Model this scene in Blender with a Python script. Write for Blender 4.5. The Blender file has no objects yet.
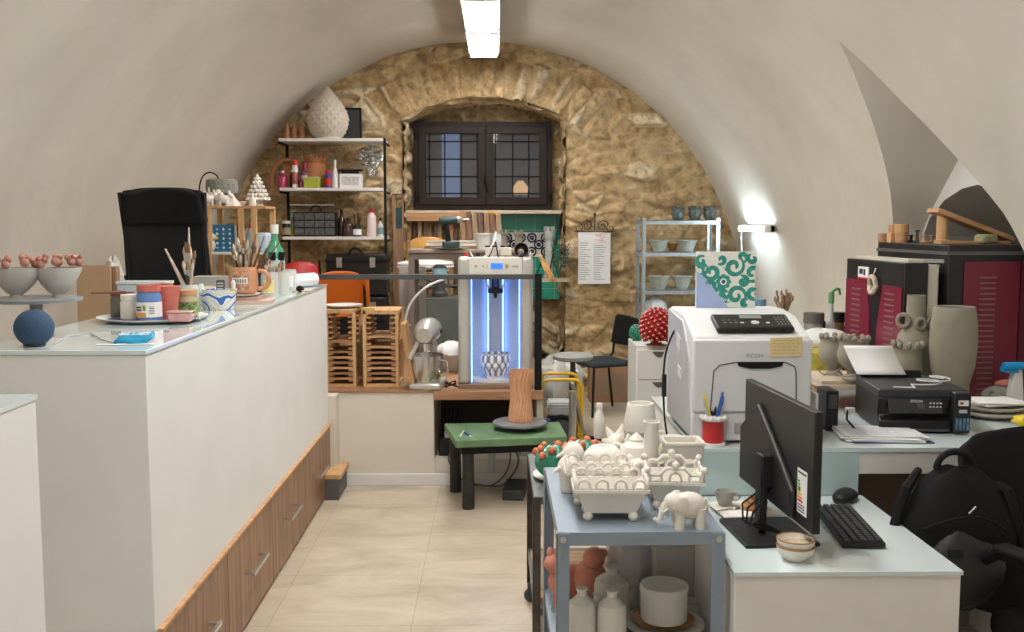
import bpy, bmesh, math, random
from mathutils import Vector, Matrix, noise
random.seed(7)
PI=math.pi
SC=bpy.context.scene
COL=SC.collection
# ---------------------------------------------------------------- camera
F=1000.0; CAMH=1.68
YAW=math.atan(16/F); PIT=math.atan(94/F)
def ray(px,py):
    x=(px-512)/F; u=-(py-316)/F
    v=(x, math.cos(PIT)+u*math.sin(PIT), -math.sin(PIT)+u*math.cos(PIT))
    c,s=math.cos(YAW),math.sin(YAW)
    return Vector((v[0]*c+v[1]*s,-v[0]*s+v[1]*c,v[2]))
def at(px,py,Y):
    r=ray(px,py); t=Y/r.y; return Vector((r.x*t,Y,CAMH+r.z*t))
def on(px,py,z):
    r=ray(px,py); t=(z-CAMH)/r.z; return Vector((r.x*t,r.y*t,z))
cd=bpy.data.cameras.new('camera'); cam=bpy.data.objects.new('camera',cd); COL.objects.link(cam)
cd.sensor_width=36; cd.lens=36*F/1024; cd.clip_start=.02; cd.clip_end=100
cam.location=(0,0,CAMH)
cam.rotation_euler=(PI/2-PIT,0,-YAW)
SC.camera=cam
# ---------------------------------------------------------------- materials
MATS={}
def mat(name,col,rough=.5,metal=0,var=0,vscale=6,bump=0,bscale=30,emit=0,alpha=1,trans=0,coat=0,ecol=None,stretch=None,sub=0,spec=None):
    if name in MATS: return MATS[name]
    m=bpy.data.materials.new(name); m.use_nodes=True; nt=m.node_tree; b=nt.nodes['Principled BSDF']
    b.inputs['Base Color'].default_value=(*col,1); b.inputs['Roughness'].default_value=rough; b.inputs['Metallic'].default_value=metal
    if spec is not None: b.inputs['Specular IOR Level'].default_value=spec
    if trans: b.inputs['Transmission Weight'].default_value=trans
    if coat: b.inputs['Coat Weight'].default_value=coat
    if sub: b.inputs['Subsurface Weight'].default_value=sub
    if emit:
        b.inputs['Emission Color'].default_value=(*(ecol or col),1); b.inputs['Emission Strength'].default_value=emit
    if var or bump:
        tc=nt.nodes.new('ShaderNodeTexCoord'); mp=nt.nodes.new('ShaderNodeMapping'); nt.links.new(tc.outputs['Object'],mp.inputs[0])
        if stretch: mp.inputs['Scale'].default_value=stretch
        n=nt.nodes.new('ShaderNodeTexNoise'); n.inputs['Scale'].default_value=vscale; n.inputs['Detail'].default_value=6; nt.links.new(mp.outputs[0],n.inputs['Vector'])
    if var:
        r=nt.nodes.new('ShaderNodeValToRGB'); nt.links.new(n.outputs['Fac'],r.inputs[0])
        r.color_ramp.elements[0].position=.3; r.color_ramp.elements[1].position=.7
        r.color_ramp.elements[0].color=(*[max(0,c*(1-var)) for c in col],1); r.color_ramp.elements[1].color=(*[min(1,c*(1+var)) for c in col],1)
        nt.links.new(r.outputs[0],b.inputs['Base Color'])
    if bump:
        n2=nt.nodes.new('ShaderNodeTexNoise'); n2.inputs['Scale'].default_value=bscale; n2.inputs['Detail'].default_value=5; nt.links.new(mp.outputs[0],n2.inputs['Vector'])
        bp=nt.nodes.new('ShaderNodeBump'); bp.inputs['Strength'].default_value=bump; bp.inputs['Distance'].default_value=.01
        nt.links.new(n2.outputs['Fac'],bp.inputs['Height']); nt.links.new(bp.outputs[0],b.inputs['Normal'])
    m.diffuse_color=(*col,1); MATS[name]=m; return m
def wood(name,a,b_,scale=1.0,axis=2,rough=.5):
    if name in MATS: return MATS[name]
    m=bpy.data.materials.new(name); m.use_nodes=True; nt=m.node_tree; b=nt.nodes['Principled BSDF']; b.inputs['Roughness'].default_value=rough
    tc=nt.nodes.new('ShaderNodeTexCoord'); mp=nt.nodes.new('ShaderNodeMapping'); nt.links.new(tc.outputs['Object'],mp.inputs[0])
    s=[14*scale]*3; s[axis]=.9*scale; mp.inputs['Scale'].default_value=s
    n=nt.nodes.new('ShaderNodeTexNoise'); n.inputs['Scale'].default_value=2.2; n.inputs['Detail'].default_value=8; n.inputs['Distortion'].default_value=.6
    nt.links.new(mp.outputs[0],n.inputs['Vector'])
    r=nt.nodes.new('ShaderNodeValToRGB'); r.color_ramp.elements[0].position=.35; r.color_ramp.elements[1].position=.68
    r.color_ramp.elements[0].color=(*a,1); r.color_ramp.elements[1].color=(*b_,1)
    nt.links.new(n.outputs['Fac'],r.inputs[0]); nt.links.new(r.outputs[0],b.inputs['Base Color']); MATS[name]=m; return m
def smooth_path(pts,k=5):
    pts=[Vector(p) for p in pts]; out=[]
    for i in range(len(pts)-1):
        a=pts[max(i-1,0)];b=pts[i];c=pts[i+1];d=pts[min(i+2,len(pts)-1)]
        for j in range(k):
            t=j/k; out.append(.5*((2*b)+(c-a)*t+(2*a-5*b+4*c-d)*t*t+(3*b-a-3*c+d)*t**3))
    out.append(pts[-1]); return out
def glass(name,col=(1,1,1),alpha=.25,rough=.05):
    # thin clear wall: mostly transparent with a glossy film
    if name in MATS: return MATS[name]
    m=bpy.data.materials.new(name); m.use_nodes=True; nt=m.node_tree; out=nt.nodes['Material Output']; b=nt.nodes['Principled BSDF']
    b.inputs['Base Color'].default_value=(*col,1); b.inputs['Roughness'].default_value=rough; b.inputs['Alpha'].default_value=alpha
    MATS[name]=m; return m
# ---------------------------------------------------------------- mesh builder
class MB:
    def __init__(s): s.v=[]; s.f=[]; s.mi=[]; s.m=0
    def add(s,vs,fs):
        o=len(s.v); s.v+= [tuple(v) for v in vs]; s.f+=[tuple(i+o for i in f) for f in fs]; s.mi+=[s.m]*len(fs); return s
    def box(s,c,d,rot=None,top=None):
        x,y,z=d[0]/2,d[1]/2,d[2]/2; tx,ty=(top if top else (1,1))
        vs=[Vector(p) for p in [(-x,-y,-z),(x,-y,-z),(x,y,-z),(-x,y,-z),(-x*tx,-y*ty,z),(x*tx,-y*ty,z),(x*tx,y*ty,z),(-x*tx,y*ty,z)]]
        if rot is not None: vs=[rot@v for v in vs]
        c=Vector(c); return s.add([v+c for v in vs],[(0,3,2,1),(4,5,6,7),(0,1,5,4),(1,2,6,5),(2,3,7,6),(3,0,4,7)])
    def bb(s,a,b):
        return s.box([(a[i]+b[i])/2 for i in range(3)],[abs(b[i]-a[i]) for i in range(3)])
    def beam(s,p0,p1,w,h=None,up=(0,0,1)):
        p0,p1=Vector(p0),Vector(p1); d=(p1-p0); L=d.length; d.normalize(); up=Vector(up)
        if abs(d.dot(up))>.98: up=Vector((0,1,0))
        sx=d.cross(up).normalized(); uz=sx.cross(d).normalized(); h=h or w
        R=Matrix((sx,d,uz)).transposed(); return s.box((p0+p1)/2,(w,L,h),R)
    def tube(s,pts,r,n=8,cap=True):
        pts=[Vector(p) for p in pts]; k=len(pts); rs=r if isinstance(r,(list,tuple)) else [r]*k
        vs=[];fs=[]; prev=None
        for i,p in enumerate(pts):
            d=(pts[min(i+1,k-1)]-pts[max(i-1,0)]).normalized()
            if prev is None:
                a=Vector((0,0,1)) if abs(d.z)<.9 else Vector((1,0,0)); x=d.cross(a).normalized()
            else: x=(prev-d*prev.dot(d)).normalized()
            prev=x; y=d.cross(x)
            for j in range(n):
                t=2*PI*j/n; vs.append(p+(x*math.cos(t)+y*math.sin(t))*rs[i])
        for i in range(k-1):
            for j in range(n): fs.append((i*n+j,i*n+(j+1)%n,(i+1)*n+(j+1)%n,(i+1)*n+j))
        if cap: fs.append(tuple(range(n-1,-1,-1))); fs.append(tuple((k-1)*n+j for j in range(n)))
        return s.add(vs,fs)
    def cyl(s,p0,p1,r0,r1=None,n=20): return s.tube([p0,p1],[r0,r0 if r1 is None else r1],n)
    def lathe(s,prof,c=(0,0,0),n=28,sx=1,sy=1,fn=None,close=True):
        vs=[];fs=[];k=len(prof)
        for i,(r,z) in enumerate(prof):
            for j in range(n):
                t=2*PI*j/n; rr=r*(fn(t,z,i) if fn else 1); vs.append((c[0]+rr*math.cos(t)*sx,c[1]+rr*math.sin(t)*sy,c[2]+z))
        for i in range(k-1):
            for j in range(n): fs.append((i*n+j,i*n+(j+1)%n,(i+1)*n+(j+1)%n,(i+1)*n+j))
        if close: fs.append(tuple(range(n-1,-1,-1))); fs.append(tuple((k-1)*n+j for j in range(n)))
        return s.add(vs,fs)
    def ball(s,c,r,sc=(1,1,1),n=14,m=9,rot=None,fn=None):
        vs=[];fs=[];c=Vector(c)
        for i in range(m+1):
            ph=PI*i/m
            for j in range(n):
                t=2*PI*j/n; v=Vector((math.sin(ph)*math.cos(t)*sc[0],math.sin(ph)*math.sin(t)*sc[1],-math.cos(ph)*sc[2]))*r
                if fn: v*=fn(t,ph)
                if rot is not None: v=rot@v
                vs.append(c+v)
        for i in range(m):
            for j in range(n): fs.append((i*n+j,i*n+(j+1)%n,(i+1)*n+(j+1)%n,(i+1)*n+j))
        return s.add(vs,fs)
    def torus(s,c,R,r,ax='z',n=20,k=8,a0=0,a1=2*PI,rot=None):
        cl=abs(a1-a0-2*PI)<1e-4; pts=[]
        N=n if cl else n+1
        for i in range(N):
            t=a0+(a1-a0)*i/n; u,v=R*math.cos(t),R*math.sin(t)
            p=Vector({'z':(u,v,0),'y':(u,0,v),'x':(0,u,v)}[ax])
            if rot is not None: p=rot@p
            pts.append(Vector(c)+p)
        if cl: pts.append(pts[0].copy()); 
        return s.tube(pts,r,k,cap=not cl)
    def prism(s,pts,a,b,ax='z'):
        n=len(pts)
        def q(p,h): return {'z':(p[0],p[1],h),'y':(p[0],h,p[1]),'x':(h,p[0],p[1])}[ax]
        return s.add([q(p,a) for p in pts]+[q(p,b) for p in pts],[tuple(range(n)),tuple(range(2*n-1,n-1,-1))]+[(i,(i+1)%n,n+(i+1)%n,n+i) for i in range(n)])
    def quad(s,*p): return s.add(p,[tuple(range(len(p)))])
    def build(s,name,mats,parent=None,bevel=0,smooth=35,recalc=True,loc=None,seg=2,solid=0,subd=0):
        me=bpy.data.meshes.new(name); me.from_pydata(s.v,[],s.f); me.update()
        if not isinstance(mats,(list,tuple)): mats=[mats]
        for m in mats: me.materials.append(m)
        if len(mats)>1: me.polygons.foreach_set('material_index',s.mi)
        if recalc:
            bm=bmesh.new(); bm.from_mesh(me); bmesh.ops.remove_doubles(bm,verts=bm.verts,dist=1e-5); bmesh.ops.recalc_face_normals(bm,faces=bm.faces); bm.to_mesh(me); bm.free()
        if smooth:
            me.polygons.foreach_set('use_smooth',[True]*len(me.polygons)); me.set_sharp_from_angle(angle=math.radians(smooth))
        o=bpy.data.objects.new(name,me); COL.objects.link(o)
        if parent: o.parent=parent
        if loc: o.location=loc
        if subd:
            sm=o.modifiers.new('subd','SUBSURF'); sm.levels=subd; sm.render_levels=subd
        if solid:
            so=o.modifiers.new('solid','SOLIDIFY'); so.thickness=solid; so.offset=-1
        if bevel:
            bv=o.modifiers.new('bevel','BEVEL'); bv.width=bevel; bv.segments=seg; bv.limit_method='ANGLE'; bv.angle_limit=math.radians(40)
        return o
def thing(name,label,cat,loc=(0,0,0),rotz=0,group=None):
    o=bpy.data.objects.new(name,None); o.empty_display_size=.05; COL.objects.link(o); o.location=loc; o.rotation_euler=(0,0,rotz)
    return tag(o,label,cat,group)
def tag(o,label,cat,group=None,kind=None):
    if label: o['label']=label
    if cat: o['category']=cat
    if group: o['group']=group
    if kind: o['kind']=kind
    return o
def struct(o): o['kind']='structure'; return o
def place(o,loc,rotz=0): o.location=loc; o.rotation_euler=(0,0,rotz); return o
def copy_tree(o,parent=None):
    c=o.copy(); COL.objects.link(c)
    if parent: c.parent=parent
    for ch in list(o.children): copy_tree(ch,c)
    return c
def rz(a): return Matrix.Rotation(a,3,'Z')
def rx(a): return Matrix.Rotation(a,3,'X')
def ry(a): return Matrix.Rotation(a,3,'Y')
def text(body,size,m,parent,loc,rot=(PI/2,0,0),name='lettering',ext=.0004,align='CENTER',shear=0):
    cu=bpy.data.curves.new(name,'FONT'); cu.body=body; cu.size=size; cu.extrude=ext; cu.align_x=align; cu.align_y='CENTER'; cu.shear=shear; cu.resolution_u=3
    t=bpy.data.objects.new(name,cu); COL.objects.link(t)
    me=bpy.data.meshes.new_from_object(t.evaluated_get(bpy.context.evaluated_depsgraph_get())); bpy.data.objects.remove(t)
    me.materials.clear(); me.materials.append(m)
    o=bpy.data.objects.new(name,me); COL.objects.link(o); o.parent=parent; o.location=loc; o.rotation_euler=rot; return o
# palette
white_paint=mat('white_paint',(.78,.79,.785),.45,var=.03,vscale=3,bump=.05,bscale=60)
counter_top=mat('frosted_glass_top',(.66,.755,.775),.08,var=.03,vscale=4,coat=.5)
walnut=wood('walnut',(.18,.085,.045),(.36,.20,.115),1.0,2,.4)
pine=wood('pine',(.50,.28,.12),(.68,.43,.22),1,2); pine_x=wood('pine_x',(.42,.22,.10),(.60,.36,.18),1,0); oldwood=wood('old_wood',(.20,.11,.06),(.40,.25,.14),1,2)
oldwood_x=wood('old_wood_x',(.25,.12,.06),(.42,.25,.13),1,0)
steel=mat('steel',(.62,.62,.60),.3,1); chrome=mat('chrome',(.75,.75,.74),.14,1); galv=mat('galvanised',(.50,.57,.62),.38,.75,var=.12,vscale=20)
black=mat('black_plastic',(.009,.009,.010),.42,spec=.4); blackm=mat('black_matte',(.006,.006,.007),.75,spec=.3); darkgrey=mat('dark_grey',(.06,.062,.065),.5)
fabric=mat('black_fabric',(.008,.008,.009),.85,bump=.4,bscale=300,spec=.25); mesh_f=mat('mesh_fabric',(.014,.015,.016),.7,spec=.3)
bisque=mat('bisque',(.76,.725,.66),.65,var=.03,vscale=12,bump=.06,bscale=80); bisque2=mat('bisque_grey',(.52,.485,.43),.7,var=.05,vscale=10)
clay=mat('grey_clay',(.25,.225,.175),.75,var=.08,vscale=14,bump=.12,bscale=60); terra=mat('terracotta',(.44,.18,.08),.7,var=.1,vscale=15)
salmon=mat('salmon_clay',(.60,.23,.16),.7,var=.1,vscale=15)
whitep=mat('white_plastic',(.70,.70,.69),.35); greyp=mat('grey_plastic',(.50,.52,.54),.4); paper=mat('paper',(.76,.76,.77),.7)
red=mat('red_glaze',(.42,.02,.02),.18,coat=.6); redp=mat('red_plastic',(.55,.03,.03),.4); blue=mat('blue',(.03,.09,.35),.4); yellow=mat('yellow',(.80,.60,.03),.5)
green_gl=mat('green_glaze',(.01,.22,.14),.12,coat=.8,var=.3,vscale=25); bud=mat('orange_bud',(.62,.17,.08),.45,var=.3,vscale=30)
cartblue=mat('cart_blue',(.25,.31,.38),.4,.2,var=.06,vscale=8); cartdark=mat('cart_dark',(.10,.105,.11),.5,.3,var=.2,vscale=10)
clear=glass('clear_glass',(.9,.95,.95),.22)
bristle=mat('bristle',(.22,.12,.06),.8); brushwood=wood('brush_wood',(.40,.24,.13),(.62,.45,.30),3,2)
ink=mat('ink',(.03,.03,.04),.6); card=mat('cardboard',(.45,.31,.19),.85,var=.06,vscale=8)
LAMP=22.0; TUBE=34.0; LED=3.0; WORLD=.55; EXPO=.55
# ================================================================ ROOM
VCX,VCZ,VR=-0.166,0.812,2.593
YB=9.8; YE=9.97; YN=-3.0
def plaster_mat():
    m=bpy.data.materials.new('vault_plaster'); m.use_nodes=True; nt=m.node_tree; b=nt.nodes['Principled BSDF']; b.inputs['Roughness'].default_value=.8
    tc=nt.nodes.new('ShaderNodeTexCoord')
    n=nt.nodes.new('ShaderNodeTexNoise'); n.inputs['Scale'].default_value=.9; n.inputs['Detail'].default_value=7; n.inputs['Roughness'].default_value=.6; nt.links.new(tc.outputs['Object'],n.inputs['Vector'])
    r=nt.nodes.new('ShaderNodeValToRGB'); r.color_ramp.elements[0].position=.3; r.color_ramp.elements[1].position=.75
    r.color_ramp.elements[0].color=(.56,.525,.455,1); r.color_ramp.elements[1].color=(.70,.665,.59,1)
    nt.links.new(n.outputs['Fac'],r.inputs[0]); nt.links.new(r.outputs[0],b.inputs['Base Color'])
    n2=nt.nodes.new('ShaderNodeTexNoise'); n2.inputs['Scale'].default_value=9; n2.inputs['Detail'].default_value=8; nt.links.new(tc.outputs['Object'],n2.inputs['Vector'])
    bp=nt.nodes.new('ShaderNodeBump'); bp.inputs['Strength'].default_value=.22; bp.inputs['Distance'].default_value=.02
    nt.links.new(n2.outputs['Fac'],bp.inputs['Height']); nt.links.new(bp.outputs[0],b.inputs['Normal']); return m
plaster=plaster_mat()
def interp(tab,z):
    tab=sorted(tab)
    if z<=tab[0][0]: return tab[0][1]
    for (a,b),(c,d) in zip(tab,tab[1:]):
        if z<=c: return b+(d-b)*(z-a)/(c-a)
    return tab[-1][1]
APZ=2.591; APY=5.107
YL=[(0,5.92),(.9,5.92),(1.3,5.87),(1.663,5.74),(1.858,5.606),(2.123,5.454),(2.368,5.296),(APZ,APY)]
YR=[(0,4.2),(.9,4.2),(1.3,4.26),(1.588,4.38),(1.711,4.439),(1.825,4.54),(2.002,4.704),(2.274,4.934),(APZ,APY)]
def prof_pt(a):   # a: 0 = floor left ... arc ... floor right ; returns (x,z)
    return (VCX+VR*math.cos(a),VCZ+VR*math.sin(a))
def grid_surface(rows,name,m,parent=None):
    mb=MB(); nr=len(rows); nc=len(rows[0]); mb.add([p for r in rows for p in r],[(i*nc+j,i*nc+j+1,(i+1)*nc+j+1,(i+1)*nc+j) for i in range(nr-1) for j in range(nc-1)])
    return mb.build(name,m,parent,smooth=50,recalc=False)
apa=math.asin((APZ-VCZ)/VR)
# crown part of the vault (above springing), left side whole, right side down to the groin's apex
mb=MB()
def addgrid(rows):
    nr=len(rows); nc=len(rows[0]); mb.add([p for r in rows for p in r],[(i*nc+j,(i+1)*nc+j,(i+1)*nc+j+1,i*nc+j+1) for i in range(nr-1) for j in range(nc-1)])
ys=[YN+(YB-YN)*i/40 for i in range(41)]
N=70
rows=[]
for i in range(N+1):
    a=apa+(PI-apa)*i/N; x,z=prof_pt(a)
    rows.append([(x,y,z) for y in [YN+(APY-YN)*j/24 for j in range(25)]+[APY+(YE-APY)*j/16 for j in range(1,17)]])
addgrid(rows)
M2=40
za=[apa*(i/M2) for i in range(M2+1)]
rows=[];rows2=[]
for a in za:
    x,z=prof_pt(a); yr=interp(YR,z); yl=interp(YL,z)
    if a==za[-1]: yr=yl=APY
    rows.append([(x,YN+(yr-YN)*j/24,z) for j in range(25)]); rows2.append([(x,yl+(YE-yl)*j/16,z) for j in range(17)])
addgrid(rows); addgrid(rows2)
vault=struct(mb.build('ceiling',plaster,smooth=40,recalc=True,solid=0))
# walls under the springing
XR=VCX+VR; XL=VCX-VR
w=MB(); w.quad((XL,YN,0),(XL,YE,0),(XL,YE,VCZ),(XL,YN,VCZ)); struct(w.build('wall_left',plaster,recalc=False))
w=MB(); w.quad((XR,YN,0),(XR,4.2,0),(XR,4.2,VCZ),(XR,YN,VCZ)); w.quad((XR,5.92,0),(XR,YE,0),(XR,YE,VCZ),(XR,5.92,VCZ)); struct(w.build('wall_right',plaster,recalc=False))
# lunette: soffit between the opening on the vault and the arch of the side wall
XE=2.46
def end_arch(t):   # t 0..1 left foot -> crown -> right foot ; (y,z)
    L=[(5.80,0),(5.80,1.35),(5.74,1.63),(5.66,1.73),(5.51,1.86),(5.30,2.04),(5.12,2.12),(4.93,2.0),(4.72,1.82),(4.56,1.62),(4.45,1.3),(4.42,0)]
    return L
op=[(z,'l') for z in (0,1.35,1.63,1.8,2.05,2.32)]
def vx(z): return VCX+math.sqrt(max(0,VR*VR-(z-VCZ)**2)) if z>VCZ else XR
A=[]
for z in (0,1.35,1.63,1.78,2.02,2.34): A.append((vx(z),interp(YL,z),z))
A.append((vx(APZ),APY,APZ))
for z in (2.3,1.98,1.68,1.35,0): A.append((vx(z),interp(YR,z),z))
Bc=[(XE,y,z) for y,z in end_arch(0)]
def resample(L,k):
    out=[]
    for i in range(len(L)-1):
        for j in range(k): t=j/k; out.append(tuple(L[i][c]+(L[i+1][c]-L[i][c])*t for c in range(3)))
    out.append(L[-1]); return out
A2=resample(A,10); 
A2=[((vx(p[2])),(interp(YL,p[2]) if i<=60 else interp(YR,p[2])) if abs(p[2]-APZ)>1e-3 else APY,p[2]) for i,p in enumerate(A2)]
B2=resample(Bc,10)
lun=MB(); n=len(A2); K=8
vs=[]
for i in range(n):
    for k in range(K+1):
        t=k/K; vs.append(tuple(A2[i][c]+(B2[i][c]-A2[i][c])*t for c in range(3)))
lun.add(vs,[(i*(K+1)+k,i*(K+1)+k+1,(i+1)*(K+1)+k+1,(i+1)*(K+1)+k) for i in range(n-1) for k in range(K)])
struct(lun.build('wall_lunette',plaster,smooth=30))
# end wall of the lunette with the darker arched opening in it
C=[(5.775,0),(5.77,1.30),(5.74,1.60),(5.66,1.70),(5.48,1.80),(5.28,1.855),(5.11,1.87),(4.93,1.84),(4.70,1.76),(4.55,1.60),(4.47,1.3),(4.44,0)]
C2=resample([(XE,y,z) for y,z in C],10)
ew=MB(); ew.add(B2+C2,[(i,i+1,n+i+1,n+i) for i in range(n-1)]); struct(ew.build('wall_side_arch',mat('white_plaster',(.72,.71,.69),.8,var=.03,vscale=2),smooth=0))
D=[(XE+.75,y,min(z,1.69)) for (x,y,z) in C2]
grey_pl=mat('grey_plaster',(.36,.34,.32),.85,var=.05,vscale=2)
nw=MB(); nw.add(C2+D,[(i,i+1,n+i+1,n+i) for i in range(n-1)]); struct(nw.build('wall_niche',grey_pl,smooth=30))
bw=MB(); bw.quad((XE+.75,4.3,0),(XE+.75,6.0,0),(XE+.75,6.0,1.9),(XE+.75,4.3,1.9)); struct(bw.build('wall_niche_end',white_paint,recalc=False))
# floor
def floor_mat():
    m=bpy.data.materials.new('floor_tiles'); m.use_nodes=True; nt=m.node_tree; b=nt.nodes['Principled BSDF']; b.inputs['Roughness'].default_value=.38
    tc=nt.nodes.new('ShaderNodeTexCoord'); mp=nt.nodes.new('ShaderNodeMapping'); nt.links.new(tc.outputs['Object'],mp.inputs[0]); mp.inputs['Location'].default_value=(.355,.15,0)
    br=nt.nodes.new('ShaderNodeTexBrick'); br.offset=0; br.inputs['Scale'].default_value=1; br.inputs['Brick Width'].default_value=.6; br.inputs['Row Height'].default_value=.6; br.inputs['Mortar Size'].default_value=.0022
    br.inputs['Color1'].default_value=(1,1,1,1); br.inputs['Color2'].default_value=(.93,.92,.91,1); br.inputs['Mortar'].default_value=(.72,.68,.62,1); nt.links.new(mp.outputs[0],br.inputs['Vector'])
    n=nt.nodes.new('ShaderNodeTexNoise'); n.inputs['Scale'].default_value=2.2; n.inputs['Detail'].default_value=9; n.inputs['Roughness'].default_value=.65; n.inputs['Distortion'].default_value=.8
    mp2=nt.nodes.new('ShaderNodeMapping'); mp2.inputs['Scale'].default_value=(1,2,1); nt.links.new(tc.outputs['Object'],mp2.inputs[0]); nt.links.new(mp2.outputs[0],n.inputs['Vector'])
    r=nt.nodes.new('ShaderNodeValToRGB'); r.color_ramp.elements[0].position=.3; r.color_ramp.elements[1].position=.72
    r.color_ramp.elements[0].color=(.38,.315,.235,1); r.color_ramp.elements[1].color=(.60,.52,.41,1); nt.links.new(n.outputs['Fac'],r.inputs[0])
    mx=nt.nodes.new('ShaderNodeMix'); mx.data_type='RGBA'; mx.blend_type='MULTIPLY'; mx.inputs[0].default_value=1
    nt.links.new(r.outputs[0],mx.inputs[6]); nt.links.new(br.outputs['Color'],mx.inputs[7]); nt.links.new(mx.outputs[2],b.inputs['Base Color']); return m
f=MB(); f.quad((XL-.2,YN,0),(3.4,YN,0),(3.4,10.5,0),(XL-.2,10.5,0)); struct(f.build('floor',floor_mat(),recalc=False))
# back stone wall -------------------------------------------------------
ACX=at(484,100,YB).x
RX0=at(402,150,YB).x; RX1=at(566,150,YB).x; RZS=at(402,118,YB).z; RZC=at(484,96.5,YB).z
PZ=.6
def arch_z(x):
    hw=(RX1-RX0)/2; c=(RX0+RX1)/2; sag=RZC-RZS; R=(hw*hw+sag*sag)/2/sag
    d=x-c
    if abs(d)>=hw: return RZS
    return RZC-R+math.sqrt(R*R-d*d)
AR=((RX1-RX0)/2); ASAG=RZC-RZS; ARR=(AR*AR+ASAG*ASAG)/2/ASAG; AZC=RZC-ARR; AXC=(RX0+RX1)/2
def stone(x,z,seed=0):
    # returns (height, cellrandom, mortar)
    wx=noise.noise(Vector((x*2.1,z*2.1,seed)))*.10; wz=noise.noise(Vector((x*2.1,z*2.1,seed+7)))*.07
    ang=math.atan2(x-AXC,z-AZC); rad=math.hypot(x-AXC,z-AZC)-ARR
    if z>RZS-.12 and -.02<rad<.36 and abs(ang)<1.0:
        p=Vector((ang*ARR*9.5+wx*4,rad*1.6+wz,3.3+seed))
    else: p=Vector((x*3.6+wx*5,z*8.0+wz*9,seed))
    d,pts=noise.voronoi(p,distance_metric='DISTANCE',exponent=2.5)
    e=d[1]-d[0]; rnd=noise.cell(pts[0]*7.31+Vector((.5,.5,.5)))
    mort=max(0,1-e/.16); 
    h=min(e,.34)/.34; h=h**.5
    fine=noise.fractal(Vector((x*11,z*11,seed+2)),.9,2.1,4)*.3
    return h*(.040+.050*rnd)+fine*.026+noise.noise(Vector((x*1.5,z*1.5,4)))*.02, rnd, mort
def stone_mat():
    m=bpy.data.materials.new('rubble_stone'); m.use_nodes=True; nt=m.node_tree; b=nt.nodes['Principled BSDF']; b.inputs['Roughness'].default_value=.9
    a=nt.nodes.new('ShaderNodeAttribute'); a.attribute_name='stonecol'; sp=nt.nodes.new('ShaderNodeSeparateColor'); nt.links.new(a.outputs['Color'],sp.inputs[0])
    r=nt.nodes.new('ShaderNodeValToRGB'); e=r.color_ramp.elements
    e[0].position=0; e[0].color=(.50,.36,.19,1); e[1].position=1; e[1].color=(.80,.68,.48,1)
    x=e.new(.35); x.color=(.72,.55,.32,1); x=e.new(.6); x.color=(.60,.44,.25,1); x=e.new(.8); x.color=(.66,.57,.43,1)
    nt.links.new(sp.outputs[0],r.inputs[0])
    tc=nt.nodes.new('ShaderNodeTexCoord'); n=nt.nodes.new('ShaderNodeTexNoise'); n.inputs['Scale'].default_value=14; n.inputs['Detail'].default_value=8; n.inputs['Roughness'].default_value=.65; nt.links.new(tc.outputs['Object'],n.inputs['Vector'])
    r2=nt.nodes.new('ShaderNodeValToRGB'); r2.color_ramp.elements[0].position=.34; r2.color_ramp.elements[0].color=(.42,.36,.30,1); r2.color_ramp.elements[1].position=.62; r2.color_ramp.elements[1].color=(1.12,1.08,1.0,1); nt.links.new(n.outputs['Fac'],r2.inputs[0])
    mx=nt.nodes.new('ShaderNodeMix'); mx.data_type='RGBA'; mx.blend_type='MULTIPLY'; mx.inputs[0].default_value=.85; nt.links.new(r.outputs[0],mx.inputs[6]); nt.links.new(r2.outputs[0],mx.inputs[7])
    m2=nt.nodes.new('ShaderNodeMix'); m2.data_type='RGBA'; m2.inputs[7].default_value=(.64,.50,.30,1); nt.links.new(mx.outputs[2],m2.inputs[6])
    mm=nt.nodes.new('ShaderNodeMath'); mm.operation='MULTIPLY'; mm.inputs[1].default_value=.55; nt.links.new(sp.outputs[1],mm.inputs[0]); nt.links.new(mm.outputs[0],m2.inputs[0])
    nt.links.new(m2.outputs[2],b.inputs['Base Color'])
    bp=nt.nodes.new('ShaderNodeBump'); bp.inputs['Strength'].default_value=1.0; bp.inputs['Distance'].default_value=.03; nt.links.new(n.outputs['Fac'],bp.inputs['Height']); nt.links.new(bp.outputs[0],b.inputs['Normal'])
    return m
rub=stone_mat()
def stone_grid(name,fn,us,vs_,keep,nrm,seed=0,amp=1.0):
    idx={}; V=[];colr=[];Fc=[]
    for j,v in enumerate(vs_):
        for i,u in enumerate(us):
            p,sx,sz=fn(u,v)
            h,r,mo=stone(sx,sz,seed); p=Vector(p)+Vector(nrm(u,v))*h*amp
            idx[i,j]=len(V); V.append(p); colr.append((r,mo,0,1))
    for j in range(len(vs_)-1):
        for i in range(len(us)-1):
            if keep((us[i]+us[i+1])/2,(vs_[j]+vs_[j+1])/2): Fc.append((idx[i,j],idx[i+1,j],idx[i+1,j+1],idx[i,j+1]))
    me=bpy.data.meshes.new(name); me.from_pydata([tuple(v) for v in V],[],Fc); 
    ca=me.color_attributes.new('stonecol','FLOAT_COLOR','POINT'); ca.data.foreach_set('color',[c for q in colr for c in q])
    me.polygons.foreach_set('use_smooth',[True]*len(me.polygons)); me.materials.append(rub)
    o=bpy.data.objects.new(name,me); COL.objects.link(o); return struct(o)
ST=.014
nx=int((XR-XL+.1)/ST); us=[XL-.05+ST*i for i in range(nx+1)]; vs_=[ST*i for i in range(int(3.45/ST)+1)]
# snap grid near the recess jambs for clean edges
def nearest(L,x):
    k=min(range(len(L)),key=lambda i:abs(L[i]-x)); L[k]=x
nearest(us,RX0); nearest(us,RX1)
stone_grid('wall_back',lambda u,v:((u,YB+.04,v),u,v),us,vs_,lambda x,z:not(RX0<x<RX1 and z>.3 and z<arch_z(x)),lambda u,v:(0,-1,0))
YW=10.3
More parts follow.
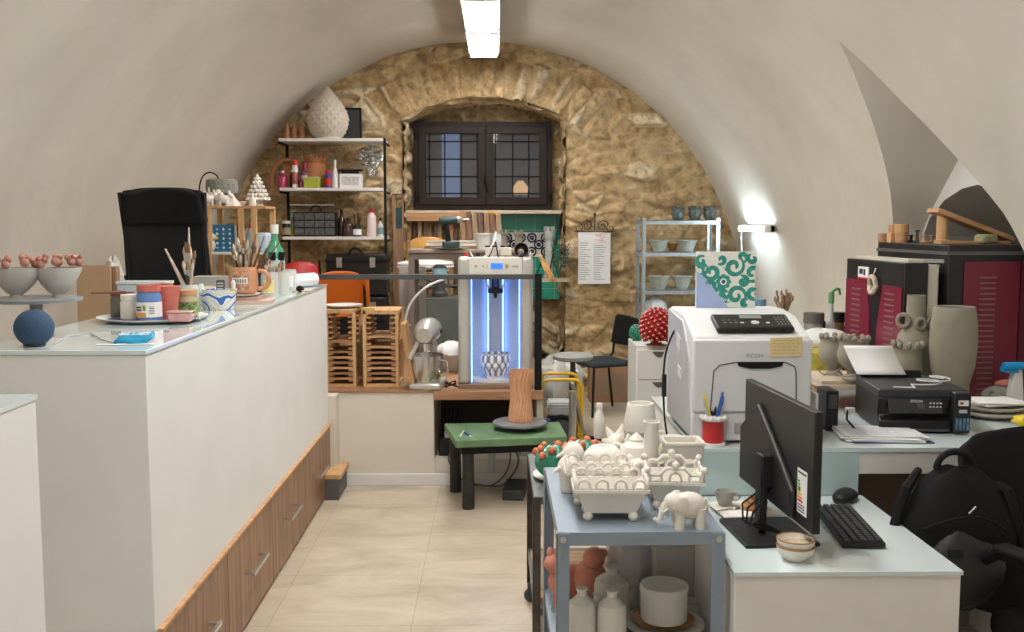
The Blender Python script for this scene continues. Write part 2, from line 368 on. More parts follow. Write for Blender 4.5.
# recess: jambs, soffit, back
def jam(x,sg): 
    return stone_grid('wall_recess_'+('left' if sg>0 else 'right'),lambda u,v:((x,u,v),u*1.0+3*sg,v),[9.79+.014*i for i in range(39)],[.3+ST*i for i in range(int((RZS+.04-.3)/ST)+1)],lambda a,b:True,lambda u,v:(sg,0,0),5,.7)
jam(RX0,1); jam(RX1,-1)
stone_grid('wall_recess_soffit',lambda u,v:((u,v,arch_z(u)),u,v*1.5),[RX0+(RX1-RX0)*i/120 for i in range(121)],[9.77+.014*i for i in range(41)],lambda a,b:True,lambda u,v:(0,0,-1),9,.6)
wx0,wx1=at(415,160,YW).x,at(551,160,YW).x; wz1=at(480,122.5,YW).z; wz0=at(480,209.5,YW).z
stone_grid('wall_recess_back',lambda u,v:((u,YW+.06,v),u*1.6,v),[RX0-.05+ST*i for i in range(int((RX1-RX0+.1)/ST)+1)],[.3+ST*i for i in range(int((RZC+.1-.3)/ST)+1)],lambda x,z:not(wx0+.03<x<wx1-.03 and wz0+.03<z<wz1-.03),lambda u,v:(0,-1,0),12,.9)
# window -----------------------------------------------------------------
brown=mat('window_frame_brown',(.022,.013,.010),.45,spec=.25)
wo=thing('window_1',None,None,(0,0,0)); struct(wo)
fr=MB()
def frame(mb,x0,x1,z0,z1,y0,y1,t):
    mb.bb((x0,y0,z0),(x1,y1,z0+t)); mb.bb((x0,y0,z1-t),(x1,y1,z1)); mb.bb((x0,y0,z0+t),(x0+t,y1,z1-t)); mb.bb((x1-t,y0,z0+t),(x1,y1,z1-t))
frame(fr,wx0,wx1,wz0,wz1,YW-.10,YW+.04,.05); fr.build('window_frame',brown,wo,bevel=.004)
wm=(wx0+wx1)/2+at(486,160,YW).x-(wx0+wx1)/2
for k,(a,b_) in enumerate(((wx0+.045,wm),(wm,wx1-.045))):
    s=MB(); frame(s,a+.002,b_-.002,wz0+.045,wz1-.045,YW-.13,YW-.06,.075); sash=s.build('window_sash',brown,wo,bevel=.005)
    g=MB(); a2,b2=a+.07,b_-.07; z0,z1=wz0+.115,wz1-.115
    for q in (.07,.36,.67,.97) if k==0 else (.05,.42,.76): g.bb((a2+(b2-a2)*q-.006,YW-.1,z0),(a2+(b2-a2)*q+.006,YW-.085,z1))
    for q in (.07,.33,.60,.87): g.bb((a2,YW-.1,z0+(z1-z0)*q-.006),(b2,YW-.085,z0+(z1-z0)*q+.006))
    g.build('glazing_bar',blackm,sash)
    p=MB(); p.bb((a2,YW-.093,z0),(b2,YW-.089,z1)); p.build('pane',glass('window_pane',(.12,.12,.13),.5,.03),sash)
h=MB(); h.beam((wm-.01,YW-.15,wz0+.36),(wm-.01,YW-.15,wz0+.24),.02); h.tube([(wm-.01,YW-.15,wz0+.3),(wm-.01,YW-.18,wz0+.3),(wm+.005,YW-.18,wz0+.24),(wm+.02,YW-.17,wz0+.17)],.008); h.build('window_handle',blackm,wo)
for xx in (wx0+.02,wx1-.02):
    for zz in (wz0+.12,wz1-.14):
        q=MB(); q.cyl((xx,YW-.14,zz-.04),(xx,YW-.14,zz+.04),.009); q.build('hinge',blackm,wo)
# the dim neighbouring room seen through the panes
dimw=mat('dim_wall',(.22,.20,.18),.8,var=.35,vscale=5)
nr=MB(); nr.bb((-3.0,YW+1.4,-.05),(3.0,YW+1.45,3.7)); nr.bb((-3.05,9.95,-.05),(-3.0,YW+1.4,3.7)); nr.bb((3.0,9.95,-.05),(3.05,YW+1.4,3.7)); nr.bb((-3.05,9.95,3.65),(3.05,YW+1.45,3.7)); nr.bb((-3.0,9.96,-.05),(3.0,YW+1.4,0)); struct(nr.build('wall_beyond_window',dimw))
nw_=MB(); nw_.bb((-.62,YW+1.36,1.75),(-.42,YW+1.395,2.75)); struct(nw_.build('added_glow_panel',mat('blue_glow',(.3,.5,.9),.5,emit=.5,ecol=(.35,.55,1))))  # made-up glowing panel, added to give the panes a bluish light
lt_=thing('added_lamp','made up warm lamp with blue base added behind the right window pane','lamp',(.27,YW+.75,0)); q=MB(); q.lathe([(.10,1.55),(.03,1.62),(.05,1.80),(.03,1.98)],(0,0,0),16); q.lathe([(.12,0),(.12,1.55)],(0,0,0),16); q.build('lamp_base',blue,lt_); q=MB(); q.lathe([(.07,1.98),(.09,2.05),(.03,2.13)],(0,0,0),16); q.build('lamp_shade',mat('warm_glow',(1,.7,.4),.5,emit=1.4,ecol=(1,.6,.3)),lt_)  # invented lamp, added for a warm glow behind the glass
# sill
s=MB(); s.bb((RX0,YB+.1,wz0-.045),(RX1,YW-.0,wz0-.012)); struct(s.build('trim_window_sill',mat('sill_stone',(.60,.50,.38),.7,var=.08)))
# green tiled panel under the sill, with a strip of patterned tiles
gt=bpy.data.materials.new('green_tiles'); gt.use_nodes=True; nt=gt.node_tree; b=nt.nodes['Principled BSDF']; b.inputs['Roughness'].default_value=.2
tc=nt.nodes.new('ShaderNodeTexCoord'); mp=nt.nodes.new('ShaderNodeMapping'); mp.inputs['Rotation'].default_value=(PI/2,0,0); nt.links.new(tc.outputs['Object'],mp.inputs[0])
br=nt.nodes.new('ShaderNodeTexBrick'); br.offset=0; br.inputs['Scale'].default_value=1; br.inputs['Brick Width'].default_value=.2; br.inputs['Row Height'].default_value=.2; br.inputs['Mortar Size'].default_value=.002
br.inputs['Color1'].default_value=(.015,.30,.20,1); br.inputs['Color2'].default_value=(.03,.40,.27,1); br.inputs['Mortar'].default_value=(.4,.5,.42,1); nt.links.new(mp.outputs[0],br.inputs['Vector']); nt.links.new(br.outputs['Color'],b.inputs['Base Color'])
gx0,gx1=at(487,230,YW-.15).x,RX1-.03; gz1=wz0-.05; gz0=at(500,300,YW-.15).z
g=MB(); g.bb((gx0,YW-.06,gz0),(gx1,YW-.03,gz1)); struct(g.build('trim_green_tiles',gt))
pt=thing('patterned_tile','dark blue and white patterned tile strip leaning on the green tiled panel','tile',(at(529,244,YW-.12).x,YW-.066,at(529,257,YW-.12).z))
q=MB(); q.bb((-.27,-.02,0),(.20,.005,.25)); q.build('tile_body',paper,pt)
q=MB()
for cx in (-.15,.10):
    for (dx,dz) in ((0,0),(-.07,-.07),(.07,.07),(-.07,.07),(.07,-.07)):
        q.torus((cx+dx,-.023,.125+dz),.042,.008,'y',16,4); q.torus((cx+dx,-.023,.125+dz),.016,.007,'y',10,4)
    q.beam((cx-.11,-.023,.015),(cx+.11,-.023,.235),.006,.014,(0,1,0)); q.beam((cx+.11,-.023,.015),(cx-.11,-.023,.235),.006,.014,(0,1,0))
q.build('tile_pattern',mat('navy_glaze',(.02,.03,.07),.25),pt)
# platform ----------------------------------------------------------------
PY=6.295; PXR=.30
pw=mat('platform_wall',(.68,.63,.55),.6,var=.03,vscale=2)
def PX_(px): return at(px,430,PY).x
nx0,nx1=PX_(434),PXR
m=MB()
m.bb((XL,6.30,0),(nx0,YB+.6,PZ)); m.bb((XL,2.4,0),(-1.62,6.30,PZ)); m.bb((-1.62,6.17,0),(-1.0,6.30,PZ))
m.bb((nx0,6.32,0),(nx1,6.42,.16)); m.bb((nx0,6.95,0),(nx1,YB+.0,PZ)); m.bb((nx0,6.42,0),(nx1,6.95,.14)); m.bb((nx1-.04,6.32,0),(nx1,6.95,.56)); struct(m.build('wall_platform',pw))
m=MB(); m.bb((XL,2.4,PZ),(-1.62,6.29,PZ+.015)); m.bb((XL,6.29,PZ),(nx0,YB+.5,PZ+.015)); m.bb((nx0,6.95,PZ),(PXR,YB+.5,PZ+.015)); struct(m.build('floor_platform',oldwood_x))
m=MB(); m.bb((-1.0,6.283,0),(nx0+.9,6.30,.075)); struct(m.build('baseboard_platform',whitep,bevel=.003))
m=MB(); m.bb((nx0,6.27,PZ-.045),(PXR,6.96,PZ+.012)); tag(m.build('workbench_plank',wood('plank',(.30,.14,.07),(.48,.27,.15),1,0),bevel=.003),'brown wooden plank top bridging the dark opening under the 3D printer','plank')
dk=MB(); dk.bb((nx0+.01,6.93,.16),(nx1-.05,6.948,PZ-.05)); struct(dk.build('wall_opening_shade',mat('void_shade',(.05,.035,.028),.8)))  # dark sheet before the real back, painting the opening's shade
# wooden step beside the last drawer
sx0,sx1=-1.02,-.93
st=MB(); st.bb((-1.04,5.95,0),(-.955,6.28,.13)); st.build('step_body',mat('grey_riser',(.09,.09,.095),.6)); so=bpy.data.objects['step_body']; so.name='wooden_step'; tag(so,'low dark step with a wooden tread behind the end of the drawers','step')
s2=MB(); s2.bb((-1.04,5.95,.13),(-.94,6.28,.155)); s2.build('tread',pine,so)
# railing
rl=thing('railing','black metal railing with one bar and an end post along the platform edge','railing',(0,PY+.02,0))
zz=at(430,277,PY).z
r=MB(); r.bb((-1.35,-.015,zz-.016),(.283,.015,zz+.016)); r.build('rail_bar',darkgrey,rl,bevel=.003)
r=MB(); r.bb((.245,-.02,PZ+.013),(.29,.02,zz+.02)); r.build('post',blackm,rl,bevel=.003)
# ceiling lights: one run of panels along the crown of the vault
lamp_m=mat('lamp_diffuser',(1,1,1),.5,emit=LAMP,ecol=(1,.965,.91))
lx=-.105
k=0
for y0,y1 in [(9.31-1.18*(i+1)+.02,9.31-1.18*i-.02) for i in range(7)]:
    z=3.2
    t=thing('ceiling_light',('ceiling light panel nearest the stone wall at the end of the run' if k==0 else 'ceiling light panel second from the stone wall' if k==1 else 'ceiling light panel of the run beyond the top edge of the photo'),'ceiling light',(lx,(y0+y1)/2,z),0,'ceiling light panels')
    L=(y1-y0)/2
    c=MB(); frame_z=.0
    c.bb((-.135,-L,0),(-.12,L,.06)); c.bb((.12,-L,0),(.135,L,.06)); c.bb((-.12,-L-.012,-.028),(.12,-L+.016,.06)); c.bb((.12,L-.016,-.028),(-.12,L+.012,.06)); c.bb((-.135,-L,.06),(.135,L,.07)); c.build('light_housing',whitep,t)
    c=MB(); c.bb((-.112,-L+.016,-.02),(.112,L-.016,.02)); c.build('light_diffuser',lamp_m,t)
    c=MB()
    for yy in (-L*.6,L*.6): c.cyl((0,yy,.07),(0,yy,.205),.008)
    c.build('mounting_rod',whitep,t)
    k+=1
# tube light on the right wall
p0=Vector((2.27,8.95,at(748,229,9.1).z)); 
t=thing('wall_light','small tube light glowing on the right vault wall above its hanging cord','wall light',(2.225,8.62,1.62))
c=MB(); c.cyl((-.01,-.40,0),(-.01,.42,0),.022,n=12); c.build('light_tube',mat('tube_glow',(.9,.97,1),.4,emit=TUBE,ecol=(.72,.9,1)),t)
c=MB(); c.bb((.02,-.46,-.02),(.05,.48,.03)); c.bb((-.025,-.46,-.025),(.05,-.41,.03)); c.bb((-.025,.43,-.025),(.05,.48,.03)); c.build('light_bracket',whitep,t)
c=MB(); c.tube([(0,.46,-.02),(.02,.47,-.3),(.03,.47,-.7)],.006); c.build('cord',whitep,t)
# world (even fill added at the vault's open end behind the camera, as daylight)
W=bpy.data.worlds.new('world'); SC.world=W; W.use_nodes=True; W.node_tree.nodes['Background'].inputs[0].default_value=(1,.97,.93,1); W.node_tree.nodes['Background'].inputs[1].default_value=WORLD
SC.view_settings.view_transform='Standard'; SC.view_settings.look='None'; SC.view_settings.gamma=1; SC.view_settings.use_curve_mapping=False; SC.view_settings.exposure=EXPO
# ================================================================ BIG FURNITURE
def cab_counter():
    t=thing('storage_counter','long tall white counter with a row of walnut drawers along its base','counter',(0,0,0))
    m=MB(); m.bb((-1.592,2.976,.0),(-1.06,6.165,.40)); m.bb((-1.592,2.976,.43),(-1.045,6.165,1.285)); m.bb((-1.592,2.976,.40),(-1.045,6.165,.43)); m.bb((-1.592,2.976,0),(-1.045,3.0,.43)); m.build('counter_body',white_paint,t,bevel=.002)
    m=MB(); m.bb((-1.596,2.972,1.285),(-1.041,6.169,1.3)); m.build('counter_top',counter_top,t,bevel=.002)
    m=MB(); m.bb((-1.05,3.0,.418),(-1.028,6.16,.43)); m.build('drawer_trim',pine_x,t)
    e=[3.01,3.765,4.53,5.30,6.15]
    for a,b_ in zip(e,e[1:]):
        d=MB(); d.bb((-1.058,a+.003,.02),(-1.036,b_-.003,.415)); dr=d.build('drawer',walnut,t,bevel=.0015)
        c=(a+b_)/2; h=MB(); h.box((-1.0,c,.235),(.012,.27,.014))
        for yy in (c-.12,c+.12): h.box((-1.018,yy,.235),(.036,.010,.012))
        h.build('handle',steel,dr)
cab_counter()
m=MB(); m.bb((-1.592,.6,0),(-1.02,2.205,1.288)); c=m.build('reception_counter',white_paint,bevel=.002); tag(c,'near white counter block cut by the left edge of the photo','counter')
m=MB(); m.bb((-1.596,.596,1.288),(-1.018,2.209,1.3)); m.build('counter_top',counter_top,c)
# desk: tall back run and lower return
wdesk=mat('desk_white',(.78,.76,.72),.5,var=.05,vscale=5)
t=thing('low_desk','low white desk return with pale glass top carrying the monitor','desk')
m=MB(); m.bb((.638,2.586,.0),(1.246,3.325,.738)); m.build('desk_body',wdesk,t,bevel=.002)
m=MB(); m.bb((.634,2.58,.738),(1.25,3.326,.75)); m.build('desk_top',counter_top,t,bevel=.001)
t=thing('high_desk','raised back desk with a white edge and pale glass top carrying both printers','desk')
m=MB(); m.bb((.684,3.334,0),(1.235,4.3,.90)); m.bb((1.235,3.334,.822),(2.04,4.35,.90)); m.bb((.9,4.3,.82),(1.7,5.2,.90)); m.bb((1.98,3.36,0),(2.03,4.3,.822)); m.bb((.92,4.4,0),(.97,5.15,.82)); m.build('desk_body',wdesk,t,bevel=.002)
m=MB(); m.bb((.680,3.328,.90),(2.044,4.35,.914)); m.bb((.9,4.351,.90),(1.7,5.2,.914)); m.build('desk_top',counter_top,t)
m=MB(); m.bb((.688,3.329,.752),(1.236,3.333,.899)); m.build('front_panel',mat('glass_panel',(.50,.63,.64),.1,coat=.5),t)
m=MB(); m.bb((1.24,4.0,.0),(1.97,4.03,.82)); m.build('void_sheet',mat('void_brown',(.24,.19,.155),.6),t)  # added sheet, its brown stands for the shaded void under the desk
# blue steel cart ---------------------------------------------------------
def cart(name,label,x0,x1,y0,y1,ztop,shelves,mt,legw,lip,top_m,bolts=True,legmat=None):
    t=thing(name,label,'cart',((x0+x1)/2,(y0+y1)/2,0))
    cx,cy=(x0+x1)/2,(y0+y1)/2; hx,hy=(x1-x0)/2,(y1-y0)/2
    for z in [ztop]+shelves:
        m=MB(); m.bb((-hx+.004,-hy+.004,z-.006),(hx-.004,hy-.004,z)); m.bb((-hx+.004,-hy+.004,z-lip),(hx-.004,-hy+.007,z-.004)); m.bb((-hx+.004,hy-.007,z-lip),(hx-.004,hy-.004,z-.004)); m.bb((-hx+.004,-hy+.004,z-lip),(-hx+.007,hy-.004,z-.004)); m.bb((hx-.007,-hy+.004,z-lip),(hx-.004,hy-.004,z-.004))
        m.build('shelf',top_m,t,bevel=.0015)
    for sx in (-1,1):
        for sy in (-1,1):
            m=MB(); X,Y=sx*hx,sy*hy
            m.bb((X,Y,.09),(X-sx*legw,Y-sy*.004,ztop-.003)); m.bb((X,Y,.09),(X-sx*.004,Y-sy*legw,ztop-.003))
            lg=m.build('leg',legmat or mt,t,bevel=.001)
            if bolts:
                for z in [ztop]+shelves:
                    b=MB(); b.cyl((X-sx*legw*.5,Y+sy*.006,z-lip*.5),(X-sx*legw*.5,Y,z-lip*.5),.009,n=8); b.build('bolt',steel,lg)
            c=MB(); c.torus((X-sx*.02,Y-sy*.02,.033),.024,.010,'y',16,8); c.cyl((X-sx*.02,Y-sy*.02-.012,.033),(X-sx*.02,Y-sy*.02+.012,.033),.02,n=12); c.bb((X-sx*.02-.018,Y-sy*.02-.02,.05),(X-sx*.02+.018,Y-sy*.02+.02,.092)); c.build('caster',darkgrey,t)
    return t
cart('steel_cart','blue grey steel shelf cart crowded with white unglazed ceramics',.162,.620,2.63,3.36,.845,[.42],cartblue,.036,.038,cartblue)
cart('workshop_cart','dark brown and grey workshop cart behind the blue grey cart',.135,.60,3.62,4.32,.667,[.24],cartdark,.03,.03,mat('dark_slate_top',(.12,.125,.13),.45,var=.2,vscale=10),False,mat('dark_brown_leg',(.07,.055,.045),.55,var=.3,vscale=15))
# green low table ------------------------------------------------------------
t=thing('low_table','low table with scuffed green top and round black legs','table',(0,0,0))
gm=mat('green_felt',(.12,.22,.11),.7,var=.18,vscale=10,bump=.2)
pl=[on(456,441,.42),on(446,419,.42)]
m=MB(); a=(-.235,5.70); b_=(.42,5.80); c_=(.40,6.24); d_=(-.325,6.20)
m.prism([a,b_,c_,d_],.375,.42,'z'); m.build('table_top',gm,t,bevel=.006)
m=MB(); m.prism([(-.20,5.73),(.39,5.83),(.37,6.20),(-.28,6.17)],.33,.375,'z'); m.build('apron',blackm,t)
for p in ((-.165,5.765),(-.255,6.14),(.34,5.86),(.33,6.16)):
    m=MB(); m.lathe([(.036,0),(.037,.01),(.034,.2),(.035,.33)],(p[0],p[1],0),16); m.build('leg',mat('black_leg',(.02,.02,.02),.6,var=.5,vscale=30),t)
# ================================================================ CHAIRS
def office_back(t,w,h0,h1,y,m_,mm=None,headz=None,tilt=.12):
    # curved back panel
    mb=MB(); n=10; rows=[]
    for k in range(13):
        f_=k/12; z=h0+(h1-h0)*f_; ww=w*(1.04-.10*f_) if f_<.85 else w*.955*(1-.16*((f_-.85)/.15)**2.5)
        rows.append([( (j/n*2-1)*ww/2, y+f_*tilt-.05*(1-(j/n*2-1)**2), z - (.02*(abs(j/n*2-1)**4) if k==12 else 0)) for j in range(n+1)])
    mb.add([p for r in rows for p in r],[(i*(n+1)+j,i*(n+1)+j+1,(i+1)*(n+1)+j+1,(i+1)*(n+1)+j) for i in range(12) for j in range(n)])
    return mb
def office_chair(name,label,loc,rot,head=False,arms=True,backm=fabric,bh=(.55,1.2),bw=.46):
    t=thing(name,label,'office chair',loc,rot)
    s=MB(); s.box((0,0,.47),(.48,.47,.09)); s.build('seat',fabric,t,bevel=.035,seg=4)
    b=office_back(t,bw,bh[0],bh[1],.23,backm); b.build('backrest',backm,t,solid=.05 if not head else .012,subd=1)
    if head:
        h=office_back(t,bw*.98,bh[1]-.19,bh[1]+.01,.205+.10,backm,tilt=.03); h.build('headrest',fabric,t,solid=.05,subd=1)
        fr=MB()
        for sx in (-1,1): fr.tube([(sx*bw*.44,.24,bh[0]),(sx*bw*.46,.29,(bh[0]+bh[1])/2),(sx*bw*.49,.34,bh[1]-.02)],.013)
        fr.tube([(-bw*.44,.24,bh[0]),(0,.2,bh[0]-.02),(bw*.44,.24,bh[0])],.013); fr.build('back_frame',black,t)
    u=MB(); u.tube([(0,.1,.42),(0,.27,.42),(0,.30,.6)],.025); u.build('back_support',black,t)
    g=MB(); g.cyl((0,0,.10),(0,0,.43),.028); g.build('gas_column',darkgrey,t)
    for k in range(5):
        a=2*PI*k/5+.3; f_=MB(); f_.beam((0,0,.11),(.30*math.cos(a),.30*math.sin(a),.075),.04,.03); f_.build('base_arm',black,t)
        c=MB(); c.ball((.30*math.cos(a),.30*math.sin(a),.03),.03,(.7,.7,1)); c.build('caster',blackm,t)
    if arms:
        for sx in (-1,1):
            f_=MB(); f_.tube([(sx*.25,-.02,.46),(sx*.30,-.06,.50),(sx*.31,-.12,.66),(sx*.30,-.10,.71),(sx*.30,.15,.72),(sx*.28,.24,.66)],.02,10); ar=f_.build('armrest',black,t)
            p=MB(); p.box((sx*.30,.02,.735),(.06,.27,.03)); p.build('arm_pad',blackm,ar,bevel=.012)
    return t
office_chair('office_chair','tall black mesh office chair with headrest behind the long counter',(-1.88,6.02,PZ+.015),PI*1.0+.02,head=True,backm=mesh_f,bh=(.60,1.25),bw=.48)
office_chair('office_chair','low backed black office chair holding the backpack at the right desk',(1.80,2.80,0),.42,backm=fabric,bh=(.50,1.04),bw=.50)
# backpack
t=thing('backpack','black fabric backpack slumped on the seat of the low office chair','backpack',(1.415,2.99,.50),-.1)
def slump(tt,ph): return 1+.06*math.sin(3*tt+1)+.04*math.sin(5*ph)
m=MB(); m.ball((0,0,.21),.235,(.74,.44,.90),24,16,fn=slump); m.build('pack_body',fabric,t)
m=MB(); m.ball((-.01,-.075,.14),.15,(.85,.42,.85),20,12,fn=slump); m.build('front_pocket',mat('pack_leather',(.02,.02,.021),.5,bump=.2,bscale=60),t)
m=MB(); m.torus((0,.02,.42),.055,.011,'y',14,8,0,PI); m.build('carry_handle',blackm,t)
m=MB(); m.tube(smooth_path([(-.12,-.085,.26),(-.06,-.125,.30),(.0,-.135,.315),(.06,-.125,.30),(.12,-.08,.26)]),.0035); m.build('zip',blackm,t)
m=MB(); m.beam((-.01,-.137,.325),(.012,-.130,.345),.005,.003); m.build('zip_puller',mat('dull_steel',(.25,.25,.25),.4,.8),t)
for q_ in (-.045,.055):
    m=MB(); m.box((q_,-.14,.205),(.045,.008,.026)); m.build('leather_tab',black,t,bevel=.003)
for sx in (-1,1):
    m=MB(); m.tube([(sx*.09,.08,.40),(sx*.15,.0,.36),(sx*.20,-.02,.2),(sx*.17,.02,.03)],[.012,.018,.016,.01],8); m.build('shoulder_strap',blackm,t)
# ================================================================ BACK OF THE ROOM
def bottle(name,label,cat,loc,h,r,bm,capm=None,labm=None,neck=.35,group=None,sx=1,rotz=0,shape='round'):
    t=thing(name,label,cat,loc,rotz,group)
    m=MB(); hn=h*(1-neck)
    m.lathe([(r*.9,0),(r,h*.02),(r,hn*.85),(r*.9,hn*.95),(r*.45,hn+h*neck*.25),(r*.36,hn+h*neck*.4),(r*.36,h*.88 if capm else h),(r*.30,h*.88 if capm else h)],(0,0,0),20,sx); m.build('bottle_body',bm,t)
    if capm: m=MB(); m.lathe([(r*.42,h*.86),(r*.42,h*.99),(r*.36,h)],(0,0,0),14); m.build('cap',capm,t)
    if labm: m=MB(); m.lathe([(r*1.012,hn*.2),(r*1.012,hn*.75)],(0,0,0),20,sx,close=False); m.build('bottle_label',labm,t)
    return t
def jar(name,label,cat,loc,h,r,bm,lidm=None,labm=None,group=None,rot=0):
    t=thing(name,label,cat,loc,rot,group); m=MB(); hh=h*(.84 if lidm else 1)
    m.lathe([(r*.92,0),(r,h*.04),(r,hh*.82),(r*.86,hh*.93),(r*.86,hh),(r*.8,hh),(r*.8,hh-.003)],(0,0,0),24); m.build('jar_body',bm,t)
    if lidm: m=MB(); m.lathe([(r*.92,hh-.002),(r*.92,h),(r*.85,h)],(0,0,0),24,fn=lambda a,z,i:1+.012*math.cos(24*a)); m.build('lid',lidm,t)
    if labm: m=MB(); m.lathe([(r*1.015,hh*.15),(r*1.015,hh*.68)],(0,0,0),24,close=False); m.build('jar_label',labm,t)
    return t
def boxy(name,label,cat,loc,d,m_,rotz=0,group=None,bev=.003,lidm=None,facem=None):
    t=thing(name,label,cat,loc,rotz,group); q=MB(); q.box((0,0,d[2]/2),d); q.build('box_body',m_,t,bevel=bev)
    if lidm: q=MB(); q.box((0,0,d[2]+.004),(d[0]+.006,d[1]+.006,.012)); q.build('lid',lidm,t,bevel=.002)
    if facem: q=MB(); q.box((0,-d[1]/2-.0008,d[2]*.5),(d[0]*.8,.002,d[2]*.6)); q.build('printed_label',facem,t)
    return t
# --- wall shelf unit
YS=9.42
z1=at(330,139,YS-.05).z; z2=at(330,188,YS-.05).z; z3=at(330,236.5,YS-.05).z
sxL=at(279,139,9.3).x; sxR=at(386,139,9.3).x
sh=thing('wall_shelf_unit','black framed shelving with three white boards on the left of the stone wall','shelf',(0,0,0))
wb=mat('shelf_board',(.72,.70,.68),.5)
for z,x0 in ((z1,sxL),(z2,sxL),(z3,at(283,236,9.3).x)):
    m=MB(); m.bb((x0,9.28,z-.028),(sxR-.02,9.66,z)); m.build('shelf_board',wb,sh,bevel=.002)
for xx,yy in ((sxR-.012,9.29),(at(288,200,9.65).x,9.66)):
    m=MB(); m.bb((xx-.012,yy-.012,PZ+.015),(xx+.012,yy+.012,z1+.0)); m.build('upright',blackm,sh)
for z in (z1,z2,z3):
    m=MB(); m.beam((sxR-.012,9.30,z-.04),(sxR-.012,9.67,z-.04),.012,.02); m.beam((at(288,200,9.65).x,9.30,z-.04),(at(288,200,9.65).x,9.67,z-.04),.012,.02); m.build('bracket',blackm,sh)
# faceted cone vase
def knob(a,z,i): return 1+.045*max(0,math.cos(17*a+ (i%2)*PI))
c=at(328,138,9.45)
t=thing('pinecone_sculpture','large beige studded pine cone sculpture on the top board of the wall shelf','sculpture',(c.x,9.45,z1))
pr=[]
for i in range(61):
    f_=i/60; r=.19*math.sin(PI*min(1,(f_*.93+.10))**.82)**.75 if f_<1 else 0
    r=.19*(1-((f_-.36)/.64)**1.55) if f_>.36 else .19*(1-((.36-f_)/.50)**2)**.5
    r=max(.004,r)
    pr.append((r,.025+f_*.47))
m=MB()
m.lathe(pr,(0,0,0),136,fn=lambda a,z,i: 1+.055*max(0,math.sin(17*a+i*.62))*max(0,math.sin(17*a-i*.62)))
m.build('cone_body',mat('sand_ceramic',(.56,.50,.42),.7),t,smooth=25)
m=MB(); m.lathe([(.11,0),(.125,.008),(.115,.03),(.10,.03)],(0,0,0),32); m.build('base_ring',bisque,t)
c=at(352,120,9.6); t=thing('framed_panel','black square framed panel standing behind the pine cone sculpture','picture frame',(c.x-.03,9.6,z1))
m=MB(); m.bb((-.12,-.01,0),(.12,.02,.31)); m.build('frame',blackm,t,bevel=.004); m=MB(); m.bb((-.10,-.013,.02),(.10,-.009,.29)); m.build('glass_face',mat('slate_face',(.03,.035,.04),.3),t)
for px,l in ((287,'leftmost'),(294.5,'middle'),(302,'rightmost')):
    x=at(px,130,9.42).x
    t=thing('terracotta_figurine','%s of the three terracotta figurines on the top board of the wall shelf'%l,'figurine',(x,9.42,z1),0,'terracotta figurines on top board')
    m=MB(); m.lathe([(.028,0),(.03,.01),(.022,.05),(.026,.08),(.014,.10),(.016,.125),(.008,.145),(.003,.15)],(0,0,0),14); m.build('figure_body',terra,t)
    m=MB(); m.lathe([(.02,.0),(.018,.012)],(0,0,.118),10); m.build('hat_brim',terra,t)
# middle board
def X_(px,py,Y): return at(px,py,Y).x
mg=mat('magenta_liquid',(.42,.03,.11),.2,coat=.4); pu=mat('purple_liquid',(.22,.05,.16),.2,coat=.4)
bottle('bottle','magenta bottle with pale cap, leftmost on the middle board','bottle',(X_(283,180,9.4),9.38,z2),.16,.045,mg,whitep,None,.3)
bottle('bottle','slim black bottle beside the red and white can on the middle board','bottle',(X_(291,180,9.4),9.45,z2),.17,.022,black,whitep,None,.3)
jar('spray_can','tall white spray can with a red top on the middle board','spray can',(X_(295.5,180,9.36),9.34,z2),.25,.028,paper,redp,mat('can_label',(.35,.10,.08),.4,var=.6,vscale=60))
bottle('bottle','small dark red bottle in front of the purple bottle on the middle board','bottle',(X_(300.5,180,9.33),9.33,z2),.10,.024,mat('darkred',(.12,.01,.02),.3),redp,None,.4)
bottle('bottle','purple bottle with red cap behind the yellow green box','bottle',(X_(305,175,9.45),9.47,z2),.24,.045,pu,redp,whitep,.35)
boxy('sponge_box','yellow green translucent tub on the middle board','box',(X_(312,182,9.35),9.36,z2),(.15,.10,.09),mat('lime_tub',(.38,.42,.04),.4),0,None,.01,mat('lime_lid',(.55,.55,.30),.4))
t=thing('terracotta_vase','large terracotta vase with a serrated crown rim behind the bottles','vase',(X_(316,170,9.56),9.54,z2))
m=MB(); m.lathe([(.06,0),(.09,.02),(.12,.10),(.125,.15),(.10,.21),(.085,.235),(.10,.27),(.105,.285),(.095,.285),(.075,.24)],(0,0,0),32); vb=m.build('vase_body',terra,t)
m=MB()
for k in range(14): a=2*PI*k/14; m.cyl((.10*math.cos(a),.10*math.sin(a),.28),(.108*math.cos(a),.108*math.sin(a),.32),.014,.004,6)
m.build('crown_points',terra,t)
t=thing('terracotta_slab','terracotta board leaning against the stone wall behind the magenta bottle','board',(X_(289,170,9.6),9.6,z2)); m=MB(); m.box((0,0,.13),(.14,.02,.26),ry(.15)); m.build('slab',mat('terra_dark',(.36,.15,.06),.8),t,bevel=.01)
t=thing('arched_handle','curved terracotta arch piece above the leaning terracotta board','handle',(X_(290,165,9.5),9.53,z2)); m=MB(); m.torus((-.03,.02,.12),.15,.02,'y',16,8,0.1,PI*.9); m.tube([(.115,.02,.13),(.12,.02,0)],.02); m.tube([(-.18,.02,.15),(-.185,.02,0)],.02); m.build('arch_body',terra,t)
jar('battery_pack','blue and red can on the middle board','can',(X_(328.5,178,9.36),9.36,z2),.16,.028,mat('can_blue',(.03,.05,.35),.3),redp,redp)
bottle('spray_bottle','white spray bottle with tall nozzle on the middle board','bottle',(X_(335,175,9.38),9.38,z2),.26,.032,whitep,whitep,None,.45)
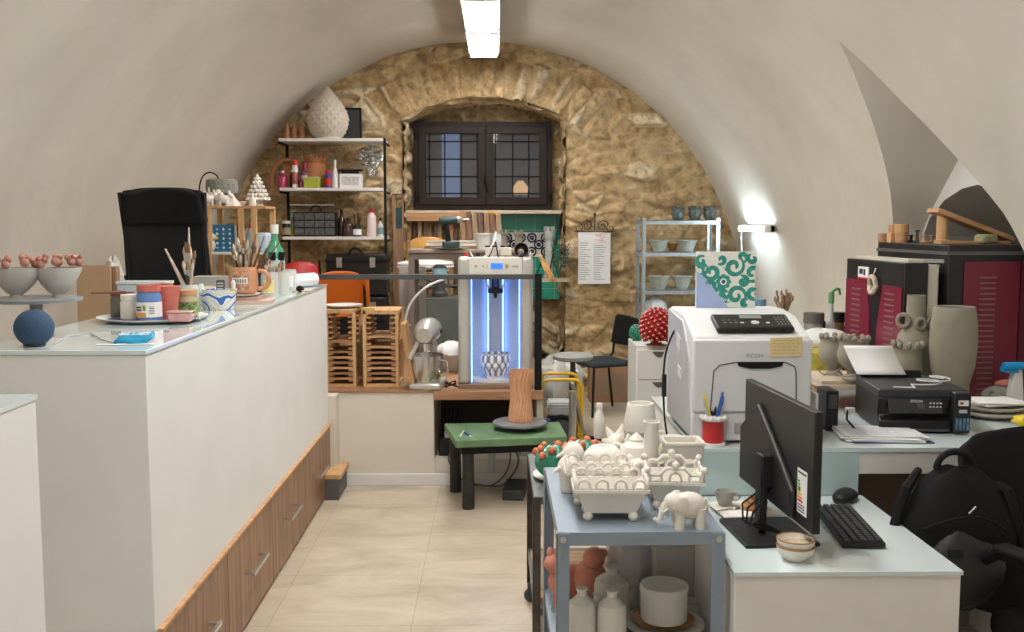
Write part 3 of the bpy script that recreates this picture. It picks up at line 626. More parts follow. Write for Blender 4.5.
boxy('storage_box','white box with red end panel on the middle board','box',(X_(351,180,9.4),9.42,z2),(.20,.14,.13),paper,0,None,.004,None,mat('faint_print',(.55,.52,.50),.6,var=.3,vscale=40))
t=thing('black_tray','flat black bracket tray lying on top of the white storage box','tray',(X_(350,171,9.4),9.42,z2+.131)); m=MB(); m.box((0,0,.012),(.15,.11,.022)); m.box((0,0,.034),(.23,.03,.018)); m.build('tray_body',blackm,t,bevel=.003)
t=thing('terracotta_bowl','upturned brown terracotta bowl at the back of the middle board','bowl',(X_(347,165,9.58),9.58,z2)); m=MB(); m.lathe([(.13,0),(.125,.08),(.09,.17),(.04,.2)],(0,0,0),28); m.build('bowl_body',mat('terra_brown',(.30,.16,.08),.8),t)
# silver grape ornament hanging at right
t=thing('leaf_ornament','silver grape and leaf relief on the stone wall at the right end of the shelf','ornament',(X_(371,160,9.62),9.64,at(371,160,9.64).z))
m=MB(); random.seed(3)
sil=mat('silver_leaf',(.55,.56,.54),.25,.8)
for k in range(70):
    u=random.random(); a=random.uniform(0,2*PI); r=math.sqrt(u)*.115; x=r*math.cos(a); z=r*math.sin(a)*1.05+.02
    if z<.03: x*=max(.35,1+(z-.03)*4.5)
    m.ball((x,-.02*random.random(),z),.014+.012*random.random(),(1.3,.6,1),8,5)
for k in range(12): m.ball((random.uniform(-.03,.03),-.03,-.09-.005*k),.016,(1,.8,1),8,5)
m.build('relief',sil,t)
m=MB(); m.lathe([(.10,0),(.09,.02)],(0,0,0),20); o=m.build('back_plate',sil,t); o.rotation_euler=(PI/2,0,0); o.location=(0,.03,.01)
# lower board
jar('jar','black lidded jar at the left end of the lower board','jar',(X_(286,228,9.35),9.36,z3),.145,.04,black,bisque,mat('round_label',(.35,.28,.18),.6,var=.5,vscale=50))
bottle('bottle','lime yellow bottle beside the black jar on the lower board','bottle',(X_(292.5,228,9.42),9.46,z3),.12,.03,mat('lime',(.45,.5,.03),.4),whitep,None,.3)
t=thing('drawer_organiser','dark parts organiser with rows of clear drawers on the lower board','organiser',(X_(316,222,9.45),9.46,z3))
m=MB(); m.box((0,0,.115),(.39,.18,.23)); m.build('organiser_case',black,t,bevel=.004)
for r_ in range(3):
    for k in range(4):
        m=MB(); m.box((-.142+.095*k,-.094,.045+.07*r_),(.086,.012,.06)); m.box((-.142+.095*k,-.103,.035+.07*r_),(.03,.008,.01)); m.build('drawer',mat('smoky_drawer',(.10,.10,.105),.25,var=.35,vscale=30),t,bevel=.003)
m=MB(); m.torus((0,0,.235),.05,.008,'y',12,6,0,PI); m.build('handle',black,t)
t=thing('small_wall_shelf','narrow white shelf strip fixed to the stone wall above the organiser','shelf',(X_(312,204,9.68),9.69,at(312,206,9.69).z)); m=MB(); m.box((0,0,.01),(.41,.11,.014)); m.build('shelf_board',wb,t); 
m=MB(); m.beam((-.15,.05,.0),(-.15,-.04,.0),.01); m.beam((.15,.05,0),(.15,-.04,0),.01); m.build('bracket',blackm,t)
bottle('bottle','grey flask leaning by the wall behind the organiser on the lower board','bottle',(X_(292,218,9.6),9.6,z3),.21,.04,mat('greyflask',(.30,.29,.27),.4),None,None,.4)
bottle('bottle','dark brown glass bottle right of the organiser','bottle',(X_(341,222,9.4),9.44,z3),.25,.04,mat('brown_glass',(.03,.015,.01),.1),black,None,.35)
bottle('bottle','round dark bottle with a blue base tint right of the organiser','bottle',(X_(348,222,9.35),9.36,z3),.17,.05,mat('dark_amber',(.06,.025,.015),.12),black,None,.3)
jar('jar','small dark jar with white label holding pens on the lower board','jar',(X_(357,229,9.36),9.36,z3),.10,.042,black,None,paper)
for k in range(5):
    a=k*1.3; t=thing('paint_brush','dark handled brush standing in the white labelled jar on the lower board','brush',(X_(357,229,9.36),9.36,z3+.012),0,'dark brushes on the lower board'); m=MB(); m.tube([(.012*math.cos(a),.012*math.sin(a),0),(.03*math.cos(a),.03*math.sin(a),.17+.01*k)],.005,6); m.build('brush_handle',black,t)
bottle('bottle','pale pink plastic bottle with a red cap on the lower board','bottle',(X_(371.5,222,9.36),9.36,z3),.26,.043,mat('pale_pink',(.75,.62,.64),.4),redp,None,.22)
bottle('bottle','white bottle with black cap at the right end of the lower board','bottle',(X_(380,226,9.38),9.40,z3),.17,.028,whitep,black,mat('teal_label',(.2,.35,.38),.5),.35)
# --- tool cases, chairs behind the railing
pz=PZ+.015
def toolcase(label,px,py0,Y,w,h,nb):
    x=X_(px,290,Y); t=thing('tool_case',label,'tool box',(x,Y,0)); return t,x
t=thing('tool_case','black tool case with silver latches, the upper of two stacked by the shelf','tool box',(X_(358,280,9.2),9.25,pz+.40),0)
m=MB(); m.box((0,0,.19),(.54,.34,.37)); m.build('case_body',black,t,bevel=.012); m=MB(); m.box((0,-.01,.315),(.56,.34,.03)); m.build('case_rim',blackm,t,bevel=.004)
m=MB(); m.torus((0,-.17,.37),.06,.012,'y',10,6,0,PI); m.build('handle',blackm,t)
for sx in (-.15,.15): m=MB(); m.box((sx,-.178,.30),(.05,.014,.09)); m.build('latch',steel,t,bevel=.002)
t=thing('tool_case','black tool case under the other black tool case by the shelf','tool box',(X_(358,280,9.2),9.25,pz),0)
m=MB(); m.box((0,0,.195),(.52,.34,.38)); m.build('case_body',black,t,bevel=.012)
for sx in (-.15,.15): m=MB(); m.box((sx,-.175,.30),(.05,.014,.08)); m.build('latch',steel,t,bevel=.002)
for zz in (.08,.16): m=MB(); m.box((0,-.172,zz),(.50,.012,.02)); m.build('ridge',blackm,t)
def shell_chair(name,label,loc,rot,m_,legm,w=.43,bh=.42,sh_=.45):
    t=thing(name,label,'chair',loc,rot)
    mb=MB(); n=12; rows=[]
    for k in range(15):
        f_=k/14; z=sh_+.05+bh*f_; ww=w*(1-.25*max(0,(f_-.75)/.25)**2); rows.append([((j/n*2-1)*ww/2,.20+.06*f_-.045*(1-(j/n*2-1)**2),z-.03*abs(j/n*2-1)**3*(f_>.9)) for j in range(n+1)])
    mb.add([p for r in rows for p in r],[(i*(n+1)+j,i*(n+1)+j+1,(i+1)*(n+1)+j+1,(i+1)*(n+1)+j) for i in range(14) for j in range(n)]); mb.build('backrest',m_,t,solid=.012)
    s=MB(); s.box((0,0,sh_),(w,.42,.018)); s.build('seat',m_,t,bevel=.008)
    for sx in (-1,1):
        for sy in (-1,1): g=MB(); g.tube([(sx*.17,sy*.17,sh_-.01),(sx*.21,sy*.21,0)],.012); g.build('leg',legm,t)
    g=MB(); 
    for sx in (-1,1): g.tube([(sx*.17,.17,sh_-.01),(sx*.17,.235,sh_+.06),(sx*.16,.225,sh_+.28)],.010)
    g.build('back_frame',legm,t)
    return t
shell_chair('shell_chair','bright orange plastic chair behind the drying racks',(X_(345,290,7.25),7.3,pz),PI,mat('orange_plastic',(.60,.13,.008),.45),blackm,.40,.27,.40)
shell_chair('shell_chair','red plastic chair near the left end of the wall shelf',(X_(304,270,8.6),8.6,pz),.3+PI*0,mat('red_shell',(.50,.02,.02),.4),blackm,.34,.22,.45)
ych=shell_chair('shell_chair','yellow plywood chair with pale cloth on its seat by the leaning boards',(X_(425,240,8.9),9.0,pz+.0),0.0,mat('ochre_ply',(.58,.31,.08),.4),steel,.40,.26,.62)
# --- leaning wood planks under the window
random.seed(11)
woods=[wood('wd%d'%i,a,b_,1.2,2) for i,(a,b_) in enumerate([((.16,.08,.05),(.34,.19,.11)),((.30,.17,.08),(.52,.33,.18)),((.10,.055,.04),(.22,.13,.09)),((.35,.22,.13),(.58,.42,.28))])]
for k in range(14):
    px=404+k*5.2; Y=10.02+.03*(k%3); zt=at(px,218+random.uniform(-2,4),Y).z
    x=X_(px,230,Y); t=thing('wood_plank','narrow weathered plank in the row leaning on the wall under the window','plank',(x,Y,pz),0,'planks leaning under the window')
    m=MB(); m.box((0,0,(zt-pz)/2),(.042,.022,zt-pz),ry(random.uniform(-.02,.03))); m.build('board',woods[k%4],t,bevel=.002)
for k in range(7):
    px=470+k*6; Y=9.9; x=X_(px,230,Y); zt=at(px,211+k*.5,Y).z
    t=thing('wood_plank','tilted plank in the fan of boards leaning beside the green tiles','plank',(x-.05,Y-.04*(k%2),pz),0,'tilted planks beside the green tiles')
    m=MB(); m.box((0,0,(zt-pz)/2),(.05,.02,zt-pz),ry(-.045)); m.build('board',woods[(k*3+1)%4],t,bevel=.002)
t=thing('wood_beam','horizontal pale wooden beam lying across the leaning planks under the window','beam',(X_(435,216,9.85),9.90,at(435,222,9.88).z)); m=MB(); m.box((0,0,.05),(.60,.04,.085)); m.build('beam_body',pine_x,t,bevel=.004)
t=thing('wooden_door_frame','tall narrow wooden cabinet side with a small glazed opening left of the window','frame',(X_(398,230,9.7),9.66,pz)); zt=at(398,194,9.7).z-pz
m=MB(); m.bb((-.045,-.03,0),(.055,.03,zt-.33)); m.bb((-.045,-.03,zt-.33),(-.015,.03,zt)); m.bb((.045,-.03,zt-.33),(.06,.03,zt)); m.bb((-.045,-.03,zt-.02),(.06,.03,zt)); m.build('frame_body',oldwood,t,bevel=.003)
m=MB(); m.bb((-.015,-.01,zt-.33),(.045,.01,zt-.13)); m.build('pane',mat('dark_teal',(.03,.07,.08),.2),t)
# --- wooden side table with drill, buckets
TY=7.9; tz=at(440,249,TY).z
t=thing('work_table','grey brown wooden work table behind the railing carrying the drill','table',(X_(470,249,TY),TY,pz))
tw=X_(540,249,TY)-X_(420,249,TY)
m=MB(); m.box((0,0,tz-pz-.012),(tw,.5,.024)); m.build('table_top',mat('greywood',(.27,.22,.18),.6,var=.2,vscale=15),t,bevel=.003)
for sx in (-1,1):
    for sy in (-1,1): m=MB(); m.box((sx*(tw/2-.03),sy*.21,(tz-pz-.024)/2),(.045,.045,tz-pz-.024)); m.build('leg',mat('greywood2',(.20,.165,.14),.6),t,bevel=.003)
m=MB(); m.box((0,-.22,tz-pz-.05),(tw-.1,.02,.05)); m.build('apron',mat('greywood2',(.20,.165,.14),.6),t)
def drill(loc,rot):
    t=thing('cordless_drill','dark green cordless drill standing on its battery on the work table','drill',loc,rot)
    g=mat('drill_green',(.02,.05,.045),.45)
    m=MB(); m.tube([(-.09,0,.205),(-.07,0,.205),(.05,0,.215)],[.026,.034,.03],14); m.build('motor_housing',g,t)
    m=MB(); m.tube([(.05,0,.215),(.09,0,.218),(.10,0,.218)],[.024,.018,.01],12); m.tube([(.10,0,.218),(.14,0,.221)],.004,8); m.build('chuck',steel,t)
    m=MB(); m.tube([(-.04,0,.19),(-.025,0,.11),(-.02,0,.05)],[.024,.02,.021],12); m.build('grip',blackm,t); m=MB(); m.box((.01,0,.112+.04),(.012,.014,.03)); m.build('trigger',redp,t)
    m=MB(); m.box((0,0,.025),(.13,.075,.048)); m.build('battery',g,t,bevel=.008); return t
drill((X_(451,240,7.75),7.72,tz+.014),.15)
t=thing('grey_platter','shallow grey stone platter holding the cordless drill on the work table','platter',(X_(450,247,7.72),7.72,tz)); m=MB(); m.lathe([(.06,0),(.14,.012),(.15,.016),(.14,.014),(.06,.010)],(0,0,0),28,1,.8); m.build('platter_body',mat('stone_grey',(.25,.25,.24),.6),t)
for k in range(3):
    t=thing('plaster_slat','%s of the three pale slats lying stacked on the work table'%('bottom','middle','topmost')[k],'slat',(X_(452,240,8.0),8.02,tz+.022*k)); m=MB(); m.box((0,0,.010),(.44-.03*k,.10,.019)); m.build('slat_body',[oldwood_x,bisque,bisque2][k],t,bevel=.002)
t=thing('bucket','white plastic tub on the work table right of the drill','tub',(X_(484,240,7.85),7.82,tz)); m=MB(); m.lathe([(.055,0),(.07,.12),(.075,.125),(.07,.125),(.065,.12),(.05,.01)],(0,0,0),24); m.build('tub_body',whitep,t); m=MB(); m.torus((0,0,.118),.074,.004,'z',20,6); m.build('rim',whitep,t)
jar('cup','small clear cup standing beside the white tub on the work table','cup',(X_(497,240,7.75),7.74,tz),.12,.035,mat('frost',(.62,.66,.68),.3))
for px,l,h in ((504,'beige castle tower figure on the work table, nearer the white tub',.15),(518.5,'beige castle tower figure on the work table, right of its twin',.15)):
    t=thing('tower_figure',l,'figurine',(X_(px,240,7.85),7.85,tz),0); m=MB(); m.lathe([(.035,0),(.036,.01),(.028,.03),(.027,.105),(.036,.115),(.036,.13),(.028,.13)],(0,0,0),20); m.build('tower_body',clay,t)
    m=MB()
    for k in range(6): a=2*PI*k/6; m.box((.029*math.cos(a),.029*math.sin(a),.138),(.014,.012,.022),rz(a))
    m.build('battlement',clay,t)
# --- delta 3D printer ----------------------------------------------------
YP=6.55
pxl,pxr=X_(458,330,YP-.2),X_(533,330,YP-.2); pc=(pxl+pxr)/2; hw=(pxr-pxl)/2; bz=PZ+.012
ht=at(500,257,YP-.2).z-bz
t=thing('printer_3d','tall delta 3D printer with grey columns and glowing blue chamber','3D printer',(pc,YP,bz))
alu=mat('alu_grey',(.52,.50,.47),.4,.3); cream=mat('cream_panel',(.72,.70,.63),.45)
m=MB(); m.prism([(-hw,-.19),(hw,-.19),(hw,-.02),(.12,.20),(-.12,.20),(-hw,-.02)],0,.028,'z'); m.build('base_plate',mat('brown_base',(.25,.16,.11),.6),t,bevel=.003)
for sx in (-1,1):
    m=MB(); m.bb((sx*(hw-.078),-.18,.028),(sx*hw,-.06,ht)); m.build('column',alu,t,bevel=.022,seg=4)
m=MB(); m.bb((-.07,.13,.028),(.07,.19,ht-.01)); m.build('rear_column',alu,t,bevel=.01)
m=MB(); m.bb((-hw+.07,-.182,ht-.115),(hw-.07,-.15,ht-.004)); m.build('control_panel',cream,t,bevel=.003)
m=MB(); m.prism([(-hw+.02,-.15),(hw-.02,-.15),(hw-.02,-.02),(.12,.20),(-.12,.20),(-hw+.02,-.02)],ht-.10,ht-.012,'z'); m.build('top_cover',cream,t,bevel=.004)
m=MB(); m.bb((-.03,-.186,ht-.075),(.047,-.181,ht-.04)); m.build('screen',mat('blue_screen',(.02,.12,.8),.3,emit=1.0),t)
m=MB(); m.cyl((.072,-.19,ht-.058),(.072,-.18,ht-.058),.013,n=14); m.cyl((-.125,-.187,ht-.058),(-.125,-.18,ht-.058),.009,n=10); m.bb((-.085,-.186,ht-.064),(-.07,-.18,ht-.054)); m.bb((-.055,-.186,ht-.07),(-.051,-.18,ht-.045)); m.build('knob',mat('gold_knob',(.45,.38,.2),.35,.5),t)
text('wasp',.022,blackm,t,(.125,-.1835,ht-.058))
m=MB()
for (x,y) in ((-hw+.085,-.10),(hw-.085,-.10)): m.bb((x-.003,y-.012,.03),(x+.003,y+.0,ht-.12))
m.bb((-.054,.118,.03),(-.046,.128,ht-.12)); m.bb((.046,.118,.03),(.054,.128,ht-.12)); m.build('led_strip',mat('blue_led',(.4,.6,1),.4,emit=LED,ecol=(.16,.36,1)),t)
m=MB(); m.prism([(-.17,.02),(-.165,.02),(-.06,.135),(.06,.135),(.165,.02),(.17,.02),(.065,.14),(-.065,.14)],.03,ht-.12,'z'); m.build('rear_panel',mat('milky_panel',(.55,.65,.8),.4),t)
m=MB(); m.tube([(-.035,.10,.03),(-.035,.10,ht-.12)],.007); m.tube([(.035,.10,.03),(.035,.10,ht-.12)],.007); m.build('guide_rail',steel,t)
m=MB()
ez=.62
for sx in (-1,1):
    for d in (-.012,.012): m.tube([(sx*.165,-.09+d,ez+.26),(sx*.035,-.0+d,ez)],.005,8)
for d in (-.02,.02): m.tube([(d,.09,ez+.28),(d,.02,ez)],.005,8)
m.build('push_rod',whitep,t)
m=MB(); m.cyl((0,0,ez-.015),(0,0,ez+.015),.05); m.box((0,-.0,ez+.06),(.05,.05,.09)); m.cyl((0,0,ez-.05),(0,0,ez-.015),.008,.014); m.build('print_head',black,t)
m=MB(); m.box((-.0,-.028,ez+.05),(.028,.01,.05)); m.build('blower',blue,t)
m=MB(); m.tube([(0,0,ez+.1),(-.05,-.02,ez+.2),(0,.02,ez+.32),(.04,.0,ht-.11)],.006,8); m.tube([(.02,0,ez+.1),(.07,.0,ez+.22),(-.03,.02,ht-.11)],.005,8); m.build('cable_chain',black,t)
m=MB(); m.lathe([(.165,.028),(.165,.045),(.15,.047)],(0,0,0),40,1,.8); m.build('print_bed',whitep,t)
m=MB(); m.bb((-hw+.01,-.055,.028),(-hw+.014,.02,ht-.12)); m.bb((hw-.014,-.055,.028),(hw-.01,.02,ht-.12)); m.build('side_pane',glass('blue_pane',(.55,.7,1),.2),t)
t=thing('ribbed_vase','white lattice ribbed vase freshly printed on the bed of the 3D printer','vase',(pc+.0,YP-.03,bz+.047))
m=MB(); pr=[(.055+.043*math.sin(PI*.5*min(1,f_*1.5))-.006*max(0,f_-.7)*3,.165*f_) for f_ in [i/24 for i in range(25)]]+[(.088,.165),(.09,.13),(.088,.09),(.07,.03)]
m.lathe(pr,(0,0,0),144,fn=lambda a,z,i:1+.10*abs(math.cos(6*a+math.sin(z*36)*1.3))*abs(math.cos(6*a-math.sin(z*36)*1.3))-.05)
for i_,f_ in enumerate(m.f):
    if len(f_)==4:
        c_=sum((Vector(m.v[q]) for q in f_),Vector())/4; a_=math.atan2(c_.y,c_.x); pz_=abs(math.cos(6*a_+math.sin(c_.z*36)*1.3))*abs(math.cos(6*a_-math.sin(c_.z*36)*1.3))
        if pz_<.30 and c_.z>.012: m.mi[i_]=1
m.build('vase_body',[mat('white_ceramic',(.85,.87,.9),.35),mat('recess_shade',(.22,.24,.30),.5)],t)  # second tone puts the shade of the lattice dents into the colour
# things on top of printer
zt=bz+ht
t=thing('roll','black rubber hose end lying on top of the 3D printer','hose',(X_(521,251,6.5),6.46,zt+.035)); m=MB(); m.tube([(0,-.07,.01),(0,.0,0),(0,.10,-.008)],[.045,.038,.026],16,False); m.build('hose_body',blackm,t,solid=.005)
for k,px in enumerate((491,506)):
    t=thing('clay_mould',('left' if k==0 else 'right')+' one of two small grey moulds with dark clips on the 3D printer','mould',(X_(px,251,6.6),6.62,zt)); m=MB(); m.box((0,0,.028),(.075,.07,.055)); m.build('mould_body',bisque2,t,bevel=.006)
    m=MB(); 
    for d in (-.022,.022): m.cyl((d,0,.056),(d,0,.066),.016,n=10); 
    m.build('clip',blackm,t)
for k,px in enumerate((466,478,531)): jar('bolt_cap',('red cap on the left corner of the 3D printer top','dark pot on the 3D printer top near its left column','grey pot on the right corner of the 3D printer top')[k],'cap',(X_(px,256,6.45),6.47+.02*k,zt+.0),.022,.014,[redp,black,greyp][k])
t=thing('filament_tube','white filament tube arching from behind the racks over to the 3D printer','tube',(0,0,0)); m=MB(); P_=[at(403,330,6.62),at(410,305,6.62),at(425,288,6.62),at(445,279,6.66),at(462,276,6.7),at(480,262,6.7),at(492,247,6.75),at(496,232,6.8)]
m.tube(smooth_path(P_),.008,8); m.build('tube_body',whitep,t)
# --- drying racks
def rack(label,px0,px1,py0,Y,nsl,filled):
    x0,x1=X_(px0,360,Y),X_(px1,360,Y); zt=at(px0,py0,Y).z-pz; w=x1-x0; t=thing('drying_rack',label,'rack',((x0+x1)/2,Y+.17,pz),0,None)
    m=MB()
    for sx in (-1,1): m.bb((sx*w/2,-.17,0),(sx*(w/2-.022),-.14,zt)); m.bb((sx*w/2,.14,0),(sx*(w/2-.022),.17,zt))
    m.bb((-w/2,-.17,zt-.022),(w/2,.17,zt)); m.bb((-w/2,-.168,0),(w/2,.17,.02)); m.build('rack_frame',pine,t,bevel=.002)
    m=MB(); st=(zt-.05)/nsl
    for k in range(nsl):
        z=.035+st*k
        for sx in (-1,1): m.bb((sx*(w/2-.021),-.16,z),(sx*(w/2-.05),.16,z+.011))
    m.build('slot_rails',pine_x,t)
    for k in filled:
        q=MB(); z=.047+st*k; q.bb((-w/2+.024,-.165,z),(w/2-.024,.16,z+.014)); q.build('drying_board',[pine_x,oldwood_x][k%2],t)
    return t,zt
r1,h1=rack('left wooden drying rack with slotted boards, a white plate on top',325,356,310,6.42,13,[0,1,2,3,4,5,7])
r2,h2=rack('right wooden drying rack with slotted boards, next to the leaning board',363,399,311,6.42,13,[0,1,2,3,4,5,6,8])
t=thing('plate','white round plate lying on top of the left drying rack','plate',(X_(344,307,6.6),6.6,pz+h1)); m=MB(); m.lathe([(.07,0),(.12,.014),(.125,.022),(.115,.02),(.06,.008)],(0,0,0),32); m.build('plate_body',whitep,t)
boxy('sponge','small yellow sponge on the corner of the right drying rack','sponge',(X_(368,309,6.5),6.5,pz+h2),(.075,.05,.016),mat('spongey',(.5,.42,.12),.9))
t=thing('wooden_board','thick wooden board leaning against the right side of the drying racks','board',(X_(404,360,6.36),6.42,pz)); m=MB(); m.box((0,0,.21),(.03,.24,.43),ry(-.16)); m.build('board_body',mat('ply_face',(.44,.24,.11),.6,var=.15,vscale=6,stretch=(1,1,.3)),t,bevel=.004); m=MB(); m.cyl((.0,-.05,.40),(.0,.05,.40),.006); m.build('dowel',oldwood,t)
t.location.x+=.03
# --- stand mixer
mx=X_(428,350,6.42); t=thing('stand_mixer','silver stand mixer with a steel bowl at the platform edge','mixer',(mx,6.44,PZ+.015),-.10)
silm=mat('mixer_silver',(.60,.60,.58),.28,.6)
m=MB(); m.box((0,.0,.022),(.20,.31,.044)); m.build('mixer_base',silm,t,bevel=.015,seg=3)
m=MB(); m.box((0,.125,.16),(.09,.075,.26),top=(.8,.9)); m.build('pedestal',silm,t,bevel=.02,seg=3)
m=MB(); m.tube([(0,.19,.355),(0,.17,.355),(0,.08,.365),(0,-.04,.37),(0,-.12,.36),(0,-.155,.35)],[.035,.062,.078,.080,.072,.05],24); hd=m.build('motor_head',silm,t)
m=MB(); m.torus((0,-.08,.356),.069,.006,'y',24,8); m.build('trim_band',chrome,hd)
m=MB(); m.cyl((0,-.075,.24),(0,-.075,.31),.028,.032); m.build('hub',chrome,hd)
m=MB(); m.lathe([(.075,.0),(.08,.01),(.095,.04),(.106,.10),(.108,.18),(.113,.185),(.106,.18),(.10,.10),(.06,.03)],(0,-.07,.036),36); bo=m.build('mixer_bowl',mat('brushed_bowl',(.62,.61,.59),.26,1,bump=.15,bscale=25),t)
m=MB(); m.tube([(.09,-.09,.19),(.14,-.11,.18),(.145,-.11,.12),(.09,-.09,.09)],.007); m.build('bowl_handle',chrome,bo)
m=MB(); m.tube([(0,-.075,.25),(-.03,-.07,.19),(-.02,-.07,.09),(.02,-.07,.08),(.03,-.07,.17),(0,-.075,.24)],.006); m.build('beater',whitep,t)
m=MB(); m.tube([(-.05,-.10,.30),(-.075,-.13,.24),(-.10,-.14,.20)],[.018,.014,.02],10); m.build('pouring_shield',silm,t)
m=MB(); m.ball((.075,.02,.36),.014); m.build('speed_knob',black,hd)
t=thing('power_cable','tangle of black power cable between the mixer and the 3D printer','cable'); m=MB()
P_=[]
for k in range(26): a=k*.9; P_.append(Vector((X_(451,392,6.33)+.035*math.cos(a)+.01*math.sin(a*2.3),6.33+.02*math.sin(a),PZ+.020+.0012*k+.012*(math.sin(a*1.7)+1))))
m.tube(P_,.0045,6); m.build('cable_loops',blackm,t)
# things behind the racks/mixer on the platform
boxy('crate','dark grey green storage crate behind the stand mixer','crate',(X_(450,345,7.6),7.75,pz),(.36,.30,.48),mat('crate_green',(.10,.12,.11),.6,var=.2),0,None,.01,mat('crate_lid',(.14,.16,.15),.5))
t=thing('bench_vise','grey machine with blue clamp standing on the crate behind the mixer','machine',(X_(440,310,7.7),7.7,pz+.50)); m=MB(); m.lathe([(.06,0),(.065,.02),(.04,.04),(.04,.12),(.055,.14),(.055,.22),(.03,.24)],(0,0,0),20); m.build('machine_body',mat('iron',(.10,.10,.105),.5,.4,var=.3,vscale=12),t)
m=MB(); m.lathe([(.057,.15),(.057,.21)],(0,0,0),20,close=False); m.build('blue_collar',mat('lightblue',(.25,.45,.55),.5),t); m=MB(); m.tube([(-.16,0,.06),(.14,-.02,.08)],.012); m.tube([(-.12,0,.13),(.15,.0,.05)],.009); m.build('lever',darkgrey,t)
t=thing('clay_bowls','grey bowl with white crumpled cloth on the floor behind the mixer','bowl',(X_(452,375,7.2),7.15,pz)); m=MB(); m.lathe([(.07,0),(.11,.05),(.13,.12),(.135,.125),(.12,.11),(.06,.01)],(0,0,0),28); m.build('bowl_body',bisque2,t); m=MB(); m.ball((0,0,.13),.11,(1,1,.7),18,12,fn=lambda a,p:1+.12*math.sin(5*a+3*p)+.07*math.sin(9*a)); m.build('cloth',paper,t)
boxy('wooden_cabinet','low white panel standing behind the leaning board','panel',(X_(413,310,8.3),8.3,pz),(.22,.03,.70),mat('greypanel',(.42,.40,.38),.6))
boxy('yellow_box','yellow box behind the right column of the 3D printer','box',(X_(512,305,7.3),7.3,pz),(.16,.12,.52),mat('dull_yellow',(.40,.33,.04),.6))
bottle('bottle','green glass bottle inside the shadow behind the 3D printer','bottle',(X_(513,365,7.0),6.9,pz),.30,.045,mat('bottle_green',(.03,.22,.08),.2),None,None,.4)
# cloth on yellow chair
t=thing('white_cloth','white cloth bundle draped over the seat of the yellow chair','cloth',(X_(424,256,8.7),8.95,pz+.632)); m=MB(); m.ball((0,-.05,.05),.2,(1.25,.8,.27),24,12,fn=lambda a,p:1+.07*math.sin(6*a)+.05*math.sin(7*p)); m.build('cloth_body',paper,t)
# under platform
boxy('power_unit','black power strip box with glinting plugs in the opening under the plank','power strip',(nx0+.09,6.53,.142),(.14,.18,.13),black,0,None,.01)
t=thing('plug_cluster','cluster of pale plugs and loose wires standing on the black power box','plugs',(nx0+.09,6.50,.272)); m=MB()
for k in range(7): m.box((random.uniform(-.05,.05),random.uniform(-.05,.05),.02),(.022,.022,.04),rz(k))
m.build('plugs',greyp,t); m=MB()
for k in range(5):
    a=k*1.3; m.tube([(-.04+.02*k,-.04,.03),(-.05+.03*k,-.07,.12),(-.03+.03*k,-.02,.2),(.02*k-.03,.0,.02)],.004,6)
m.build('wires',blackm,t)
# cables hanging below green table
t=thing('cable_loop','grey cable looping down to the floor behind the green table','cable'); m=MB()
m.tube(smooth_path([(-.24,6.26,.30),(-.30,6.25,.2),(-.28,6.2,.14),(-.2,6.2,.05),(0,6.18,.02),(.08,6.2,.06),(.14,6.22,.17),(.10,6.24,.28),(.05,6.26,.37)]),.006,8); m.tube(smooth_path([(-.22,6.24,.03),(-.05,6.22,.012),(.05,6.22,.08),(.09,6.24,.2),(.06,6.25,.33)]),.005,8); m.build('cable_body',mat('cablegrey',(.12,.12,.12),.6),t)
t=thing('pipe','pale vertical pipe against the low wall behind the green table','pipe',(-.03,6.27,.0)); m=MB(); m.cyl((0,-.02,.10),(0,-.02,.36),.022); m.build('pipe_body',greyp,t); m=MB(); m.beam((-.13,-.015,.37),(.2,-.015,.345),.02,.03); m.build('cross_pipe',greyp,t)
p=on(513,497,0); boxy('black_block','black weathered block lying on the floor under the green table','block',(.115,6.06,0),(.13,.28,.065),mat('rubber',(.035,.037,.038),.6,var=.4,vscale=20),-.12,None,.008)
# turntable + copper vase on the green table
tc_=on(521,423,.45); tx,ty=.145,6.02
t=thing('banding_wheel','grey round banding wheel on the right side of the green table','turntable',(tx,ty,.42)); m=MB(); m.lathe([(.10,0),(.105,.008),(.05,.014),(.04,.03)],(0,0,0),32); m.build('wheel_foot',cartdark,t); m=MB(); m.lathe([(.155,.03),(.165,.034),(.165,.046),(.158,.05)],(0,0,0),48); m.build('wheel_head',mat('wheel_grey',(.22,.225,.225),.5,.2,var=.25,vscale=12),t)
t=thing('ribbed_cup','copper brown wavy ribbed tumbler vase on the banding wheel','vase',(tx+.005,ty,.47))
m=MB(); prf=[(.066,0)]+[(.068+.006*math.cos(f_*6),.003+.31*f_) for f_ in [i/40 for i in range(41)]]; r_=prf[-1][0]; prf+=[(r_-.006,.313),(r_-.010,.28),(.055,.02)]
m.lathe(prf,(0,0,0),120,fn=lambda a,z,i:1+.045*math.cos(20*(a+.10*math.sin(z*34)))); m.build('vase_body',mat('copper_clay',(.68,.36,.20),.34,var=.10,vscale=20,metal=.15),t)
t=thing('modelling_tool','small dark handled modelling tool lying on the green table','tool',(-.175,5.86,.42),.35); m=MB(); m.beam((0,-.05,.007),(0,.03,.007),.012,.01); m.build('tool_handle',blue,t); m=MB(); m.beam((0,-.09,.006),(0,-.05,.006),.008,.006); m.build('tool_tip',bisque,t)
t=thing('modelling_tool','pale wooden modelling stick lying beside the dark handled tool','tool',(-.205,5.86,.42),-.1); m=MB(); m.beam((0,-.08,.006),(0,.09,.006),.007,.007); m.build('stick',bisque,t)
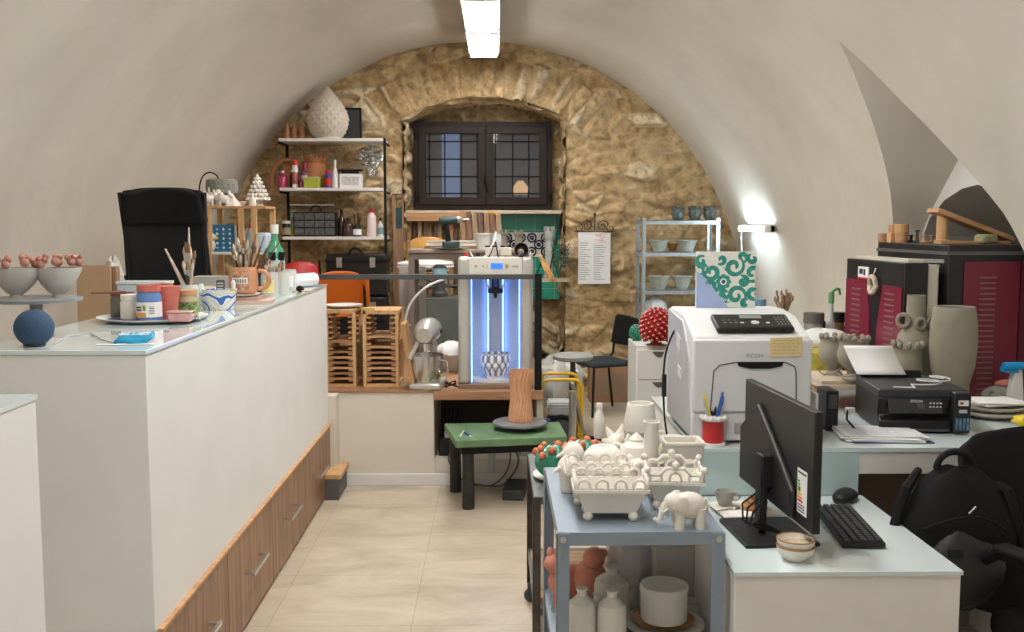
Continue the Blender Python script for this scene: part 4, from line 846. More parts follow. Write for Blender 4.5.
# --- castle tower vase on the stone ledge, branch things
ly=9.72; lz=at(550,278,ly).z
m=MB(); m.bb((X_(538,277,ly),9.58,lz-.03),(X_(568,277,ly),9.86,lz)); struct(m.build('trim_stone_ledge',mat('ledge',(.42,.35,.26),.8,var=.15)))
t=thing('tower_vase','tall grey ceramic castle tower vase on the ledge right of the green tiles','vase',(X_(549,250,9.7),9.7,lz)); hh=at(549,226,9.7).z-lz
m=MB(); m.lathe([(.045,0),(.05,.01),(.042,.04),(.04,hh*.68),(.035,hh*.72),(.05,hh*.78),(.052,hh*.9),(.042,hh*.9)],(0,0,0),24); m.build('tower_body',mat('celadon',(.36,.39,.37),.5,var=.12,vscale=12),t)
m=MB()
for k in range(7): a=2*PI*k/7; m.box((.043*math.cos(a),.043*math.sin(a),hh*.94),(.02,.02,hh*.1),rz(a))
m.build('battlement',mat('celadon',(.36,.39,.37),.5),t)
t=thing('dried_plant','wiry dark dried plant stems standing behind the tower vase','plant',(X_(558,262,9.72),9.66,lz)); m=MB(); random.seed(5)
for k in range(9):
    a=random.uniform(0,2*PI); h_=random.uniform(.2,.42); m.tube([(0,0,0),(.03*math.cos(a),.02*math.sin(a),h_*.5),(.09*math.cos(a)+.02,.05*math.sin(a),h_)],.004,5)
    for j in range(3): f_=.5+.15*j; m.ball((.09*math.cos(a)*f_+.02*f_,.05*math.sin(a)*f_,h_*f_),.012,(1.4,.5,.7),6,4)
m.build('stems',mat('dark_leaf',(.03,.08,.045),.6),t)
for k,(a,b_) in enumerate((((548,262),(562,212)),((535,266),(548,246)))):
    p=at(*a,9.62);q=at(*b_,9.75); t=thing('metal_rod',('long thin dark rod leaning up to the window sill' if k==0 else 'short thin dark rod leaning left of the tower vase'),'rod'); m=MB(); m.tube([(p.x,p.y,lz),q],.007,6); m.build('rod_body',blackm,t)
t=thing('rag','orange and white rag hanging over the railing post corner','rag',(.31,PY+.03,at(541,262,PY).z)); m=MB(); n=10; vs=[]
for i in range(9):
    for j in range(n+1): vs.append((-.05+.010*i+.05*j/n*(.5+.06*i)+.006*math.sin(j*1.3+i),.012*math.sin(i*.9+j*.7),.05-.021*i-.012*j/n))
m.add(vs,[(i*(n+1)+j,i*(n+1)+j+1,(i+1)*(n+1)+j+1,(i+1)*(n+1)+j) for i in range(8) for j in range(n)]); m.build('rag_cloth',mat('orange_rag',(.75,.42,.16),.8,var=.35,vscale=14),t,solid=.006)
# pliers on the sill
t=thing('pliers','pliers with orange grips lying on top of the tilted planks below the window','pliers',(X_(487,210,9.9),9.9,at(487,214,9.9).z)); m=MB(); m.beam((.0,0,.02),(.11,0,.0),.022,.02); m.beam((.0,0,.0),(.11,.02,.015),.022,.02); m.build('grips',mat('orange_grip',(.75,.35,.02),.5),t); m=MB(); m.beam((0,0,.015),(-.10,0,.03),.03,.014); m.build('jaws',steel,t)
# --- calendar and scroll
cx=X_(594.5,255,9.72); cz1=at(594,233,9.72).z; cz0=at(594,284,9.72).z
t=thing('wall_calendar','white wall calendar with red notes hanging on the stone wall','calendar',(cx,9.735,cz0))
W_=X_(611,255,9.72)-X_(579,255,9.72); H_=cz1-cz0
m=MB(); m.bb((-W_/2,-.006,0),(W_/2,0,H_)); m.build('calendar_page',paper,t); m=MB(); m.box((.06,-.011,H_-.05),(.17,.004,.12),ry(.22)); m.box((-.05,-.009,H_-.03),(.22,.003,.09),ry(-.05)); m.build('loose_page',paper,t)
m=MB(); random.seed(9)
for c_ in range(2):
    for r_ in range(17):
        x=-W_/2+.02+c_*.14; z=H_-.10-.022*r_; m.bb((x,-.0075,z),(x+random.uniform(.04,.11),-.0065,z+.006)); m.bb((x-.008,-.0075,z),(x-.003,-.0065,z+.012))
m.build('printed_lines',mat('print_grey',(.28,.30,.34),.7),t)
m=MB()
for k in range(12): m.bb((.02+random.uniform(-.02,.08),-.0145,H_-.09+.008*k),(.06+random.uniform(0,.06),-.0135,H_-.087+.008*k))
m.build('red_notes',mat('red_ink',(.7,.05,.05),.7),t)
t=thing('scroll_hook','dark wrought iron scroll hook above the wall calendar','ornament',(cx+.0,9.72,cz1+.07)); m=MB(); iron=mat('wrought_iron',(.05,.04,.035),.6,.3)
for sx in (-1,1):
    P_=[]
    for k in range(22): a=k*.45; r=.058*(1-k/26); P_.append((sx*(.075+r*math.cos(a)),0,.0+r*math.sin(a)))
    m.tube(P_,.005,6); P_=[]
    for k in range(18): a=k*.45+2; r=.045*(1-k/22); P_.append((sx*(.155+r*math.cos(a)),0,-.02+r*math.sin(a)))
    m.tube(P_,.005,6)
m.tube([(-.2,0,-.055),(.2,0,-.055)],.005,6); m.tube([(0,0,-.05),(0,0,.11)],.006,6); m.ball((0,0,.11),.014); m.build('scrollwork',iron,t)
# --- galvanised shelf
gy0,gy1=9.15,9.55
gx0,gx1=X_(642,250,gy0),X_(720,250,gy0)
t=thing('metal_shelf','galvanised metal shelving unit against the stone wall by the vault','shelf')
gt_=at(680,220,gy0).z
for x in (gx0,gx1):
    for y in (gy0,gy1):
        sx=1 if x==gx0 else -1; sy=1 if y==gy0 else -1
        m=MB(); m.bb((x,y,0),(x+sx*.035,y+sy*.003,gt_+.02)); m.bb((x,y,0),(x+sx*.003,y+sy*.035,gt_+.02)); 
        for k in range(40): m.bb((x+sx*.012,y-sy*.0006,.05+.043*k),(x+sx*.022,y,.07+.043*k)) if gt_>.07+.043*k else 0
        m.build('upright',galv,t)
lv=[gt_-.0,at(680,252,gy0).z,at(680,290,gy0).z,.75,.30]
for z in lv: m=MB(); m.bb((gx0+.004,gy0+.004,z-.04),(gx1-.004,gy0+.008,z)); m.bb((gx0+.004,gy1-.008,z-.04),(gx1-.004,gy1-.004,z)); m.bb((gx0+.004,gy0+.004,z-.006),(gx1-.004,gy1-.004,z)); m.bb((gx0+.004,gy0+.008,z-.04),(gx0+.008,gy1-.008,z)); m.bb((gx1-.008,gy0+.008,z-.04),(gx1-.004,gy1-.008,z)); m.build('shelf',galv,t)
def pot(name,label,loc,r,h,m_,kind='bowl',grp=None):
    t=thing(name,label,kind,loc,random.uniform(0,3),grp); m=MB(); m.lathe([(r*.55,0),(r*.6,h*.05),(r*.8,h*.5),(r,h*.92),(r*1.06,h),(r*.94,h),(r*.75,h*.5),(r*.45,h*.08)],(0,0,0),24,fn=lambda a,z,i:1+.03*math.cos(10*a)); m.build('bowl_body',m_,t)
    q=MB(); q.torus((0,0,h),r*1.0,r*.07,'z',24,6); q.build('rim',m_,t); return t
for px,l in ((678,'left'),(695,'middle'),(710,'right')):
    t=thing('flower_pot','%s of the three dark mottled pots on top of the metal shelf'%l,'pot',(X_(px,213,9.3),9.3,gt_),0,'dark pots on top of the metal shelf'); m=MB(); m.lathe([(.04,0),(.045,.01),(.062,.06),(.055,.09),(.065,.11),(.055,.11),(.045,.08)],(0,0,0),20,fn=lambda a,z,i:1+.05*math.cos(8*a)); m.build('pot_body',mat('mottled_dark',(.07,.085,.075),.4,var=.6,vscale=35),t)
    q=MB(); 
    for k in range(8): a=2*PI*k/8; q.ball((.05*math.cos(a),.05*math.sin(a),.115),.016,n=8,m=6)
    q.build('studs',mat('mottled_dark',(.07,.085,.075),.4),t)
gs=mat('greenish_clay',(.34,.36,.31),.7,var=.15,vscale=20)
pot('clay_bowl','greenish grey footed bowl, left on the upper level of the metal shelf',(X_(659,245,9.3),9.3,lv[1]),.085,.10,gs); pot('clay_bowl','greenish grey footed bowl, right on the upper level of the metal shelf',(X_(687,245,9.3),9.3,lv[1]),.09,.10,gs)
pot('clay_bowl','greenish grey bowl, left on the second level of the metal shelf',(X_(659,283,9.3),9.3,lv[2]),.095,.12,gs); pot('clay_bowl','greenish grey bowl, right on the second level of the metal shelf',(X_(682,283,9.3),9.3,lv[2]),.09,.12,gs)
pot('clay_bowl','small brown pot between the two bowls on the upper level of the metal shelf',(X_(673,247,9.4),9.42,lv[1]),.05,.07,terra)
t=thing('round_bag','translucent white plastic wrapped ball on the lower level of the metal shelf','bag',(X_(655,303,9.3),9.3,lv[3])); m=MB(); m.ball((0,0,.12+.0),.12,(1,.9,.95),20,12,fn=lambda a,p:1+.05*math.sin(7*a+4*p)); m.build('bag_body',mat('plastic_film',(.60,.62,.64),.25,coat=.5),t)
t.location.z=at(655,318,9.3).z-.02; m=MB(); m.lathe([(.09,0),(.1,.06)],(0,0,-(t.location.z-lv[3])),18); 
m.v=[(v[0],v[1],v[2]*1.0) for v in m.v]; hb=t.location.z-lv[3]; m=MB(); m.lathe([(.10,-hb),(.11,-hb*.5),(.105,.02)],(0,0,0),20); m.build('bag_foot',mat('plastic_film',(.60,.62,.64),.25),t)
# --- black chair, box, stool, drawer unit, machine on the floor
t=thing('side_chair','black chair with padded seat and metal legs by the stone wall','chair',(X_(603,362,8.6),8.75,0),-1.15)
m=MB(); m.box((0,0,.45),(.44,.42,.045)); m.build('seat',mat('navy_fabric',(.02,.025,.035),.85),t,bevel=.02)
mb=office_back(t,.40,.60,.86,.22,fabric,tilt=.04); mb.build('backrest',fabric,t,solid=.025)
for sx in (-1,1):
    m=MB(); m.tube([(sx*.19,-.18,.44),(sx*.20,-.2,0)],.011); m.build('leg',blackm,t); m=MB(); m.tube([(sx*.19,.18,.44),(sx*.20,.24,0)],.011); m.build('leg',blackm,t); m=MB(); m.tube([(sx*.19,.18,.43),(sx*.19,.235,.5),(sx*.17,.24,.72)],.011); m.build('back_post',blackm,t)
boxy('wooden_crate','plain brown wooden box on the floor under the black side chair','box',(X_(612,385,9.25),9.35,0),(.42,.28,.34),mat('brownwood',(.36,.20,.11),.7,var=.15,vscale=5,stretch=(1,1,.3)),0,None,.004,None,mat('brown_inset',(.33,.22,.14),.7))
t=thing('work_stool','round stool with grey seat on a dark pole behind the yellow frame','stool',(X_(573,353,7.5),7.5,0)); sz_=at(573,354,7.5).z
m=MB(); m.lathe([(.13,sz_-.045),(.15,sz_-.035),(.155,sz_-.012),(.14,sz_)],(0,0,0),32); m.build('seat',mat('seat_grey',(.30,.31,.30),.6,var=.1),t)
m=MB(); m.cyl((0,0,.05),(0,0,sz_-.04),.02); m.cyl((0,0,.35),(0,0,.55),.03); m.build('pole',darkgrey,t); m=MB()
for k in range(5): a=2*PI*k/5; m.beam((0,0,.06),(.22*math.cos(a),.22*math.sin(a),.03),.03,.025)
m.build('base',blackm,t)
t=thing('plastic_bag','crumpled clear plastic bag behind the stool and railing post','bag',(X_(556,365,7.9),7.95,0)); hb=.25
m=MB(); m.ball((0,0,.40),.22,(1,.8,.9),26,16,fn=lambda a,p:1+.10*math.sin(5*a+3*p)+.06*math.sin(11*a-4*p)); m.build('bag_body',mat('film2',(.55,.55,.53),.3,coat=.5),t); m=MB(); m.box((0,0,.11),(.3,.25,.22)); m.build('carton_under_bag',card,t)
# yellow framed machine
t=thing('air_compressor','black machine in a yellow tubular frame at the foot of the stool','machine',(X_(561,400,6.7),6.75,0))
ym=mat('yellow_tube',(.70,.42,.01),.4); zt_=at(560,380,6.6).z
m=MB()
for y in (-.14,.14):
    m.tube([(-.13,y,.04),(-.135,y,zt_-.06),(-.11,y,zt_-.01),(-.08,y,zt_),(.08,y,zt_),(.11,y,zt_-.01),(.135,y,zt_-.06),(.13,y,.04)],.012,10)
m.tube([(-.135,-.14,.2),(-.135,.14,.2)],.012); m.tube([(.135,-.14,.2),(.135,.14,.2)],.012); m.build('tubular_frame',ym,t)
m=MB(); m.cyl((0,-.13,.28),(0,.12,.28),.10,n=24); m.build('motor',blackm,t); m=MB(); m.cyl((0,-.14,.28),(0,-.13,.28),.075,n=24); m.build('fan_cover',darkgrey,t)
m=MB(); m.box((0,0,.42),(.16,.16,.09)); 
for k in range(4): m.box((0,0,.39+.02*k),(.18,.18,.006))
m.build('cooling_head',greyp,t); m=MB(); m.box((0,0,.09),(.20,.24,.14)); m.build('base_tank',darkgrey,t,bevel=.02); m=MB(); m.ball((-.10,-.08,.33),.035,(1.3,.8,.8)); m.build('blue_valve',blue,t)
t=thing('steel_post','grey steel tube standing beside the yellow framed machine','tube',(X_(573,420,6.35),6.4,0)); m=MB(); m.cyl((0,0,0),(0,0,at(573,391,6.4).z),.024); m.build('tube_body',steel,t); m=MB(); m.lathe([(.06,0),(.055,.015),(.03,.02)],(0,0,0),16); m.build('foot_flange',darkgrey,t)
t=thing('leaning_board','grey brown board leaning beside the yellow framed machine','board',(X_(583,410,6.6),6.7,0)); m=MB(); m.box((0,0,.30),(.02,.22,.62),ry(-.22)); m.build('board_body',mat('greyboard',(.26,.23,.19),.7),t)
t=thing('lid_disc','greenish grey round lid leaning at the foot of the yellow frame','lid',(X_(545,425,6.5),6.42,.0)); m=MB(); m.lathe([(.02,.03),(.12,.02),(.17,.0),(.165,.012),(.1,.03)],(0,0,0),32); o=m.build('lid_body',mat('lid_green',(.36,.38,.32),.6),t); o.rotation_euler=(1.2,0,.1); o.location=(0,.03,.16)
# drawer unit with pine cones
YD=6.5; x0=X_(632.5,380,YD)+.03; x1=x0+.40; zt_=at(650,350,YD-.18).z
t=thing('drawer_unit','slim white drawer unit with cut out grips carrying the red pine cone','drawer unit',((x0+x1)/2,YD+.22,0))
w=x1-x0; m=MB(); m.bb((-w/2,-.18,.02),(w/2,.24,zt_)); m.build('unit_body',whitep,t,bevel=.003)
nz=4
for k in range(nz):
    a=.04+(zt_-.06)*k/nz; b_=.04+(zt_-.06)*(k+1)/nz-.006
    m=MB(); m.bb((-w/2+.004,-.20,a),(w/2-.004,-.18,b_)); d=m.build('drawer',whitep,t,bevel=.002)
    m=MB(); m.prism([(-.10,b_-.012),(-.02,b_-.012),(-.035,b_-.045),(-.055,b_-.05),(-.075,b_-.04)],-.2025,-.198,'y'); m.build('grip_cutout',mat('grip_dark',(.10,.09,.08),.6),d)
def scales(mb,R,Hh,n,rs,c=(0,0,0)):
    k=0
    for i in range(n):
        f_=(i+.5)/n; z=Hh*f_; a=i*2.39996; rr=R*math.sqrt(max(.02,1-((f_-.42)/.60)**2)); mb.ball((c[0]+rr*math.cos(a),c[1]+rr*math.sin(a),c[2]+z),rs*(.75+.35*rr/R),(1,1,.85),8,6)
t=thing('pinecone_sculpture','glossy red studded pine cone lying tilted on the white drawer unit','sculpture',(X_(655,340,YD+.12),YD+.06,zt_+.0)); t.scale=(.86,.86,.86)
m=MB(); m.lathe([(.075,0),(.085,.006),(.05,.016),(.035,.03),(.07,.05)],(0,0,0),24); m.build('cone_foot',mat('red_brown',(.30,.10,.05),.3,coat=.5),t)
m=MB(); m.ball((0,0,.15),.112,(1,1,1.08),20,12); scales(m,.122,.25,130,.0165,(0,0,.035)); m.m=1
for i in range(0,130,1):
    f_=(i+.5)/130; z=.25*f_+.035; a=i*2.39996; rr=.122*math.sqrt(max(.02,1-((f_-.42)/.60)**2)); m.ball(((rr+.0155)*math.cos(a),(rr+.0155)*math.sin(a),z+.003),.0045,n=6,m=4)
m.build('cone_body',[red,mat('dot_pink',(.85,.6,.55),.3)],t)
t=thing('pinecone_sculpture','small dark green pine cone on the left corner of the white drawer unit','sculpture',(X_(639,338,YD+.2),YD+.33,zt_)); t.scale=(.75,.75,.75); m=MB(); m.ball((0,0,.075),.055,(1,1,1.3),16,10); scales(m,.058,.13,60,.012,(0,0,.015)); m.build('cone_body',green_gl,t); m=MB(); m.lathe([(.04,0),(.03,.02)],(0,0,0),16); m.build('cone_foot',green_gl,t)
t=thing('power_cable','black cable hanging beside the laser printer behind the drawer unit','cable'); m=MB(); m.tube(smooth_path([(.697,3.75,1.30),(.664,3.75,1.25),(.640,3.76,1.15),(.640,3.76,.98),(.655,3.76,.86),(.676,3.76,.78)]),.004,6); m.build('cable_body',blackm,t); m=MB(); m.box((.640,3.76,1.06),(.016,.016,.085)); m.build('cable_plug',black,t)
# ================================================================ ON THE LONG COUNTER
CT=1.30
def ct(px,py): return on(px,py,CT)
# blue ball speaker
p=ct(38,344); t=thing('blue_ball','matte dark blue ball near the front edge of the long counter','ball',(-1.42,3.08,CT)); 
m=MB(); m.ball((0,0,.056),.058,(1,1,.985),32,20); m.build('ball_body',mat('navy_fabric_ball',(.03,.07,.135),.85,bump=.3,bscale=200),t); m=MB(); m.lathe([(.03,0),(.034,.004),(.03,.01)],(0,0,0),20); m.build('ball_foot',darkgrey,t)
t=thing('power_cable','thin grey cable running over the counter top from the blue ball','cable'); m=MB(); m.tube([(-1.37,3.10,CT+.004),ct(70,337)+Vector((0,0,.004)),ct(90,334)+Vector((0,0,.004)),ct(103,341)+Vector((0,0,.004)),ct(118,345)+Vector((0,0,.004))],.0025,6); m.build('cable_body',greyp,t)
# cake stand with bowls
SYY=3.33; sx_=at(36,300,SYY).x; dz=at(36,298,SYY).z
t=thing('cake_stand','grey round pedestal stand at the front left corner of the long counter','stand',(max(sx_,-1.53),SYY,CT))
m=MB(); hh=dz-CT; m.lathe([(.052,0),(.052,.006),(.022,.012),(.020,hh-.02),(.03,hh-.012)],(0,0,0),24); m.build('stand_stem',mat('stand_stem',(.20,.20,.18),.55),t)
m=MB(); m.lathe([(.13,hh-.012),(.142,hh-.010),(.144,hh),(.13,hh+.003)],(0,0,0),48); m.build('stand_plate',mat('stand_grey',(.24,.25,.26),.45),t)
grc=mat('grey_ceramic_bowl',(.50,.48,.45),.55,var=.06,vscale=12)
for k,(px,lab) in enumerate(((16,'left of the two grey bowls with coral pink balls on the pedestal stand'),(58,'right of the two grey bowls with coral pink balls on the pedestal stand'))):
    Y=SYY-.02+.03*k; x=at(px,285,Y).x; t=thing('footed_bowl',lab,'bowl',(x,Y,CT+hh+.003))
    R=.072 if k else .078
    m=MB(); m.lathe([(.020,0),(.021,.012),(.030,.016),(R*.75,.045),(R,.085),(R*1.03,.098),(R*.97,.098),(R*.7,.05),(.02,.024)],(0,0,0),36,1,.85,fn=lambda a,z,i:1+.06*math.cos(2*a) if i>3 else 1); m.build('bowl_body',grc,t)
    m=MB(); m.lathe([(R*.94,.092),(.001,.093)],(0,0,0),30,1,.85,close=False); m.build('bowl_inside',mat('bowl_dark',(.10,.10,.11),.4),t)
    random.seed(k+4)
    for j in range(8):
        a=2*PI*j/8+.3*k; q=MB(); rr=R*(.88+.1*random.random()); c=(rr*math.cos(a),rr*.85*math.sin(a),.108+.012*random.random())
        q.ball(c,.0125+.003*random.random(),n=12,m=8); q.ball((c[0]*.78,c[1]*.78,c[2]+.014),.011,n=10,m=6); q.ball((c[0]*.95+.01,c[1]*.9,c[2]+.016),.008,n=8,m=6); q.build('coral_ball',mat('coral_bud',(.42,.19,.145),.65,var=.35,vscale=45),t)
# plate with jars
PC=ct(148,320.5); px_,py_=PC.x+.02,PC.y
t=thing('oval_tray','white oval plate with a violet stained centre holding paint jars','plate',(px_,py_,CT))
m=MB(); m.lathe([(.12,0),(.17,.004),(.205,.016),(.207,.019),(.198,.018),(.165,.008),(.001,.006)],(0,0,0),56,1,.95,close=False); m.build('plate_body',whitep,t); m=MB(); m.lathe([(.001,.0085),(.168,.0095)],(0,0,0),48,1,.95,close=False); m.build('violet_stain',mat('violet',(.10,.09,.22),.3,var=.4,vscale=18),t)
PZ_=CT+.010
def J(px,py,Y): return (at(px,py,Y).x,Y,PZ_)
YJ=3.80
t=jar('paint_jar','blue paint jar with red lid and printed label on the oval plate','jar',J(149.5,318,3.77),.135,.046,mat('blue_paint_jar',(.10,.20,.45),.35,coat=.3),mat('red_lid',(.50,.13,.09),.5,var=.2,vscale=30),None)
m=MB(); m.lathe([(.0468,.016),(.0468,.072)],(0,0,0),36,close=False); m.build('jar_label',paper,t)
m=MB(); 
def arcpatch(mb,r,a0,a1,z0,z1,n=8):
    vs=[(r*math.cos(a0+(a1-a0)*i/n),r*math.sin(a0+(a1-a0)*i/n),z) for z in (z0,z1) for i in range(n+1)]; mb.add(vs,[(i,i+1,n+1+i+1,n+1+i) for i in range(n)])
arcpatch(m,.0476,-2.5,-1.5,.018,.034); m.build('orange_band',mat('label_orange',(.75,.30,.04),.5),t)
m=MB(); arcpatch(m,.0476,-1.75,-1.5,.040,.062); m.build('label_picture',mat('label_pic',(.25,.30,.05),.5,var=.8,vscale=90),t)
m=MB(); 
for k in range(2): arcpatch(m,.0478,-2.45,-1.85,.040+.010*k,.046+.010*k)
for k in range(5): arcpatch(m,.0478,-1.25,-.85,.030+.006*k,.032+.006*k)
m.build('label_lettering',ink,t)
jar('paint_jar','white cream filled glass jar left of the blue paint jar','jar',J(130,318,3.82),.095,.034,mat('cream_fill',(.70,.66,.58),.3,coat=.5),bisque)
jar('paint_jar','dark olive glass jar with red rim at the left end of the oval plate','jar',J(119,315,3.93),.10,.032,mat('olive_jar',(.13,.13,.09),.25,coat=.5),mat('dark_red_lid',(.16,.05,.04),.5))
t=thing('palette_knife','brown wooden stick lying across the tops of the jars on the oval plate','stick'); m=MB(); a=Vector(J(92,299.5,3.86)); a.z=CT+.108; b_=Vector(J(134,298,3.86)); b_.z=CT+.110; m.beam(a,b_,.012,.006); m.build('stick_body',mat('maroon_wood',(.20,.07,.05),.5),t)
t=thing('plastic_cup','translucent coral red cup right of the blue paint jar','cup',J(169,314,3.87)); m=MB(); m.lathe([(.032,0),(.045,.12),(.047,.124),(.043,.12),(.029,.004)],(0,0,0),32); m.build('cup_body',mat('coral_cup',(.62,.17,.13),.3,sub=.2,coat=.3),t)
t=thing('plastic_cup','taller pale coral cup behind the coral red cup','cup',J(163,308,4.0)); m=MB(); m.lathe([(.032,0),(.042,.125),(.044,.128),(.040,.125),(.029,.004)],(0,0,0),32); m.build('cup_body',mat('coral_cup2',(.62,.30,.24),.3,coat=.3),t)
t=thing('glass_dish','low square glass dish with pink residue at the front of the oval plate','dish',J(181,320,3.74),.1); m=MB(); m.box((0,0,.019),(.082,.07,.038),top=(1.08,1.08)); m.build('dish_body',mat('pink_glass',(.55,.28,.27),.15,coat=.6,var=.2,vscale=30),t,bevel=.008); m=MB(); m.box((0,0,.038),(.092,.08,.004)); m.build('dish_rim',mat('pink_rim',(.62,.42,.40),.15),t,bevel=.002)
jar('paint_jar','glass jar with wooden lid and green label at the right end of the oval plate','jar',J(188,314,3.93),.105,.040,mat('ochre_fill',(.42,.36,.22),.25,coat=.5),mat('wood_lid',(.52,.30,.14),.6),mat('green_print',(.18,.28,.10),.5,var=.8,vscale=50))
# blue packet
p=ct(135,343); t=thing('tissue_packet','small bright blue packet with white lettering lying on the front of the counter','packet',(p.x,p.y-.005,CT),.15)
m=MB(); n=8; vs=[]
for i in range(n+1):
    for j in range(5): vs.append((-.052+.104*i/n+.006*math.sin(j),-.045+.023*j+.004*math.sin(i*1.1),.012+.008*j*.5+.006*math.sin(i*.9+j)*(.5 if 0<i<n else .2)+ (.008 if i==n else 0)))
m.add(vs,[(i*5+j,(i+1)*5+j,(i+1)*5+j+1,i*5+j+1) for i in range(n) for j in range(4)]); m.build('packet_body',mat('cyan_packet',(.0,.30,.55),.35),t,solid=.009)
text('BLUES',.034,mat('white_print',(.85,.88,.9),.5),t,(0,-.004,.030),(0.19,0,.0),ext=.0006,shear=.3)
m=MB(); m.box((-.01,-.055,.003),(.17,.022,.0025),rz(.12)); tt=thing('paper_strip','thin white paper strip lying under the bright blue packet','paper',(p.x,p.y-.0,CT-.0005)); m.build('strip',paper,tt)
# brush jar
def brushes(label,loc,n,L,spread,base,seed,thick=.006,grp=None,tips='bristle'):
    random.seed(seed)
    for k in range(n):
        t=thing('paint_brush',label,'brush',loc,0,grp)
        a=2.39996*k+random.uniform(-.3,.3); s=spread*random.uniform(.3,1); l=L*random.uniform(.72,1.05); b0=base*random.uniform(.2,.9)
        d=Vector((s*math.cos(a),s*math.sin(a),1)).normalized(); p0=Vector((-b0*math.cos(a)*.6,-b0*math.sin(a)*.6,.004))
        m=MB(); m.tube([p0,p0+d*l*.45,p0+d*l*.72],[thick*.6,thick,thick*.7],8)
        m.build('brush_handle',[brushwood,mat('brush_red',(.25,.03,.02),.4),mat('brush_black',(.03,.03,.03),.4),bisque2,brushwood][k%5],t)
        m=MB(); m.tube([p0+d*l*.72,p0+d*l*.84],[thick*.8,thick*.95],8); m.build('ferrule',steel,t); m=MB(); m.tube([p0+d*l*.84,p0+d*l*.92,p0+d*l],[thick*.95,thick*1.25,thick*.25],8); m.build('bristles',[bristle,mat('pale_bristle',(.62,.50,.38),.8)][k%2],t)
gl=mat('murky_glass',(.45,.42,.36),.12,coat=.8)
def glassjar(label,loc,h,r,labm=None):
    t=thing('glass_jar',label,'jar',loc); m=MB(); m.lathe([(r*.9,0),(r,.006),(r,h*.85),(r*.9,h*.95),(r*.9,h),(r*.85,h),(r*.93,h*.84),(r*.93,.01),(.002,.008)],(0,0,0),28,close=False); m.build('jar_glass',glass('jar_glass',(.75,.80,.78),.38),t)
    if labm: m=MB(); arcpatch(m,r*1.02,-2.1,-.9,h*.2,h*.7); m.build('jar_label',labm,t)
    return t
b=ct(186,307); bx,by=at(187,300,4.25).x,4.28
glassjar('clear jar holding tall clay crusted brushes behind the oval plate',(bx,by,CT),.115,.042)
brushes('clay crusted brush in the clear jar behind the oval plate',(bx,by,CT+.010),12,.27,.22,.028,21,.007,'clay crusted brushes')
t=thing('sculpting_tool','longest pale tool rising from the jar of clay crusted brushes','tool',(bx,by,CT+.012)); m=MB(); m.tube([(0,0,0),(.005,0,.2),(.008,.0,.345)],[.006,.008,.003],8); m.build('tool_body',mat('clay_handle',(.55,.45,.38),.7,var=.2,vscale=40),t)
t=thing('sculpting_tool','pale tool slanting to the left out of the jar of clay crusted brushes','tool',(bx,by,CT+.012)); m=MB(); m.tube([(.02,0,0),(-.03,.0,.12),(-.095,.0,.255)],[.006,.009,.004],8); m.build('tool_body',mat('clay_handle',(.55,.45,.38),.7),t)
# majolica cache
mj=bpy.data.materials.new('majolica'); mj.use_nodes=True; nt=mj.node_tree; b=nt.nodes['Principled BSDF']; b.inputs['Roughness'].default_value=.15
tc=nt.nodes.new('ShaderNodeTexCoord'); wv=nt.nodes.new('ShaderNodeTexWave'); wv.wave_type='RINGS'; wv.inputs['Scale'].default_value=9; wv.inputs['Distortion'].default_value=7; wv.inputs['Detail'].default_value=1; wv.inputs['Detail Scale'].default_value=1.5; nt.links.new(tc.outputs['Object'],wv.inputs[0])
cr=nt.nodes.new('ShaderNodeValToRGB'); cr.color_ramp.interpolation='CONSTANT'; e=cr.color_ramp.elements; e[0].position=0; e[0].color=(.03,.12,.42,1); e[1].position=.16; e[1].color=(.70,.74,.74,1)
for ps,cc in ((.55,(.10,.30,.55,1)),(.63,(.70,.74,.74,1)),(.84,(.75,.52,.05,1)),(.93,(.70,.74,.74,1))): q=e.new(ps); q.color=cc
nt.links.new(wv.outputs[0],cr.inputs[0]); nt.links.new(cr.outputs[0],b.inputs['Base Color'])
c=ct(215,312); bx,by=at(216,305,4.32).x,4.36
t=thing('majolica_bowl','oval white ceramic holder painted with blue and yellow scrolls','bowl',(bx+.0,by,CT),.15)
m=MB(); m.lathe([(.055,0),(.06,.004),(.075,.085),(.078,.09),(.071,.088),(.056,.01),(.01,.008)],(0,0,0),40,1.05,.72,fn=lambda a,z,i:1+.02*math.cos(4*a)); m.build('bowl_body',mj,t)
m=MB(); m.box((-.068,-.02,.095),(.018,.02,.04)); m.build('upright_ear',mat('maj_white',(.75,.78,.78),.2),t,bevel=.005); m=MB(); m.box((.062,.02,.10),(.018,.02,.05)); m.build('upright_ear',mat('maj_white',(.75,.78,.78),.2),t,bevel=.005)
t=thing('remote','grey ribbed remote standing in the painted ceramic holder','remote',(bx+.01,by,CT+.012),.1); m=MB(); m.box((0,0,.06),(.036,.014,.115),rx(-.12)); m.build('remote_body',darkgrey,t,bevel=.004); m=MB()
for k in range(5): m.box((0,-.006,.055+.012*k),(.026,.006,.006),rx(-.12))
m.build('keys',greyp,t)
t=thing('blue_packet','shiny dark blue wrapper lying inside the painted ceramic holder','packet',(bx-.03,by,CT+.03)); m=MB(); m.ball((0,0,.03),.032,(1.1,.8,1.0),10,7,fn=lambda a,p:1+.15*math.sin(5*a+2*p)); m.build('wrapper',mat('foil_blue',(.03,.08,.4),.25,.3),t)
jar('paint_jar','pale capped glass jar behind the painted ceramic holder','jar',(at(205,295,4.6).x,4.6,CT),.085,.055,mat('pale_jar',(.42,.40,.34),.25,coat=.4),mat('cream_lid',(.68,.62,.48),.5))
